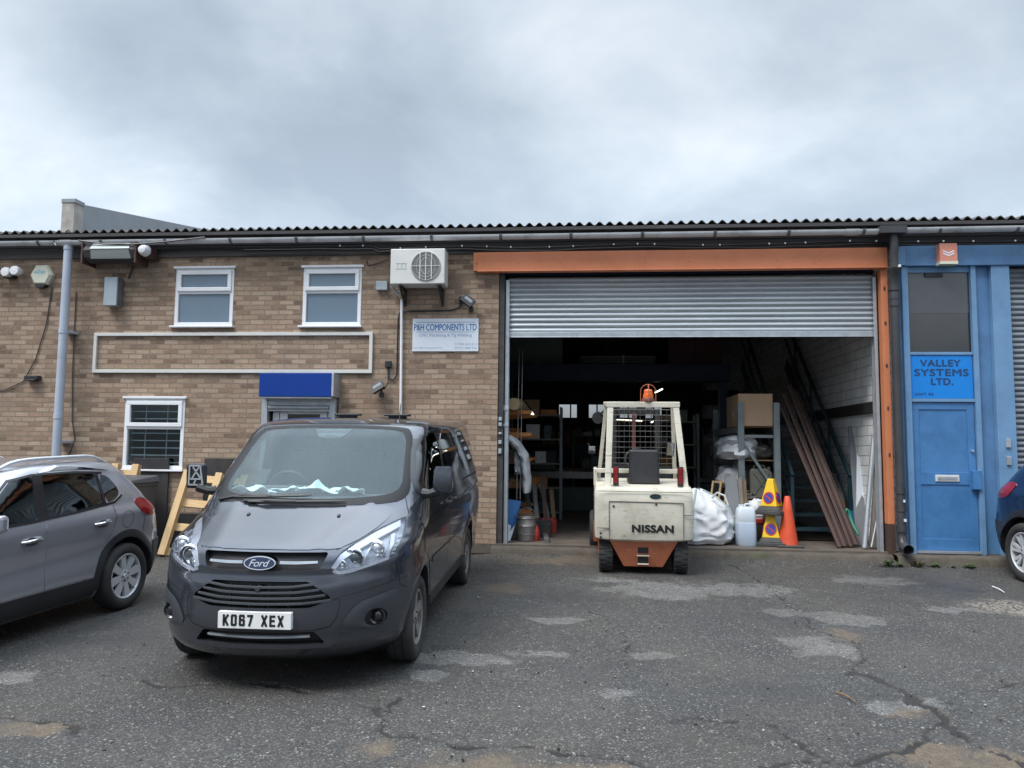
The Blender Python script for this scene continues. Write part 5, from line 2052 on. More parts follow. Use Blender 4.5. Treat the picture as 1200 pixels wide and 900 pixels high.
q.grid([[Vector((x, y, z)) for z, y in pts] for x in (5.98, 14)])
q.build('roller_shutter', M['slatold'], un, smooth=30, recalc=False)
q = MB()
q.box(4.47, 14, .12, .3, 0, 4.8)
q.build('rear_panel', M['darkwall'], un)
q = MB()
q.box(4.64, 5.466, -.032, -.006, 2.295, 2.90)
q.mat(1)
for s, a, b, c, d in (('VALLEY', 4.77, 5.31, 2.745, 2.835), ('SYSTEMS', 4.69, 5.41, 2.610, 2.705), ('LTD.', 4.91, 5.20, 2.485, 2.575)):
    put_text(q, s, a, b, c, d, -.034, 0, 0, 1.08, None, .006)
put_text(q, 'UNIT 8E', 4.685, 4.93, 2.335, 2.372, -.034, 0, 0, 1.2, None, .002)
single(q.build('shop_sign', [M['signblue'], M['navy']]), 'bright blue panel lettered VALLEY SYSTEMS LTD. above the blue door', 'sign')

# ------------------------------------------------------------------ things fixed to the walls
q = MB()
q.box(-2.475, -1.485, -.022, -.0, 2.965, 3.455)
q.mat(1)
put_text(q, 'P&H COMPONENTS LTD', -2.452, -1.515, 3.275, 3.372, -.0235, 0, 0, 1.0, None, .0022)
for z in (3.395, 3.250):
    q.box(-2.42, -1.54, -.0235, -.0215, z, z + .006)
q.mat(2)
put_text(q, 'CNC Machining & Tig Welding', -2.375, -1.585, 3.170, 3.230, -.0235, 0, 0, 1.0, None, .001)
put_text(q, 'Unit 8D Greystone Rd.', -2.455, -2.02, 2.995, 3.032, -.0235)
put_text(q, '07784 603 813', -1.835, -1.505, 3.055, 3.088, -.0235)
put_text(q, '07721 888 946', -1.835, -1.505, 2.998, 3.031, -.0235)
single(q.build('company_sign', [M['white'], M['signink'], M['signpale']]), 'white sign lettered P&H COMPONENTS LTD on the brick wall', 'sign')

q = MB()
x0, x1, z0, z1 = -7.47, -3.075, 2.635, 3.255
for a, b, c, d in ((x0, x1, z1 - .05, z1), (x0, x1, z0, z0 + .05)):
    q.box(a, b, -.04, -.002, c, d)
q.box(x0, x0 + .05, -.041, -.002, z0 + .05, z1 - .05)
q.box(x1 - .05, x1, -.041, -.002, z0 + .05, z1 - .05)
single(q.build('empty_signboard', M['accream'], bevel=.004), 'long empty white metal sign frame on the brick wall', 'sign frame')

ac = thing('air_conditioner', 'stained cream outdoor air conditioning unit with round fan on the brick wall', 'air conditioner', (-2.4, -.2, 3.9))
q = MB()
q.box(-2.80, -2.0, -.40, -.10, 3.955, 4.475)
q.build('casing', M['accream'], ac, bevel=.012)
q = MB()
cx, cz = -2.275, 4.215
q.lathe([(.215, -.012), (.222, -.004), (.222, .01)], 40, (cx, -.402, cz), 'y', cap=False)
q.mat(2).lathe([(.001, -.006), (.212, -.006)], 40, (cx, -.402, cz), 'y', cap=False)
q.mat(0)
for k in range(3):
    q.tube([Vector((cx + (.205 - k * .065) * math.cos(t), -.4125, cz + (.205 - k * .042) * math.sin(t))) for t in [2 * PI * i / 32 for i in range(32)]], .0022, 4, closed=True)
for k in range(3):
    x = cx + (-.085, 0, .085)[k]
    hh = math.sqrt(.21**2 - (x - cx)**2)
    q.box(x - .006, x + .006, -.418, -.412, cz - hh, cz + hh)
q.box(cx - .21, cx + .21, -.4165, -.412, cz - .004, cz + .004)
q.build('fan_grille', [M['accream'], M['ftdark'], M['fan']], ac, smooth=40)
q = MB()
q.mat(0)
for a, b, c, d in ((-2.72, -2.56, 4.255, 4.265), (-2.72, -2.56, 4.175, 4.185)):
    q.box(a, b, -.403, -.399, c, d)
for x in (-2.70, -2.64, -2.58):
    q.box(x, x + .012, -.403, -.399, 4.20, 4.255)
q.build('label_plate', M['strap'], ac)
for x in (-2.66, -2.09):
    q = MB()
    q.box(x - .02, x + .02, -.42, 0, 3.925, 3.952)
    q.box(x - .02, x + .02, -.035, 0, 3.70, 3.925)
    q.bar((x, -.02, 3.74), (x, -.36, 3.93), .03, .02)
    q.build('bracket', M['ftdark'], ac)
ac.location = (-2.34, -.2, 3.845)
q = MB()
q.tube([(-2.79, -.2, 4.05), (-2.84, -.15, 4.02), (-2.83, -.08, 3.95), (-2.75, -.05, 3.86), (-2.66, -.05, 3.80)], .022, 8)
q.build('refrigerant_pipe', M['galv'], ac, smooth=50)

q = MB()
q.tube([(-2.645, -.045, 3.77), (-2.60, -.045, .25)], .020, 12)
q.mat(1).tube([(-2.655, -.045, 3.84), (-2.645, -.045, 3.75)], [.05, .032], 12)
single(q.build('waste_pipe', [M['upvc'], M['tanroll']], smooth=40), 'thin white plastic waste pipe running down brick wall below the air conditioner', 'pipe')
q = MB()
q.box(-3.035, -2.865, -.075, 0, 3.885, 4.02)
single(q.build('junction_box', M['boxgrey'], bevel=.006), 'small pale grey junction box beside the air conditioner', 'junction box')
q = MB()
q.box(-1.775, -1.695, -.06, 0, 3.705, 3.785)
single(q.build('junction_box', M['black'], bevel=.008), 'small black junction box right of the white company sign top', 'junction box')
q = MB()
q.box(-2.875, -2.785, -.06, 0, 2.72, 2.82)
single(q.build('junction_box', M['black'], bevel=.008), 'small black junction box left of the white waste pipe', 'junction box')


def flood(x, z, label, ang):
    t = thing('security_floodlight', label, 'floodlight', (x, -.08, z), group='black security floodlights')
    r_ = Matrix.Rotation(R(ang), 3, 'Y') @ Matrix.Rotation(R(-28), 3, 'X')
    q = MB()
    q.cbox((x, -.13, z), (.19, .045, .145), r_)
    q.mat(1).cbox(Vector((x, -.13, z)) + r_ @ Vector((0, -.024, .012)), (.13, .006, .05), r_)
    q.build('lamp_head', [M['black'], M['lampclear']], t, bevel=.008)
    q = MB()
    q.tube([(x, -.12, z), (x + .03, -.05, z - .05), (x + .03, 0, z - .06)], .016, 8)
    q.cbox((x + .04, -.05, z - .11), (.055, .07, .07))
    q.build('sensor_arm', M['black'], t)


flood(-1.635, 3.70, 'black security floodlight above the company sign, next to shutter column', 38)
flood(-2.955, 2.42, 'black security floodlight low on the brick wall left of the white waste pipe', -32)
q = MB()
q.tube([(-1.74, -.02, 3.71), (-1.78, -.02, 3.62), (-1.90, -.02, 3.575), (-2.55, -.02, 3.57), (-2.68, -.02, 3.545), (-2.70, -.02, 3.45), (-2.70, -.02, 2.62), (-2.75, -.02, 2.53), (-2.82, -.02, 2.57), (-2.83, -.02, 2.72)], .011, 6)
single(q.build('cable', M['black'], smooth=50), 'black cable looping between the two black junction boxes', 'cable')
q = MB()
q.tube([(-2.83, -.03, 2.72), (-2.825, -.03, 2.50), (-2.87, -.05, 2.40), (-2.93, -.07, 2.38)], .009, 6)
single(q.build('cable', M['black'], smooth=50), 'short black cable hanging down to the lower floodlight', 'cable')
q = MB()
q.tube([(-3.2, -.02, 4.35), (-3.18, -.02, 4.27), (-3.05, -.02, 4.30), (-2.85, -.05, 4.36)], .009, 6)
single(q.build('cable', M['black'], smooth=50), 'black cable feeding the air conditioner from the eaves', 'cable')
# slack cable with white clips along the eaves
q = MB()
pts = []
for k in range(150):
    x = -7.6 + k * .1
    pts.append((x, -.07, 4.515 + .022 * mnoise.noise(Vector((x * .9, 3, 0))) + (.05 if x < -3 else 0) + .012 * math.sin(x * 2.1)))
q.tube(pts, .014, 6)
q.tube([(x, y - .012, z - .045 + .03 * mnoise.noise(Vector((x * 1.3, 9, 0)))) for x, y, z in pts[25:]], .010, 6)
q.mat(1)
for k in range(34):
    x = -3.6 + k * .31 + .1 * mnoise.noise(Vector((k * 3.7, 0, 5)))
    z = 4.515 + .022 * mnoise.noise(Vector((x * .9, 3, 0))) + (.05 if x < -3 else 0) + .012 * math.sin(x * 2.1)
    if k % 7 not in (2, 5):
        q.cbox((x + .06 * (k % 3), -.09, z + .004), (.018, .014, .022))
single(q.build('eaves_cable', [M['black'], M['clip']], smooth=50), 'long slack black cable with white clips strung under the eaves', 'cable')
q = MB()
q.tube([(-7.6, -.34, 4.63), (-7.2, -.345, 4.57), (-6.75, -.345, 4.555), (-6.2, -.345, 4.59), (-5.6, -.34, 4.65)], .012, 6)
single(q.build('cable', M['black'], smooth=50), 'sagging black cable in front of the gutter near the big floodlight', 'cable')
q = MB()
q.tube([(-8.22, -.015, 3.99), (-8.28, -.015, 3.4), (-8.42, -.015, 2.85), (-8.60, -.015, 2.5), (-8.9, -.015, 2.36), (-9.6, -.015, 2.35)], .008, 6)
single(q.build('cable', M['blackpipe'], smooth=50), 'thin dark cable curving down the brick left of the grey downpipe', 'cable')
q = MB()
q.tube([(-7.82, -.015, 3.9), (-7.80, -.015, 2.6), (-7.76, -.015, 1.9), (-7.70, -.015, 1.6), (-7.78, -.015, 1.35)], .008, 6)
single(q.build('cable', M['blackpipe'], smooth=50), 'thin dark cable hanging down the brick right of the grey downpipe', 'cable')

fl = thing('old_floodlight', 'large old grey glass fronted floodlight hung under the gutter', 'floodlight', (-7.1, -.25, 4.4))
q = MB()
sec = [(-.02, .16), (-.30, .13), (-.36, .02), (-.32, -.10), (-.18, -.15), (-.06, -.10)]
q.prism(sec, lambda u, v, d: (d, u, 4.455 + v), -7.52, -6.70)
q.build('lamp_body', M['fascia'], fl, bevel=.02)
q = MB()
q.hexa([(-7.40, -.325, 4.345), (-6.76, -.325, 4.345), (-6.76, -.30, 4.36), (-7.40, -.30, 4.36), (-7.38, -.375, 4.475), (-6.78, -.375, 4.475), (-6.78, -.34, 4.48), (-7.38, -.34, 4.48)])
q.hexa([(-7.40, -.372, 4.49), (-6.77, -.372, 4.49), (-6.77, -.345, 4.49), (-7.40, -.345, 4.49), (-7.38, -.315, 4.58), (-6.80, -.315, 4.58), (-6.80, -.29, 4.58), (-7.38, -.29, 4.58)])
q.build('lamp_glass', M['lampglass'], fl)
q = MB()
for x in (-7.54, -6.69):
    q = MB()
    q.box(x - .012, x + .012, -.34, 0, 4.28, 4.60)
    q.build('bracket', M['redox'], fl)
q = MB()
q.tube([(-6.9, -.03, 4.30), (-6.95, -.03, 4.15), (-6.96, -.03, 4.10)], .012, 6)
q.build('cable', M['black'], fl)
q = MB()
q.lathe([(.001, -.10), (.055, -.09), (.085, -.03), (.09, .02), (.05, .07), (.03, .16)], 18, (-6.56, -.30, 4.47), 'y', cap=False)
q.mat(1).box(-6.62, -6.50, -.2, 0, 4.38, 4.56)
single(q.build('spotlight', [M['spotwhite'], M['redox']], smooth=40), 'small white spotlight on rusty bracket at right end of the big floodlight', 'spotlight')
q = MB()
q.box(-7.27, -7.06, -.16, 0, 3.66, 4.10)
q.mat(1)
for z in (3.76, 4.00):
    q.box(-7.30, -7.04, -.12, -.09, z, z + .03)
q.box(-7.055, -7.045, -.155, -.01, 3.66, 4.10)
single(q.build('electrical_enclosure', [M['boxgrey'], M['gutterdark']], bevel=.006), 'pale blue grey electrical box on the brick below the big floodlight', 'electrical box')

q = MB()
hexo = [(-.10, .155), (.10, .155), (.185, 0), (.105, -.155), (-.105, -.155), (-.185, 0)]
q.prism([(a - 8.375, b + 4.165) for a, b in hexo], lambda u, v, d: (u, d, v), -.06, 0)
n = 6
vs = [Vector((a - 8.375, -.06, b + 4.165)) for a, b in hexo] + [Vector((a * .8 - 8.375, -.095, b * .82 + 4.165)) for a, b in hexo]
q.add(vs, [(i, (i + 1) % n, n + (i + 1) % n, n + i) for i in range(n)] + [tuple(range(n, 2 * n))])
q.mat(1)
q.prism([(-8.47, 4.01), (-8.28, 4.01), (-8.32, 3.965), (-8.43, 3.965)], lambda u, v, d: (u, d, v), -.09, 0)
q.mat(2)
put_text(q, 'abp', -8.475, -8.285, 4.165, 4.245, -.0965, .02, .2)
single(q.build('alarm_box', [M['alarm'], M['black'], M['aqua']]), 'yellowed hexagonal alarm box with faded aqua letters left of the grey downpipe', 'alarm box')

sp = thing('twin_spotlight', 'white twin spotlight with sensor at the left edge under the eaves', 'spotlight', (-8.95, -.1, 4.19))
for x in (-9.10, -8.72, -8.87):
    q = MB()
    q.lathe([(.001, -.10), (.068, -.095), (.076, -.06), (.06, .02), (.03, .07), (.02, .10)], 18, (x, -.12, 4.19 + (.02 if x > -8.8 else 0)), 'y', cap=False)
    q.build('lamp_head', M['spotwhite'], sp, smooth=40)
q = MB()
q.box(-8.98, -8.82, -.10, 0, 4.12, 4.17)
q.build('sensor', M['black'], sp, bevel=.006)
q = MB()
q.box(-8.53, -8.31, -.10, 0, 2.52, 2.585)
q.box(-8.50, -8.34, -.12, -.02, 2.50, 2.525)
single(q.build('outdoor_socket', M['black'], bevel=.01), 'small black bulkhead fitting on the brick left of grey downpipe', 'light')

al = MB()
al.box(5.005, 5.235, -.22, -.10, 4.195, 4.45)
al.mat(1).box(5.0, 5.24, -.225, -.10, 4.155, 4.195)
al.mat(2)
for dz in (0, -.035):
    for s in (1, -1):
        al.hexa([(5.12, -.2225, 4.30 + dz), (5.12 + s * .075, -.2225, 4.335 + dz), (5.12 + s * .075, -.2225, 4.355 + dz), (5.12, -.2225, 4.32 + dz), (5.12, -.2195, 4.30 + dz), (5.12 + s * .075, -.2195, 4.335 + dz), (5.12 + s * .075, -.2195, 4.355 + dz), (5.12, -.2195, 4.32 + dz)])
single(al.build('alarm_box', [M['salmon'], M['alarm'], M['clip']]), 'sun faded red alarm box with white chevrons on the blue beam', 'alarm box')
# ------------------------------------------------------------------ yard
def gz(x, y):
    yy = max(min(y, 0.0), -12.0)
    return SLOPE * yy


def make_ground():
    def spaced(a, b, s0, s1):
        o, t = [], a
        while t < b:
            o.append(t)
            u = (t - a) / (b - a)
            t += s0 + (s1 - s0) * u
        return o
    ys = [-160, -80, -40, -20, -12, -10, -9, -8.4] + spaced(-8, -.02, .014, .034) + [-.02, .3, 4, 17, 40, 160]
    xs = [-160, -80, -40, -22, -15, -11] + spaced(-9.5, 9.5, .026, .026) + [9.5, 12, 15, 22, 40, 80, 160]
    X, Y = np.meshgrid(np.array(xs), np.array(ys))
    nx, ny = len(xs), len(ys)
    Z = SLOPE * np.clip(Y, -12, 0)
    rng_ = np.random.default_rng(4)

    def vnoise(scale, seed):
        r = np.random.default_rng(seed)
        g = r.random((64, 64))
        u, v = X * scale, Y * scale
        i, j = np.floor(u).astype(int), np.floor(v).astype(int)
        fu, fv = u - i, v - j
        fu, fv = fu * fu * (3 - 2 * fu), fv * fv * (3 - 2 * fv)
        G_ = lambda a, b: g[a % 64, b % 64]
        return (G_(i, j) * (1 - fu) + G_(i + 1, j) * fu) * (1 - fv) + (G_(i, j + 1) * (1 - fu) + G_(i + 1, j + 1) * fu) * fv - .5
    fbm = lambda s, seed: vnoise(s, seed) + .5 * vnoise(s * 2.1, seed + 1) + .25 * vnoise(s * 4.3, seed + 2) + .13 * vnoise(s * 9, seed + 3)
    near = (np.abs(X) < 9.6) & (Y > -8.5) & (Y < 0)
    edge = np.clip((9.5 - np.abs(X)) / 1.5, 0, 1) * np.clip((Y + 8.2) / .6, 0, 1) * np.clip((-.02 - Y) / .3, 0, 1)
    Z = Z + edge * (.014 * fbm(.5, 11) + .005 * fbm(2.2, 21))
    Z = Z + .055 * np.exp(-((Y + .1) / .22)**2) * (near) * np.clip((X + 1.5) / .4, 0, 1)
    wx, wy = X + .11 * fbm(4, 31) + .045 * fbm(12, 41) + .006 * fbm(30, 43), Y + .11 * fbm(4, 51) + .045 * fbm(12, 61) + .006 * fbm(30, 63)

    def gp(pts):
        return [tuple(G(*p))[:2] for p in pts]

    def dist(poly):
        D_ = np.full(X.shape, 9.0)
        for (ax, ay), (bx, by) in zip(poly[:-1], poly[1:]):
            dx, dy = bx - ax, by - ay
            t = np.clip(((wx - ax) * dx + (wy - ay) * dy) / (dx * dx + dy * dy), 0, 1)
            D_ = np.minimum(D_, np.hypot(wx - ax - t * dx, wy - ay - t * dy))
        return D_
    cracks = [([(1000, 790), (1025, 797), (1055, 812), (1080, 825), (1100, 840), (1110, 855), (1130, 867), (1165, 882), (1205, 897)], .028),
              ([(1098, 860), (1070, 880), (1040, 890), (1010, 896), (975, 899), (900, 905)], .021),
              ([(430, 838), (440, 850), (450, 858), (465, 867), (500, 872), (540, 875), (600, 876), (630, 879), (665, 885), (700, 888), (745, 899), (800, 905)], .023),
              ([(0, 840), (30, 847), (60, 852), (77, 860), (70, 868)], .022),
              ([(950, 735), (1005, 752), (1010, 775), (1000, 790)], .012),
              ([(1055, 812), (1100, 826), (1102, 829)], .012),
              ([(425, 862), (440, 850), (452, 835), (460, 820)], .012)]
    for pts in ([(600, 700), (680, 712), (730, 745), (735, 790)], [(860, 665), (905, 690), (950, 735)], [(300, 800), (380, 812), (440, 840)], [(1100, 840), (1140, 812), (1200, 800)], [(720, 860), (800, 842), (900, 850), (975, 899)], [(120, 790), (180, 806), (260, 800)]):
        cracks.append((pts, .010))
    crack = np.zeros(X.shape)
    for pts, w in cracks:
        d = dist(gp(pts))
        ww = w * np.clip(1.0 + 1.5 * fbm(3, 71), .40, 2.0)
        crack = np.maximum(crack, np.clip((ww - d) / .014 + .5, 0, 1))
        Z = Z + near * (.014 * np.exp(-(d / .09)**2) * np.clip(1 + 2 * fbm(2, 81), 0, 2))
    crack *= near * np.clip(1.0 + 1.2 * fbm(9, 91), .45, 1)
    Z = Z - .030 * crack

    def blob(px, py, rx, ry=None, soft=.5):
        c = G(px, py)
        a = G(px + rx, py)
        b = G(px, py + (ry or rx * .2))
        sx, sy = max(.02, abs(a.x - c.x)), max(.02, abs(b.y - c.y))
        r = np.sqrt(((wx - c.x) / sx)**2 + ((wy - c.y) / sy)**2)
        return np.clip((1.35 - r) / (soft * 1.3), 0, 1)

    def union(L):
        o = np.zeros(X.shape)
        for b in L:
            o = np.maximum(o, blob(*b))
        return o * near
    pale = union([(525, 772, 75, 9), (500, 790, 25, 6), (650, 727, 36, 4), (765, 767, 34, 6), (780, 690, 110, 16, .9), (870, 690, 90, 12, .9), (920, 717, 28, 5), (1020, 680, 60, 9, .9), (960, 755, 55, 18, .8), (985, 725, 50, 8), (1060, 830, 45, 9), (10, 795, 40, 10), (725, 815, 26, 6, .9), (640, 765, 60, 5, .9), (720, 680, 50, 7, .9), (1120, 715, 60, 5, .9)])
    soil = union([(1120, 893, 75, 22), (1180, 890, 40, 12), (560, 905, 150, 24, .8), (690, 905, 60, 10, .8), (20, 858, 60, 11), (1075, 838, 40, 9, .8), (440, 880, 40, 20, .9), (660, 658, 90, 5, .9), (590, 690, 40, 12, .9), (990, 742, 30, 10, .9), (960, 655, 120, 5, .9)])
    grav = union([(1185, 711, 45, 9), (1130, 660, 60, 5, .8)])
    damp = union([(120, 740, 170, 40, .9), (330, 790, 200, 40, .9), (900, 730, 120, 18, .9), (1110, 690, 90, 20, .9), (640, 700, 80, 20, .9), (850, 800, 200, 30, .9)])
    me = bpy.data.meshes.new('yard')
    N = nx * ny
    me.vertices.add(N)
    me.vertices.foreach_set('co', np.stack([X, Y, Z], -1).astype(np.float32).ravel())
    i, j = np.meshgrid(np.arange(nx - 1), np.arange(ny - 1))
    a = (j * nx + i).ravel()
    F = np.stack([a, a + 1, a + nx + 1, a + nx], -1)
    nf = len(F)
    me.loops.add(nf * 4)
    me.loops.foreach_set('vertex_index', F.astype(np.int32).ravel())
    me.polygons.add(nf)
    me.polygons.foreach_set('loop_start', (np.arange(nf) * 4).astype(np.int32))
    me.polygons.foreach_set('use_smooth', np.ones(nf, bool))
    me.update(calc_edges=True)
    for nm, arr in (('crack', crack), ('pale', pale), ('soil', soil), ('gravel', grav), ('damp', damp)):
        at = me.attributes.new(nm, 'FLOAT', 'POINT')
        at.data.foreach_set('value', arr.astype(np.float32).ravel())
    me.materials.append(M['ground'])
    o = bpy.data.objects.new('ground', me)
    COL.objects.link(o)
    o['kind'] = 'structure'
    return o


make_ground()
# workshop floor and the broken concrete lip in front of it
q = MB()
q.box(-15, 4.27, -.02, 16, .03, FLOOR)
q.build('floor', M['floor'], kind='structure')


def lip(x0, x1, ya, zt, seed):
    rows = []
    n = int((x1 - x0) / .05)
    for k in range(n + 1):
        x = x0 + (x1 - x0) * k / n
        e = ya + .05 * mnoise.noise(Vector((x * 1.7, seed, 0))) + .025 * mnoise.noise(Vector((x * 7, seed, 3)))
        h = zt + .012 * mnoise.noise(Vector((x * 3, seed, 8)))
        rows.append([Vector((x, e - .02, -.06)), Vector((x, e, h - .035)), Vector((x, e + .03, h - .006)), Vector((x, (e) * .5, h + .006 * mnoise.noise(Vector((x * 6, 1, seed))))), Vector((x, -.021, h + .004))])
    m = MB()
    m.grid(rows)
    return m


lip(-1.25, 4.30, -.13, .135, 2.0).build('concrete_threshold', M['concrete'], smooth=50, kind='structure')
lip(4.30, 9.5, -.24, .150, 7.0).build('concrete_step', M['concrete'], smooth=50, kind='structure')
q = MB()
q.box(4.30, 9.5, -.022, .12, -.05, .165)
q.build('pavement_edge', M['concrete'], kind='structure')


def weed(px, py, s, n, label, dry=False, rnd=random.Random(3)):
    c = W(px, py, -.285)
    c.z = .012
    q = MB()
    for k in range(n):
        a = rnd.uniform(0, 2 * PI)
        l = s * rnd.uniform(.4, 1)
        b = c + Vector((rnd.gauss(0, .42) * s, rnd.uniform(-.35, .15) * s, 0))
        d = Vector((math.cos(a), math.sin(a), 0))
        p = Vector((-d.y, d.x, 0)) * l * (.10 if dry else .22)
        up = rnd.uniform(.5, 1.3)
        m1 = b + d * l * .45 + Vector((0, 0, l * .6 * up))
        tip = b + d * l * .95 + Vector((0, 0, l * (.45 if not dry else .9) * up))
        q.mi = 1 if (dry and k % 3) else 0
        q.add([b - p * .3, b + p * .3, m1 + p, tip, m1 - p], [(0, 1, 2, 4), (4, 2, 3)])
    return single(q.build('weed', [M['leaf'], M['drygrass']], recalc=False, org=c), label, 'weed')


weed(1046, 652, .13, 22, 'small leafy green weed below the black downpipe outlet')
weed(1074, 656, .13, 34, 'tuft of weeds with dry stems beside the blue door step', True)
weed(1093, 660, .09, 20, 'low green weed under the left end of the blue door')
weed(1136, 660, .085, 30, 'spreading low green weed along the step under the blue door')
weed(1117, 662, .065, 16, 'sparse little weed in the middle of the step under the blue door')


def stick(a, b, r, label, m, cat='twig'):
    A, B = G(*a), G(*b)
    A.z += r + .012
    B.z += r + .012
    q = MB()
    mid = (A + B) / 2 + Vector((.01, .01, .004))
    q.tube([A, mid, B], [r, r, r * .6], 6)
    single(q.build('twig', M[m], smooth=50), label, cat)


stick((980, 814), (1003, 826), .007, 'dark twig lying on the asphalt beside the long crack', 'brownwood')
stick((1163, 689), (1177, 696), .007, 'pale stick on the asphalt near the blue car wheel', 'clip')
rnd = random.Random(12)
q = MB()
for k in range(240):
    px, py = rnd.uniform(20, 1190), 655 + 240 * rnd.random()**1.4
    c = G(px, py)
    s = rnd.uniform(.005, .014)
    rot = Matrix.Rotation(rnd.uniform(0, 6), 3, 'Z') @ Matrix.Rotation(rnd.uniform(0, 1), 3, 'X')
    q.mi = rnd.choice((0, 0, 1, 2))
    q.cbox(c + Vector((0, 0, s * .5 + .005)), (s * rnd.uniform(.8, 1.6), s, s * .7), rot)
q.build('loose_stones', [M['steel'], M['ftdark'], M['concrete']], kind='stuff')

# pallets, boarding, bin
def pallet(name, label, M4, w=1.0, h=1.2):
    """standing pallet: local x across, local z up, three bearers behind face boards"""
    t = thing(name, label, 'pallet', group='pine pallets against the wall')
    ORG[t.name] = Vector((0, 0, 0))
    t.matrix_world = M4
    for z in (.07, .43, .79, 1.17):
        q = MB()
        q.box(.02, w, .012, .034, z - .055, z + .055)
        q.build('board', M['pine'], t, bevel=.003)
    for x in (.05, w * .55, w - .05):
        q = MB()
        q.box(x - .05, x + .05, -.075, .0115, 0, h)
        q.build('bearer', M['pinev'], t, bevel=.003)
    return t


def frame_from(bl, tl, right):
    """pallet frame: bottom-left corner, top-left corner, rightward direction"""
    bl, tl = Vector(bl), Vector(tl)
    z = (tl - bl).normalized()
    x = Vector(right)
    x = (x - z * x.dot(z)).normalized()
    y = z.cross(x)
    m = Matrix((x, y, z)).transposed().to_4x4()
    m.translation = bl
    return m


pallet('pallet', 'pine pallet leaning on the wall between the silver car and the van', frame_from((-5.86, -.72, -.01), (-5.77, -.22, 1.22), (1, .02, 0)), .98, 1.26)
pallet('pallet', 'pine pallet standing behind the silver car, only its top boards showing', frame_from((-7.28, -.60, -.01), (-7.26, -.28, 1.26), (1, .02, 0)), .80, 1.30)
q = MB()
q.box(-6.72, -6.16, -.05, -.02, 0, 1.335)
q.box(-5.60, -5.02, -.055, -.02, 0, 1.345)
q.box(-6.16, -5.60, -.045, -.02, 0, .52)
single(q.build('black_boarding', M['board'], bevel=.004), 'black boarding fixed low on the brick wall behind the pallet', 'boarding')

bn = thing('wheelie_bin', 'dark grey wheelie bin half hidden behind the silver car tail', 'bin', (-6.40, -.72, gz(0, -.72)))
bx, by, bz = -6.40, -.72, gz(0, -.72)
q = MB()
q.hexa([(bx - .23, by - .25, bz + .06), (bx + .23, by - .25, bz + .06), (bx + .23, by + .2, bz + .06), (bx - .23, by + .2, bz + .06), (bx - .29, by - .34, bz + 1.0), (bx + .29, by - .34, bz + 1.0), (bx + .29, by + .32, bz + 1.0), (bx - .29, by + .32, bz + 1.0)])
q.box(bx - .30, bx + .30, by - .36, by + .34, bz + .97, bz + 1.02)
q.build('body', M['bin'], bn, bevel=.02)
q = MB()
q.hexa([(bx - .31, by - .40, bz + 1.02), (bx + .31, by - .40, bz + 1.02), (bx + .31, by + .36, bz + 1.02), (bx - .31, by + .36, bz + 1.02), (bx - .29, by - .38, bz + 1.065), (bx + .29, by - .38, bz + 1.065), (bx + .27, by + .34, bz + 1.12), (bx - .27, by + .34, bz + 1.12)])
q.build('lid', M['bin'], bn, bevel=.015)
q = MB()
q.tube([(bx - .25, by + .38, bz + 1.02), (bx + .25, by + .38, bz + 1.02)], .018, 8)
q.build('handle', M['bin'], bn)
for s in (-1, 1):
    q = MB()
    q.lathe([(.001, .03), (.10, .03), (.10, -.03), (.001, -.03)], 20, (bx + s * .25, by + .25, bz + .10), 'x')
    q.build('wheel', M['rubber'], bn)
# ------------------------------------------------------------------ inside the workshop
FZ = FLOOR
# storage rack near the right of the opening
rk = thing('storage_rack', 'grey steel storage rack end-on inside the opening, loaded with boxes and sheeting', 'rack', (2.75, 2.0, FZ))
RX0, RX1, RY0, RY1 = 2.50, 3.04, .95, 3.15
for x in (RX0, RX1):
    for y in (RY0, RY1):
        q = MB()
        q.box(x - .045, x + .045, y, y + .012, FZ, FZ + 2.12)
        q.box(x - .045, x - .033, y + .012, y + .075, FZ, FZ + 2.12)
        q.box(x + .033, x + .045, y + .012, y + .075, FZ, FZ + 2.12)
        q.build('upright', M['rackgrey'], rk)
for y in (RY0 + .04, RY1 + .04):
    q = MB()
    q.bar((RX0, y, FZ + 1.60), (RX1, y, FZ + 1.60), .03, .045)
    q.bar((RX0, y, FZ + 1.55), (RX1, y, FZ + .72), .03, .04)
    q.bar((RX1, y, FZ + .68), (RX0, y, FZ + .05), .03, .04)
    q.build('brace', M['rackgrey'], rk)
LV = (.62, 1.22, 1.74)
for z in LV:
    for x in (RX0 - .02, RX1 + .02):
        q = MB()
        q.box(x - .02, x + .02, RY0 + .08, RY1, FZ + z - .09, FZ + z)
        q.build('beam', M['rackorange'] if z == .62 else M['rackgrey'], rk)
    q = MB()
    q.box(RX0 - .02, RX1 + .03, RY0 + .06, RY1 + .06, FZ + z, FZ + z + .018)
    q.build('shelf', M['brownwood'], rk)

q = MB()
z0 = FZ + LV[2] + .02
q.box(2.47, 2.99, .98, 1.95, z0, z0 + .50)
q.mat(1).box(2.464, 2.472, 1.35, 1.44, z0 + .16, z0 + .25)
single(q.build('cardboard_box', [M['card'], M['tarp']], bevel=.006), 'large brown cardboard box on top of the grey rack', 'box')


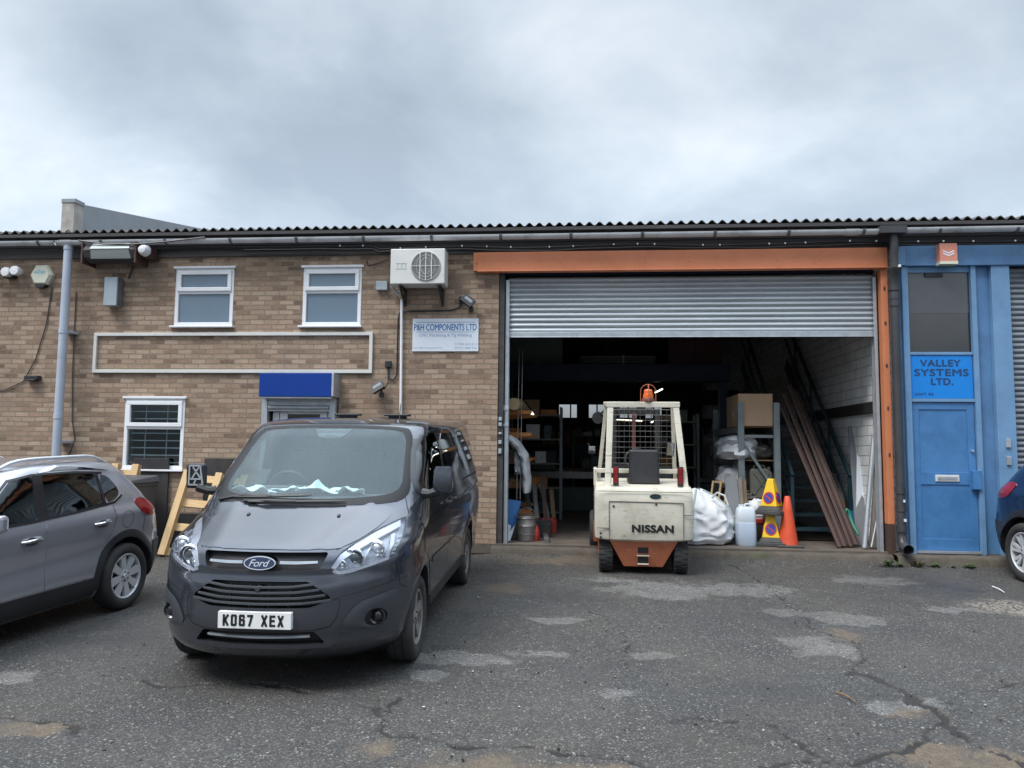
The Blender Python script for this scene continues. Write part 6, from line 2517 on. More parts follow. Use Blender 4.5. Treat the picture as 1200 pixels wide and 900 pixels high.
def crumple(cx, cy, cz, sx, sy, sz, seed, name, label, cat, m, nu=22, nv=12, droop=0):
    """slack folded sheet or stuffed bag"""
    rows = []
    for i in range(nv + 1):
        t = i / nv
        ph = PI * t
        row = []
        for k in range(nu):
            a = 2 * PI * k / nu
            r_ = math.sin(ph)**.6 if 0 < i < nv else .02
            d = Vector((math.cos(a) * r_, math.sin(a) * r_, -math.cos(ph)))
            f = 1 + .22 * mnoise.noise(d * 1.7 + Vector((seed, 0, 0))) + .16 * mnoise.noise(d * 4.1 + Vector((0, seed, 0))) - .10 * abs(mnoise.noise(d * 7.3 + Vector((0, 0, seed))))
            p = Vector((d.x * sx * f, d.y * sy * f, d.z * sz * f))
            p.z = max(p.z, -sz * .75)
            row.append(Vector((cx, cy, cz + sz * .75)) + p - Vector((0, 0, droop * max(0, -d.y) * abs(d.x))))
        rows.append(row)
    q = MB()
    q.grid(rows, closed=True)
    return single(q.build(name, m, smooth=38), label, cat)


crumple(2.50, 1.35, FZ + LV[1] + .02, .34, .40, .22, 3.1, 'plastic_sheeting', 'bundle of pale grey plastic sheeting on the middle rack shelf', 'sheeting', M['tarp'], 30, 16)
crumple(2.82, 1.55, FZ + LV[1] + .02, .26, .40, .15, 8.4, 'dust_sheet', 'folded olive dust sheet on the middle rack shelf beside grey sheeting', 'sheet', M['jerry'], 26, 14)
crumple(2.45, 1.45, FZ + LV[0] + .16, .24, .32, .20, 5.3, 'plastic_sheeting', 'smaller bundle of pale sheeting on the lowest rack shelf', 'sheeting', M['tarp'], 26, 14)
q = MB()
for k, (a, b, w) in enumerate(((2.32, .98, .40), (2.36, 1.02, .34), (2.30, 1.10, .42))):
    q.box(a, a + w, b, b + .5, FZ + LV[0] + .02 + k * .045, FZ + LV[0] + .055 + k * .045)
single(q.build('flat_packet_stack', [M['steel']], bevel=.004), 'stack of thin flat packets at left end of lowest rack shelf', 'packets')
jc = thing('jerrycan', 'olive metal jerrycan on the lowest rack shelf behind the brace', 'jerrycan', (2.80, 1.15, FZ + LV[0] + .02))
q = MB()
jz = FZ + LV[0] + .02
q.prism([(2.64, jz), (2.98, jz), (2.98, jz + .40), (2.90, jz + .46), (2.66, jz + .46), (2.64, jz + .42)], lambda u, v, d: (u, d, v), 1.02, 1.19)
q.build('can', M['jerry'], jc, bevel=.02)
q = MB()
for a, b in (((2.69, .06), (2.93, .40)), ((2.93, .06), (2.69, .40))):
    q.bar((a[0], 1.016, jz + a[1]), (b[0], 1.016, jz + b[1]), .014, .022, (0, 1, 0))
q.build('pressed_rib', M['jerry'], jc, bevel=.004)
q = MB()
for y in (1.06, 1.105, 1.15):
    q.tube([(2.70, y, jz + .455), (2.72, y, jz + .51), (2.86, y, jz + .51), (2.88, y, jz + .455)], .009, 6)
q.lathe([(.03, 0), (.03, .05), (.001, .05)], 12, (2.94, 1.105, jz + .44))
q.build('handle', M['jerry'], jc)

# things standing on the floor at the front
def sack():
    t = thing('bulk_bag', 'slumped white woven bulk bag on the threshold right of the forklift', 'bag', (1.72, .12, FZ))
    rows = []
    nu, nv = 84, 44
    for i in range(nv + 1):
        v = i / nv
        prof = [(.0, .02), (.02, .46), (.10, .54), (.25, .575), (.45, .53), (.65, .43), (.80, .30), (.92, .16), (1.0, .05)]
        for (a, ra), (b, rb) in zip(prof[:-1], prof[1:]):
            if a <= v <= b:
                r_ = ra + (rb - ra) * (v - a) / (b - a)
                break
        row = []
        for k in range(nu):
            a = 2 * PI * k / nu
            d = Vector((math.cos(a), math.sin(a), v * 1.2))
            f = 1 + .12 * mnoise.noise(d * 1.6) + .10 * math.sin(a * 5 + 3 * mnoise.noise(d * 1.3) + v * 4) * v * (1 - v) * 2 - .20 * abs(mnoise.noise(Vector((d.x * 2.0, d.y * 2.0, d.z * 3.6)) + Vector((4, 0, 0)))) - .12 * abs(mnoise.noise(Vector((d.x * 4.2, d.y * 4.2, d.z * 7)) + Vector((9, 0, 2))))
            z = FZ + .80 * v + (.05 * mnoise.noise(d * 2.2 + Vector((0, 7, 0))) if v > .1 else 0)
            # the near side sags forward in folds
            z += -.05 * math.sin(v * 9 + mnoise.noise(d * 2) * 3) * max(0, -math.sin(a)) * v * (1 - v) * 2
            row.append(Vector((1.77 + math.cos(a) * r_ * f * 1.12, .64 + math.sin(a) * r_ * f * .82, z)))
        rows.append(row)
    q = MB()
    q.grid(rows, closed=True)
    q.build('sack', M['bag'], t, smooth=48)
    for a0 in (-PI / 2 - .15, -.2):
        q = MB()
        pts = []
        for v in (.10, .25, .45, .65, .85, .98):
            row = rows[int(v * nv)]
            p = row[int((a0 % (2 * PI)) / (2 * PI) * nu) % nu]
            pts.append(p + (p - Vector((1.77, .64, p.z))).normalized() * .008)
        q.tube(pts, .016, 6)
        q.build('strap', M['strap'], t, smooth=40)
    q = MB()
    q.tube([(1.95, .40, FZ + .68), (2.02, .35, FZ + .76), (2.12, .34, FZ + .72), (2.17, .34, FZ + .58)], .016, 6)
    q.build('lifting_loop', M['bag'], t, smooth=40)


sack()
dm = thing('water_container', 'milky white plastic water container standing in front of the rack', 'container', (2.43, .38, FZ))
q = MB()
rows = []
for z, a, b in ((0, .125, .125), (.02, .138, .135), (.20, .138, .135), (.33, .136, .134), (.345, .132, .130), (.36, .136, .134), (.50, .128, .13), (.545, .11, .115), (.56, .085, .09)):
    rows.append([Vector((2.43 + math.copysign(abs(math.cos(t))**.45, math.cos(t)) * a, .40 + math.copysign(abs(math.sin(t))**.45, math.sin(t)) * b, FZ + z)) for t in [2 * PI * k / 28 for k in range(28)]])
q.grid(rows, closed=True)
q.add(rows[0], [tuple(reversed(range(28)))])
q.add(rows[-1], [tuple(range(28))])
for k, f in enumerate(q.f):
    q.m[k] = 1 if max(q.v[i].z for i in f) < FZ + .34 else 0
q.build('canister', [M['drum'], M['drumlow']], dm, smooth=40)
q = MB()
q.lathe([(.04, 0), (.04, .035), (.001, .038)], 14, (2.37, .40, FZ + .555))
q.tube([(2.41, .40, FZ + .55), (2.43, .40, FZ + .60), (2.50, .40, FZ + .60), (2.52, .40, FZ + .54)], .014, 6)
q.build('cap', M['drum'], dm, smooth=40)


def no_wait_cone(x, y, z, label, rot):
    t = thing('no_waiting_cone', label, 'parking cone', (x, y, z), (0, 0, rot), 'yellow no waiting cones')
    ORG[t.name] = Vector((0, 0, 0))
    q = MB()
    q.box(-.20, .20, -.20, .20, 0, .06)
    q.hexa([(-.17, -.17, .06), (.17, -.17, .06), (.17, .17, .06), (-.17, .17, .06), (-.13, -.13, .12), (.13, -.13, .12), (.13, .13, .12), (-.13, .13, .12)])
    q.build('base', M['conebase'], t, bevel=.012)
    q = MB()
    q.hexa([(-.125, -.125, .12), (.125, -.125, .12), (.125, .125, .12), (-.125, .125, .12), (-.042, -.042, .52), (.042, -.042, .52), (.042, .042, .52), (-.042, .042, .52)])
    q.build('cone_body', M['yellow'], t, bevel=.012)
    for k in range(4):
        rt = Matrix.Rotation(k * PI / 2, 3, 'Z')
        fn = lambda u, v, d: rt @ Vector((u, -(.125 - (v - .12) * .2075) - d, v))
        q = MB()
        q.prism(ell(0, .245, .080, .085, 26), fn, .002, .007)
        q.mat(1).prism(ell(0, .245, .062, .066, 26), fn, .007, .010)
        q.mat(0)
        q.prism([(-.050, .275), (-.036, .289), (.050, .215), (.036, .201)], fn, .010, .0125)
        q.build('no_waiting_sign', [M['signred'], M['signroyal']], t)
    return t


no_wait_cone(2.80, .46, FZ, 'yellow no waiting cone on the floor, lower of the stacked pair', -.22)
no_wait_cone(2.82, .47, FZ + .45, 'yellow no waiting cone perched on top of the other yellow cone', -.62)
tc = thing('traffic_cone', 'orange traffic cone standing in front of the rack upright', 'traffic cone', (3.02, .36, FZ))
q = MB()
q.box(2.84, 3.20, .18, .54, FZ, FZ + .035)
q.build('base', M['conebase'], tc, bevel=.012)
q = MB()
q.lathe([(.142, .035), (.138, .06), (.125, .14), (.070, .52), (.040, .715), (.030, .725), (.026, .715)], 28, (3.02, .36, FZ), cap=False)
q.build('cone_body', M['cone'], tc, smooth=40)

fr = thing('wooden_frame', 'small pine frame leaning behind the white bulk bag', 'frame', (2.0, 1.0, FZ))
for a, b in (((2.10, .95, .35), (2.26, 1.25, 1.02)), ((2.22, .93, .35), (2.38, 1.23, 1.02)), ((2.32, .92, .35), (2.47, 1.22, 1.0))):
    q = MB()
    q.bar(Vector(a) + Vector((-.14, 0, .0)), Vector(b) + Vector((-.14, 0, .04)), .028, .03)
    q.build('bar', M['pinev'], fr)
q = MB()
q.bar((2.11, 1.25, 1.05), (2.34, 1.23, 1.04), .03, .03)
q.build('bar', M['pine'], fr)
for k, (x, h, w, m, lb) in enumerate(((2.33, 1.02, .10, 'palebox', 'pale grey panel offcut leaning against the rack, widest of three'), (2.44, .98, .05, 'greywood', 'weathered grey plank standing between panel offcut and brown batten'), (2.51, .94, .04, 'brownwood', 'narrow brown batten standing against the rack left upright'))):
    q = MB()
    q.hexa([(x - w, .62, FZ), (x + w, .60, FZ), (x + w, .63, FZ), (x - w, .65, FZ), (x - w, .87, FZ + h - .06), (x + w * .7, .86, FZ + h), (x + w * .7, .89, FZ + h), (x - w, .90, FZ + h - .06)])
    single(q.build('plank', M[m]), lb, 'plank')
crumple(2.70, .85, FZ + .30, .17, .16, .19, 12.7, 'rag_bundle', 'bundle of white rags behind the water container', 'rags', M['bag'], 26, 16)
q = MB()
q.box(2.48, 2.82, .70, .98, FZ, FZ + .29)
q.mat(1).box(2.50, 2.80, .69, .99, FZ + .29, FZ + .36)
single(q.build('toolbox', [M['ftdark'], M['redpaint']], bevel=.01), 'dark toolbox with red lid under the rags at the rack foot', 'toolbox')
q = MB()
q.hexa([(2.72, 1.5, FZ), (3.0, 1.5, FZ), (3.0, 1.9, FZ), (2.72, 1.9, FZ), (2.68, 1.47, FZ + .55), (3.03, 1.47, FZ + .55), (3.03, 1.93, FZ + .55), (2.68, 1.93, FZ + .55)])
single(q.build('plastic_crate', M['fordblue'], bevel=.01), 'blue plastic crate inside the bottom of the rack', 'crate')

# steel staircase along the right wall
st = thing('steel_staircase', 'teal blue steel staircase climbing along the white block wall', 'staircase', (3.7, 2.5, FZ))
SX0, SX1, SY0 = 3.28, 4.14, 1.05
RISE, GO = .205, .235
n = 15
for x in (SX0, SX1):
    q = MB()
    q.bar((x, SY0 - .10, FZ + .02), (x, SY0 + GO * n, FZ + RISE * n + .05), .02, .24, (0, 0, 1))
    q.build('stringer', M['teal'], st)
for k in range(10):
    q = MB()
    y, z = SY0 + GO * k, FZ + RISE * (k + 1)
    q.box(SX0 + .012, SX1 - .012, y, y + .24, z - .045, z)
    q.build('tread', M['teal'], st)
for x in (SX0, SX1):
    q = MB()
    q.bar((x, SY0 + .02, FZ), (x, SY0 + .02, FZ + 1.0), .05, .05)
    q.build('newel_post', M['teal'], st)
    q = MB()
    q.bar((x, SY0 - .02, FZ + 1.0), (x, SY0 + GO * n, FZ + 1.0 + RISE * n), .05, .05, (0, 0, 1))
    q.bar((x, SY0 + .02, FZ + .55), (x, SY0 + GO * n, FZ + .55 + RISE * n), .03, .03, (0, 0, 1))
    for k in (4, 8, 12):
        y = SY0 + GO * k
        q.bar((x, y, FZ + RISE * k), (x, y, FZ + RISE * k + 1.0), .035, .035)
    q.build('handrail', M['teal'], st)
q = MB()
q.box(4.225, 4.268, .3, 15.5, 2.10, 2.27)
single(q.build('cable_tray', M['ftdark'], bevel=.006), 'dark horizontal steel rail along the white block wall', 'rail')

# leaning lengths
def lean(a, b, w, h, m, name, label, cat, group=None, tube=False):
    q = MB()
    if tube:
        q.tube([a, b], w, 14)
        o = q.build(name, M[m], smooth=40)
    elif h > .02 and name == 'steel_channel':
        A, B = Vector(a), Vector(b)
        d = (B - A).normalized()
        s = d.cross(Vector((0, 1, 0))).normalized()
        u = s.cross(d)
        q.bar(A, B, w, .008, (0, 1, 0))
        for sg in (-1, 1):
            o_ = s * (sg * (w / 2 - .004)) - u * (h / 2) * (1 if u.y > 0 else -1)
            q.bar(A + o_, B + o_, .008, h, (0, 1, 0))
        o = q.build(name, M[m])
    else:
        q.bar(a, b, w, h, (0, 1, 0))
        o = q.build(name, M[m], bevel=.003)
    single(o, label, cat, group)


for k, (bx, by, tx, ty, lb) in enumerate(((984, 641, 914, 474, 'rusty brown steel channel leaning on the stairs, leftmost of the bundle'), (990, 640, 918, 462, 'rusty brown steel channel leaning on the stairs, second from left in the bundle'), (997, 640, 924, 452, 'rusty brown steel channel leaning on the stairs, third from left in the bundle'), (1003, 638, 931, 458, 'rusty brown steel channel leaning on the stairs, rightmost of the bundle'))):
    lean(W(bx, by, .30 + .02 * k), W(tx, ty, 1.3 + .1 * k), .066, .045, 'redox', 'steel_channel', lb, 'steel channel', 'steel channels leaning on the stairs')
lean(W(1013, 642, .22), W(1031, 430, .62), .034, 0, 'galv', 'steel_tube', 'long bright galvanised tube leaning in right corner of the opening', 'tube', tube=True)
lean(W(1024, 641, .28), W(1036, 470, .50), .13, .03, 'greywood', 'plank', 'wide weathered grey plank leaning behind the bright tube', 'plank')
lean(W(1021, 641, .20), W(1037, 560, .30), .012, .012, 'clip', 'conduit', 'thin white conduit rod leaning beside the grey plank', 'rod')
lean(W(1034, 636, .45), W(1031, 440, .75), .12, .03, 'brownwood', 'plank', 'brown plank standing in the corner against the orange jamb', 'plank')
lean(W(1010, 640, .60), W(1000, 500, 1.3), .16, .03, 'palebox', 'board_offcut', 'tall pale board offcut leaning on the white block wall', 'board')
lean(W(1016, 620, .9), W(1006, 515, 1.4), .12, .03, 'brownwood', 'board_offcut', 'short brown board offcut leaning on the white block wall', 'board')
q = MB()
q.hexa([W(1003, 610, .75), W(1012, 616, .72), W(1012, 616, .76), W(1003, 610, .79), W(1004, 530, 1.0), W(1016, 555, .98), W(1016, 555, 1.02), W(1004, 530, 1.04)])
single(q.build('sheet_offcut', M['white']), 'white angled sheet offcut beside the bright tube', 'sheet')
q = MB()
q.hexa([W(997, 612, 1.0), W(1004, 616, 1.0), W(1004, 616, 1.03), W(997, 612, 1.03), W(1001, 552, 1.2), W(1012, 556, 1.2), W(1012, 556, 1.23), W(1001, 552, 1.23)])
single(q.build('sheet_offcut', M['bluesheet']), 'dark blue sheet offcut behind the stair newel post', 'sheet')
q = MB()
hp = [W(992, 606, .6), W(990, 600, .6), W(992, 597, .6), W(995, 600, .6), W(996, 606, .58), W(1000, 616, .5), W(1006, 627, .42)]
q.tube(hp, [.02, .024, .026, .028, .026, .024, .02], 8)
single(q.build('green_handle', M['green'], smooth=60), 'curved green plastic tool handle among the leaning offcuts', 'tool')  # a single curved green handle, no blades
for k in range(5):
    lean(W(986 + 5 * k, 636, .9 + .1 * k), W(977 + 7 * k, 555 + 9 * (k % 3), 1.5 + .1 * k), .09, .02, ('ftdark', 'greywood', 'brownwood', 'steel', 'redox')[k], 'offcut', ('black steel offcut behind the rusty channels', 'grey timber offcut leaning behind the rusty channels', 'brown timber offcut between rusty channels and green handle', 'bare steel offcut leaning behind the green handle', 'rust red offcut leaning near the stair newel')[k], 'offcut')

# left side: cantilever rack with long stock
lr = thing('stock_rack', 'orange cantilever stock rack just inside the left of the opening', 'rack', (-1.3, 1.5, FZ))
for y in (.9, 2.4):
    q = MB()
    q.box(-1.58, -1.48, y, y + .10, FZ, 2.7)
    q.build('column', M['ftdark'], lr)
    for z in (.55, .95, 1.35, 1.75, 2.10):
        q = MB()
        q.hexa([(-1.48, y + .02, z - .06), (-.74, y + .02, z - .01), (-.74, y + .08, z - .01), (-1.48, y + .08, z - .06), (-1.48, y + .02, z + .05), (-.74, y + .02, z + .04), (-.74, y + .08, z + .04), (-1.48, y + .08, z + .05)])
        q.build('arm', M['rackorange'], lr)
q = MB()
for k in range(7):
    y = 0
    q.tube([(-1.40 + .06 * k, .70 + .05 * (k % 3), .99 + .40 * (k % 3)), (-1.40 + .06 * k, 3.4, .99 + .40 * (k % 3))], .02, 8)
single(q.build('bar_stock', M['steel'], smooth=40), 'steel bars lying on the orange stock rack', 'bars')
q = MB()
q.tube([(-1.00, .55, 2.22), (-.98, 1.2, 2.25), (-.98, 2.9, 2.22)], [.095, .10, .09], 14)
single(q.build('carpet_roll', M['tanroll'], smooth=40), 'tan roll lying on the top arms of the stock rack', 'roll')
# padded grey cover bent over the middle arms
q = MB()
path = [W(590, 512, .5), W(598, 516, .5), W(606, 523, .5), W(612, 534, .5), W(615.5, 548, .5), W(616.5, 562, .5), W(616, 578, .5)]
rows = []
for i in range(25):
    t = i / 24 * (len(path) - 1)
    k = min(int(t), len(path) - 2)
    p = path[k].lerp(path[k + 1], t - k)
    d = (path[k + 1] - path[k]).normalized()
    s_ = d.cross(Vector((0, 1, 0))).normalized()
    row = []
    for j in range(18):
        a_ = 2 * PI * j / 18
        f = 1 + .30 * mnoise.noise(Vector((math.cos(a_) * 1.5, math.sin(a_) * 1.5, i * .35))) + .15 * mnoise.noise(Vector((math.cos(a_) * 4, math.sin(a_) * 4, i * .9)))
        r_ = (.075 if 0 < i < 24 else .05) * f
        row.append(p + s_ * math.cos(a_) * r_ + Vector((0, .16, 0)) * math.sin(a_) * f + Vector((0, .16, 0)))
    rows.append(row)
q.grid(rows, closed=True)
q.add(rows[0], [tuple(range(18))])
q.add(rows[-1], [tuple(reversed(range(18)))])
single(q.build('grey_cover', M['tarp'], smooth=50), 'pale grey padded cover bent over the left stock rack arms', 'cover')
q = MB()
rows = []
for i in range(9):
    rows.append([W(603 + 9 * j / 8 + 1.5 * mnoise.noise(Vector((i * .8, j * .7, 2))), 530 + 26 * i / 8, .62 + .06 * mnoise.noise(Vector((j * .9, i * .5, 4)))) for j in range(9)])
q.grid(rows)
o = single(q.build('plastic_film', M['tarp'], smooth=60, recalc=False), 'crinkled plastic film hanging under the grey padded cover', 'film')
sd = o.modifiers.new('thick', 'SOLIDIFY')
sd.thickness = .008
for px, lb in ((605.5, 'thin upright steel rod left of its pair near the left guide'), (609.5, 'thin upright steel rod right of its pair near the left guide')):
    q = MB()
    q.tube([W(px, 585, .55), W(px + 3, 410, .95)], .008, 6)
    single(q.build('steel_rod', M['steel'], smooth=40), lb, 'rod')
q = MB()
q.hexa([W(594, 628, .40), W(606, 610, .40), W(606, 610, .43), W(594, 628, .43), W(594, 585, .5), W(611, 587, .5), W(611, 587, .53), W(594, 585, .53)])
single(q.build('plastic_sheet', M['bluesheet']), 'bright blue plastic sheet leaning behind the left shutter guide', 'sheet')
q = MB()
q.bar(W(592, 636, .35), W(600, 612, .45), .12, .008, (0, 1, 0))
single(q.build('plastic_sheet', M['drum']), 'small pale sheet below the blue plastic sheet', 'sheet')
kg = thing('steel_keg', 'dull steel bucket with hoops on the floor inside the left of opening', 'keg', (-.70, .45, FZ))
c = W(617, 633, .45)
q = MB()
q.lathe([(.13, 0), (.145, .01), (.148, .10), (.155, .105), (.148, .11), (.150, .22), (.157, .225), (.150, .235), (.150, .33), (.160, .34), (.155, .35), (.14, .33)], 24, (c.x, c.y, FZ), cap=False)
q.build('drum', M['steel'], kg, smooth=40)
q = MB()
q.tube([Vector((c.x + .155 * math.cos(t), c.y - .02, FZ + .33 + .16 * math.sin(t))) for t in [PI * k / 10 for k in range(11)]], .006, 5)
q.build('handle', M['mesh'], kg)
q = MB()
c = W(628.5, 633, .42)
q.lathe([(.001, 0), (.045, 0), (.05, .01), (.05, .16), (.03, .20), (.02, .235), (.001, .235)], 16, (c.x, c.y, FZ))
single(q.build('red_bottle', M['redpaint'], smooth=40), 'small red bottle standing beside the steel bucket', 'bottle')
a, b = W(640, 637, .12), W(646, 617, 1.5)
a.z, b.z = FZ + .04, FZ + .04
q = MB()
q.bar((a.x, a.y + .1, FZ + .035), (b.x - .1, 1.3, FZ + .035), .07, .07)
single(q.build('steel_section', M['steel'], bevel=.004), 'steel box section lying on the floor behind the threshold', 'steel bar')
rnd = random.Random(5)
for k, (px, py, y, s, m, lb) in enumerate(((622, 612, 1.0, .16, 'fred', 'dark red tin on the floor under the stock rack'), (634, 622, .9, .15, 'ftdark', 'black box on the floor behind the red bottle'), (613, 596, 1.2, .2, 'card', 'worn brown carton under the orange rack arms'), (642, 608, 1.5, .14, 'redpaint', 'red tin behind the steel box section'))):
    c = W(px, py, y)
    q = MB()
    q.box(c.x - s, c.x + s, y, y + .3, FZ, FZ + s * 1.5)
    q.box(c.x - s * .8, c.x + s * .8, y + .02, y + .26, FZ + s * 1.5, FZ + s * 1.7)
    single(q.build('storage_tin', M[m], bevel=.008), lb, 'box')
for k in range(6):
    px = 622 + 5 * k
    lean(W(px + 4, 628, 1.2 + .1 * k), W(px - 8 + 7 * (k % 2), 560 + 7 * (k % 3), 1.9), .07, .03, ('darkgreen', 'steel', 'ftdark', 'redox', 'palebox', 'brownwood')[k], 'metal_strip', ('dark green metal strip leaning beside the stock rack', 'bare steel strip leaning beside the stock rack', 'black strip leaning beside the stock rack', 'rust red strip leaning beside the stock rack', 'pale strip leaning beside the stock rack', 'brown strip leaning beside the stock rack')[k], 'strip')

# deeper in: mezzanine, machines, benches, lights
q = MB()
q.box(-1.6, 3.05, 4.5, 4.75, 2.95, 3.25)
q.box(-1.6, 3.05, 4.44, 4.81, 2.93, 2.955)
q.box(-1.6, 3.05, 4.44, 4.81, 3.245, 3.27)
mz = q.build('mezzanine_beam', M['mezz'], bld)
q = MB()
q.box(-1.6, 3.05, 4.75, 9.5, 3.20, 3.27)
q.build('mezzanine_deck', M['brownwood'], bld)
q = MB()
q.box(-1.6, 4.2, 9.5, 9.7, 2.75, 3.15)
q.build('cross_beam', M['darkwall'], bld)
for x in (-1.45, 2.9):
    q = MB()
    q.box(x - .08, x + .08, 4.55, 4.7, FZ, 2.95)
    q.build('mezzanine_column', M['mezz'], bld)
q = MB()
q.box(-1.45, -.35, 5.0, 5.25, 3.28, 4.02)
q.build
single(q.build('pale_cabinet', M['palebox'], bevel=.01), 'large pale panel fronted cabinet standing on the mezzanine', 'cabinet')
q = MB()
for k in range(4):
    q.box(.05 - .01 * k, 1.55 + .012 * k, 4.85, 5.5, 3.28 + k * .055, 3.325 + k * .055)
q.mat(1).box(.9, .94, 4.84, 5.52, 3.28, 3.51)
single(q.build('panel_stack', [M['palebox'], M['strap']], bevel=.004), 'strapped stack of grey panels on the mezzanine edge', 'panels')
q = MB()
for k in range(4):
    r_ = .20 - .02 * k
    q.tube([Vector((.75 + r_ * math.cos(t), 5.4 + .05 * k, 3.78 + r_ * math.sin(t))) for t in [2 * PI * i / 28 for i in range(28)]], .02, 6, closed=True)
single(q.build('hose_coil', M['ftdark'], smooth=50), 'dark coiled hose above the strapped panels on the mezzanine', 'hose')
cb = thing('red_cabinet', 'dark red steel cabinet on the mezzanine right of the panels', 'cabinet', (2.35, 5.2, 3.28))
q = MB()
q.box(1.85, 2.95, 4.9, 5.5, 3.28, 4.25)
q.build('carcass', M['maroon'], cb, bevel=.01)
for x in (1.87, 2.41):
    q = MB()
    q.box(x, x + .52, 4.88, 4.90, 3.30, 4.23)
    q.build('door', M['maroon'], cb, bevel=.005)


def strip(px, py, Y, l, rot, lab, w=.05):
    c = W(px, py, Y)
    t = thing('strip_light', lab, 'strip light', c, group='lit strip lights in the workshop')
    d = Vector((math.cos(rot), 0, math.sin(rot))) if True else None
    q = MB()
    q.bar(c - d * l / 2, c + d * l / 2, w * .6, w * .6)
    q.build('tube', M['tube'], t)
    q = MB()
    q.bar(c - d * (l / 2 + .03) + Vector((0, 0, .05)), c + d * (l / 2 + .03) + Vector((0, 0, .05)), .10, .04)
    q.tube([c - d * l * .4 + Vector((0, 0, .06)), c - d * l * .4 + Vector((0, 0, .5))], .006, 4)
    q.tube([c + d * l * .4 + Vector((0, 0, .06)), c + d * l * .4 + Vector((0, 0, .5))], .006, 4)
    q.build('batten', M['ftdark'], t)


strip(708, 492, 11, .50, 0, 'lit strip light seen just right of the forklift left front post', .05)
strip(737, 492.5, 11, .75, -.03, 'long lit strip light low behind the forklift cage', .05)
strip(736, 481, 13, .35, 0, 'short lit strip light high behind the forklift cage', .05)
strip(768, 493, 9, .26, .38, 'tilted lit strip light behind the right half of the forklift cage', .05)
strip(772, 458, 6, .19, .45, 'tilted lit strip light just above the forklift beacon', .05)
for px, py, Y, r_, rot, lb in ((607.5, 474, 1.6, .085, -.55, 'lit work lamp head above the tan roll at left'), (624, 485.5, 3.2, .06, -1.0, 'smaller lit work lamp between the rods and back windows')):
    c = W(px, py, Y)
    t = thing('work_lamp', lb, 'work lamp', c, group='lit work lamps at left')
    d = Vector((math.cos(rot), 0, math.sin(rot)))
    q = MB()
    q.bar(c - d * r_, c + d * r_, .05, .045)
    q.build('bulb', M['workbulb'], t)
    q = MB()
    q.bar(c - d * (r_ + .02) + Vector((0, .03, .03)), c + d * (r_ + .02) + Vector((0, .03, .03)), .09, .05)
    q.tube([c + Vector((0, .04, .04)), c + Vector((-.15, .3, .25)), c + Vector((-.3, .5, .1))], .012, 6)
    q.build('lamp_arm', M['ftdark'], t)

# bench row and machines in the dark
wb = thing('workbench', 'long dark workbench deep inside the workshop left of the forklift', 'workbench', (-.5, 8, FZ))
q = MB()
q.box(-1.9, .6, 7.6, 8.5, FZ + .85, FZ + .92)
q.build('bench_top', M['brownwood'], wb)
for x in (-1.85, -.6, .5):
    q = MB()
    q.box(x, x + .09, 7.65, 8.45, FZ, FZ + .85)
    q.build('leg', M['ftdark'], wb)
la = thing('lathe', 'dark green metalworking lathe deep inside left of the forklift', 'lathe', (-.2, 6.2, FZ))
q = MB()
q.box(-1.0, .5, 6.0, 6.6, FZ, FZ + .55)
q.build('base', M['darkgreen'], la, bevel=.03)
q = MB()
q.box(-1.05, .6, 6.05, 6.5, FZ + .72, FZ + .88)
q.build('bed', M['steel'], la, bevel=.01)
q = MB()
q.box(-1.05, -.5, 6.0, 6.55, FZ + .88, FZ + 1.35)
q.lathe([(.001, .0), (.12, .0), (.12, .12), (.001, .14)], 20, (-.5, 6.25, FZ + 1.15), 'x')
q.build('headstock', M['darkgreen'], la, bevel=.03)
q = MB()
q.box(.25, .5, 6.1, 6.45, FZ + .88, FZ + 1.25)
q.build('tailstock', M['darkgreen'], la, bevel=.03)
CN = {'palebox': 'grey', 'ftdark': 'black', 'fred': 'dark red', 'brownwood': 'brown', 'steel': 'bare steel', 'card': 'cardboard', 'tarp': 'pale', 'boxgrey': 'pale blue', 'rackorange': 'orange', 'jerry': 'olive', 'teal': 'dark teal'}
ORD = ('first', 'second', 'third', 'fourth', 'fifth', 'sixth', 'seventh', 'eighth', 'ninth', 'tenth', 'eleventh', 'twelfth')
rnd = random.Random(9)
for k, (x, y, w, d, h, m, lb) in enumerate(((2.0, 7.2, .5, .6, 1.7, 'darkgreen', 'dark green milling machine behind the forklift right post'), (1.2, 9.0, .6, .7, 1.9, 'ftdark', 'dark machine tool directly behind the forklift cage'), (2.9, 5.4, .35, .5, 1.5, 'palebox', 'grey machine cabinet between forklift and rack'))):
    t = thing('machine_tool', lb, 'machine', (x, y, FZ))
    q = MB()
    q.box(x - w, x + w, y, y + d, FZ, FZ + h * .45)
    q.build('base', M[m], t, bevel=.03)
    q = MB()
    q.box(x - w * .5, x + w * .5, y + d * .4, y + d, FZ + h * .45, FZ + h)
    q.box(x - w * .45, x + w * .45, y - .1, y + d * .6, FZ + h * .82, FZ + h * 1.05)
    q.build('column', M[m], t, bevel=.03)
    q = MB()
    q.box(x - w * 1.1, x + w * 1.1, y - .05, y + d * .5, FZ + h * .47, FZ + h * .53)
    q.lathe([(.001, 0), (.09, 0), (.09, .03), (.001, .03)], 16, (x + w * 1.1, y + .1, FZ + h * .5), 'x')
    q.build('table', M['steel'], t, bevel=.005)
sf = thing('wall_shelf', 'shelf of pale boards on the dark wall deep inside left of forklift', 'shelf', (-.4, 12, 1.5))
q = MB()
q.box(-1.6, .7, 11.8, 12.2, 1.62, 1.66)
q.build('board', M['greywood'], sf)
for k in range(7):
    q = MB()
    x = -1.1 + k * .22
    q.box(x, x + .18, 12.1, 12.15, 1.67, 2.18 - .06 * (k % 3))
    single(q.build('pale_board', M['tanroll']), 'pale upright board in the row on the dark wall shelf', 'board', 'pale boards on the wall shelf')
q = MB()
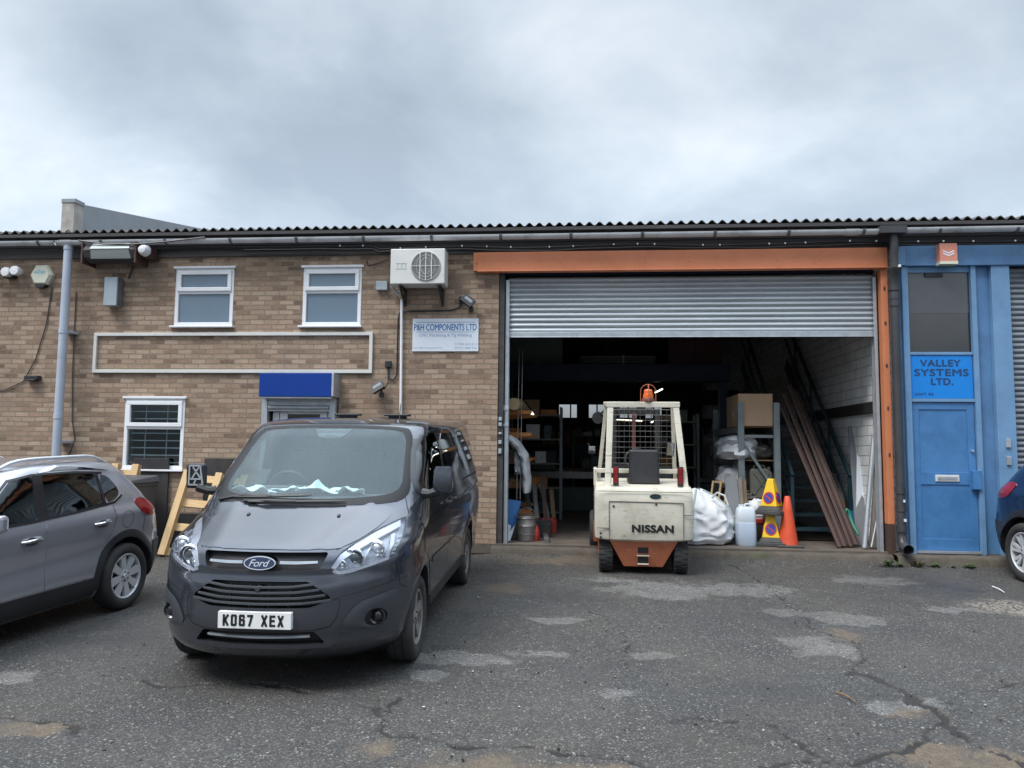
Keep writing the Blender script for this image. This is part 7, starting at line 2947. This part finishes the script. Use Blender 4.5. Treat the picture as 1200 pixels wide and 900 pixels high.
q.box(-1.6, 4.2, 11.0, 11.1, 2.15, 2.45)
q.build('inner_panel', M['darkwall'], bld)
for k in range(3):
    q = MB()
    q.bar((-1.4 + 1.9 * k, 9.2, 2.1), (-.5 + 1.9 * k, 9.2, 3.2), .08, .08)
    q.build('roof_brace', M['ftdark'], bld)
spots = sorted(rnd.uniform(-1.5, 3.0) for k in range(16))
cnt = {True: 0, False: 0}
for x in spots:
    on = x < .5
    y = rnd.uniform(7.7, 8.3) if on else rnd.uniform(6.5, 9)
    z = FZ + (.92 if on else 0)
    s = rnd.uniform(.08, .2)
    m = rnd.choice(('palebox', 'ftdark', 'fred', 'brownwood', 'steel', 'card'))
    q = MB()
    q.box(x - s, x + s, y - s, y + s, z, z + s * 1.6)
    q.box(x - s * .6, x + s * .6, y - s * .6, y + s * .6, z + s * 1.6, z + s * 2.0)
    single(q.build('storage_tin', M[m], bevel=.01), '%s box, %s from left %s' % (CN[m], ORD[cnt[on]], 'on the long workbench' if on else 'on the floor behind the forklift'), 'box', 'dim boxes in the back of the workshop')
    cnt[on] += 1

# loaded shelving in the back of the shop
def shelving(x0, x1, y, n, h, lb, seed, where):
    t = thing('shelving_unit', lb, 'shelving', ((x0 + x1) / 2, y, FZ))
    for x in (x0, x1):
        for yy in (y, y + .45):
            q = MB()
            q.box(x - .025, x + .025, yy - .025, yy + .025, FZ, FZ + h)
            q.build('upright', M['rackgrey'], t)
    rr = random.Random(seed)
    for k in range(n):
        z = FZ + .15 + k * (h - .3) / (n - 1)
        q = MB()
        q.box(x0, x1, y - .02, y + .47, z - .03, z)
        q.build('shelf', M['greywood'], t)
        x = x0 + .06
        i_ = 0
        while x < x1 - .25:
            w, hh = rr.uniform(.10, .34), rr.uniform(.10, .30)
            m = rr.choice(('palebox', 'card', 'fred', 'steel', 'tarp', 'boxgrey', 'rackorange', 'jerry', 'teal'))
            q = MB()
            if rr.random() < .3:
                q.lathe([(w * .45, 0), (w * .45, hh), (w * .40, hh + .01), (w * .2, hh + .03), (.001, hh + .03)], 14, (x + w / 2, y + .2, z))
            else:
                q.box(x, x + w, y + .02, y + .40, z, z + hh)
                q.box(x + .01, x + w - .01, y + .01, y + .02, z + hh * .35, z + hh * .6)
            single(q.build('storage_tin', M[m], bevel=.008), '%s box, %s from left on %s shelf %s' % (CN[m], ORD[i_], ('lowest', 'second', 'third', 'fourth', 'top')[k if k < n - 1 else 4], where), 'box', 'dim boxes in the back of the workshop')
            i_ += 1
            x += w + rr.uniform(.02, .12)


shelving(-1.45, -.35, 4.0, 5, 2.2, 'loaded shelving unit at left behind the stock rack', 3, 'behind the left stock rack')
shelving(-.15, 1.0, 10.0, 4, 1.9, 'loaded shelving unit deep inside behind the forklift cage', 4, 'deep behind the forklift cage')
shelving(1.55, 2.35, 4.3, 5, 2.1, 'loaded shelving unit between the forklift and the grey rack', 8, 'between forklift and grey rack')
shelving(3.1, 4.1, 6.5, 5, 2.0, 'loaded shelving unit under the mezzanine behind the stairs', 6, 'behind the stairs')
# ------------------------------------------------------------------ assemble
make_van()
make_car('silver_car', 'grey metallic hatchback with roof rails parked at the left edge', M['silverpaint'], (-5.73, -6.89, SLOPE * -6.89), -5, M['alloy'], spokes=8)
bc = make_car('blue_car', 'dark navy car cut off by the right edge, its rear wheel showing', M['bluepaint'], (BCX, -4.55, SLOPE * -4.55), 6, M['alloy'], spokes=7, kind='split', rails=False)
bc.scale = (1.06, 1.06, 1.10)
make_forklift()
# papers on the van dashboard
for k, (x, y, s, lb) in enumerate(((-.60, 1.24, .14, 'crumpled white paper on the van dashboard, farthest left'), (-.26, 1.24, .11, 'crumpled white paper on the dashboard in front of steering wheel'), (-.02, 1.26, .16, 'pointed white paper sheet standing on the middle of the dashboard'), (.28, 1.22, .09, 'small white paper right of the dashboard middle'))):
    p = Vector((-2.235, -5.9, SLOPE * -5.9)) + Vector((x, y, 1.275 + y * SLOPE))
    q = MB()
    rows = []
    for i in range(13):
        row = []
        for j in range(15):
            u, v = j / 14 - .5, i / 12 - .5
            e = 1 + .35 * mnoise.noise(Vector((math.atan2(v, u) * 1.5, k * 9.1, 0)))
            h = max(0, .5 + mnoise.noise(Vector((u * 3.2, v * 3.2, k * 3.3)))) * .055 + abs(mnoise.noise(Vector((u * 7, v * 7, k * 5.3)))) * .018
            h += (.10 if k == 2 else .02) * max(0, 1 - abs(u) * 3 - abs(v) * 2)
            row.append(p + Vector((u * 2 * s * 1.3 * e, v * 1.5 * s * e, .012 + h)))
        rows.append(row)
    q.grid(rows)
    o = single(q.build('crumpled_paper', M['paper'], recalc=False), lb, 'paper', 'papers on the van dashboard')
    sd = o.modifiers.new('thick', 'SOLIDIFY')
    sd.thickness = .003

# ------------------------------------------------------------------ sky, light, camera
SUN_EL, SUN_AZ = R(58), R(224)   # azimuth clockwise from +y: high, left of the camera
wd = bpy.data.worlds.new('World')
SC.world = wd
wd.use_nodes = True
t = wd.node_tree
t.nodes.clear()
N = lambda typ, **kw: (lambda nd: [setattr(nd, k, v) for k, v in kw.items()] and nd or nd)(t.nodes.new(typ))
L = t.links.new
out = N('ShaderNodeOutputWorld')
bg = N('ShaderNodeBackground')
bg.inputs['Strength'].default_value = 0.1
L(bg.outputs[0], out.inputs[0])
sky = N('ShaderNodeTexSky', sky_type='NISHITA')
sky.sun_disc = False
sky.sun_elevation = SUN_EL
sky.sun_rotation = SUN_AZ
tc = N('ShaderNodeTexCoord')
sep = N('ShaderNodeSeparateXYZ')
L(tc.outputs['Generated'], sep.inputs[0])


def MA(op, a, b=0.0):
    m = N('ShaderNodeMath', operation=op)
    for s, v in zip(m.inputs, (a, b)):
        if isinstance(v, (int, float)):
            s.default_value = v
        else:
            L(v, s)
    return m.outputs[0]


def RG(v, a, b, c, d):
    m = N('ShaderNodeMapRange')
    for k, x in zip(('From Min', 'From Max', 'To Min', 'To Max'), (a, b, c, d)):
        m.inputs[k].default_value = x
    L(v, m.inputs['Value'])
    return m.outputs[0]


zc = MA('MAXIMUM', sep.outputs[2], 0.0)
den = MA('ADD', zc, .28)
cmb = N('ShaderNodeCombineXYZ')
L(MA('DIVIDE', sep.outputs[0], den), cmb.inputs[0])
L(MA('DIVIDE', sep.outputs[1], den), cmb.inputs[1])
mp = N('ShaderNodeMapping')
mp.inputs['Location'].default_value = (CLX, CLY, 3.1)
L(cmb.outputs[0], mp.inputs['Vector'])


def NZ(scale, det, rough, dist):
    n = N('ShaderNodeTexNoise')
    for k, v in (('Scale', scale), ('Detail', det), ('Roughness', rough), ('Distortion', dist)):
        n.inputs[k].default_value = v
    L(mp.outputs[0], n.inputs['Vector'])
    return n.outputs['Fac']


n1 = NZ(1.15, 7, .52, .25)
n2 = NZ(3.4, 6, .55, .3)
f = MA('ADD', MA('MULTIPLY', n1, .78), MA('MULTIPLY', n2, .22))
rp = N('ShaderNodeValToRGB')
el = rp.color_ramp.elements
while len(el) < 4:
    el.new(.5)
for e, (p, c) in zip(el, ((.37, (1.90, 2.26, 2.68)), (.46, (2.36, 2.75, 3.17)), (.53, (2.88, 3.28, 3.68)), (.63, (3.8, 4.1, 4.45)))):
    e.position = p
    e.color = (*c, 1)
L(f, rp.inputs['Fac'])
mx = N('ShaderNodeMix', data_type='RGBA')
mx.inputs[0].default_value = .93
L(sky.outputs[0], mx.inputs[6])
L(rp.outputs[0], mx.inputs[7])
# overcast: brighter towards the zenith, as a real cloud deck is; slightly pale low down, then dark at the horizon
gain = MA('ADD', RG(sep.outputs[2], .53, .92, 1.0, ZEN), RG(zc, .26, .42, .20, 0.0))
gl = RG(sep.outputs[2], .02, .17, .22, 1.0)  # dark horizon band added out of view, standing in for surroundings in paint reflections
sc_ = N('ShaderNodeVectorMath', operation='SCALE')
L(mx.outputs[2], sc_.inputs[0])
L(MA('MULTIPLY', gain, gl), sc_.inputs['Scale'])
L(sc_.outputs[0], bg.inputs['Color'])

sl = bpy.data.lights.new('sun', 'SUN')
sl.energy = SUNE
sl.angle = R(24)
sl.color = (1.0, .965, .92)
so = bpy.data.objects.new('sun', sl)
COL.objects.link(so)
sd = Vector((math.sin(SUN_AZ) * math.cos(SUN_EL), math.cos(SUN_AZ) * math.cos(SUN_EL), math.sin(SUN_EL)))
so.rotation_euler = (-sd).to_track_quat('-Z', 'Y').to_euler()
so.location = (-6, -12, 14)

cd = bpy.data.cameras.new('camera')
cd.sensor_fit = 'HORIZONTAL'
cd.sensor_width = 36
cd.lens = 36 * FPX / 1200
cd.clip_end = 500
cd.clip_start = .05
co = bpy.data.objects.new('camera', cd)
COL.objects.link(co)
m = Matrix((RGT, UPV, -FWD)).transposed().to_4x4()
m.translation = CAM
co.matrix_world = m
SC.camera = co
SC.view_settings.view_transform = 'Standard'
SC.view_settings.look = 'None'
SC.view_settings.gamma = 1
SC.view_settings.use_curve_mapping = False
SC.view_settings.exposure = EXPO
SC.cycles.use_denoising = True
SC.cycles.max_bounces = 8
SC.cycles.diffuse_bounces = 4
SC.cycles.transparent_max_bounces = 12
SC.cycles.sample_clamp_indirect = 6
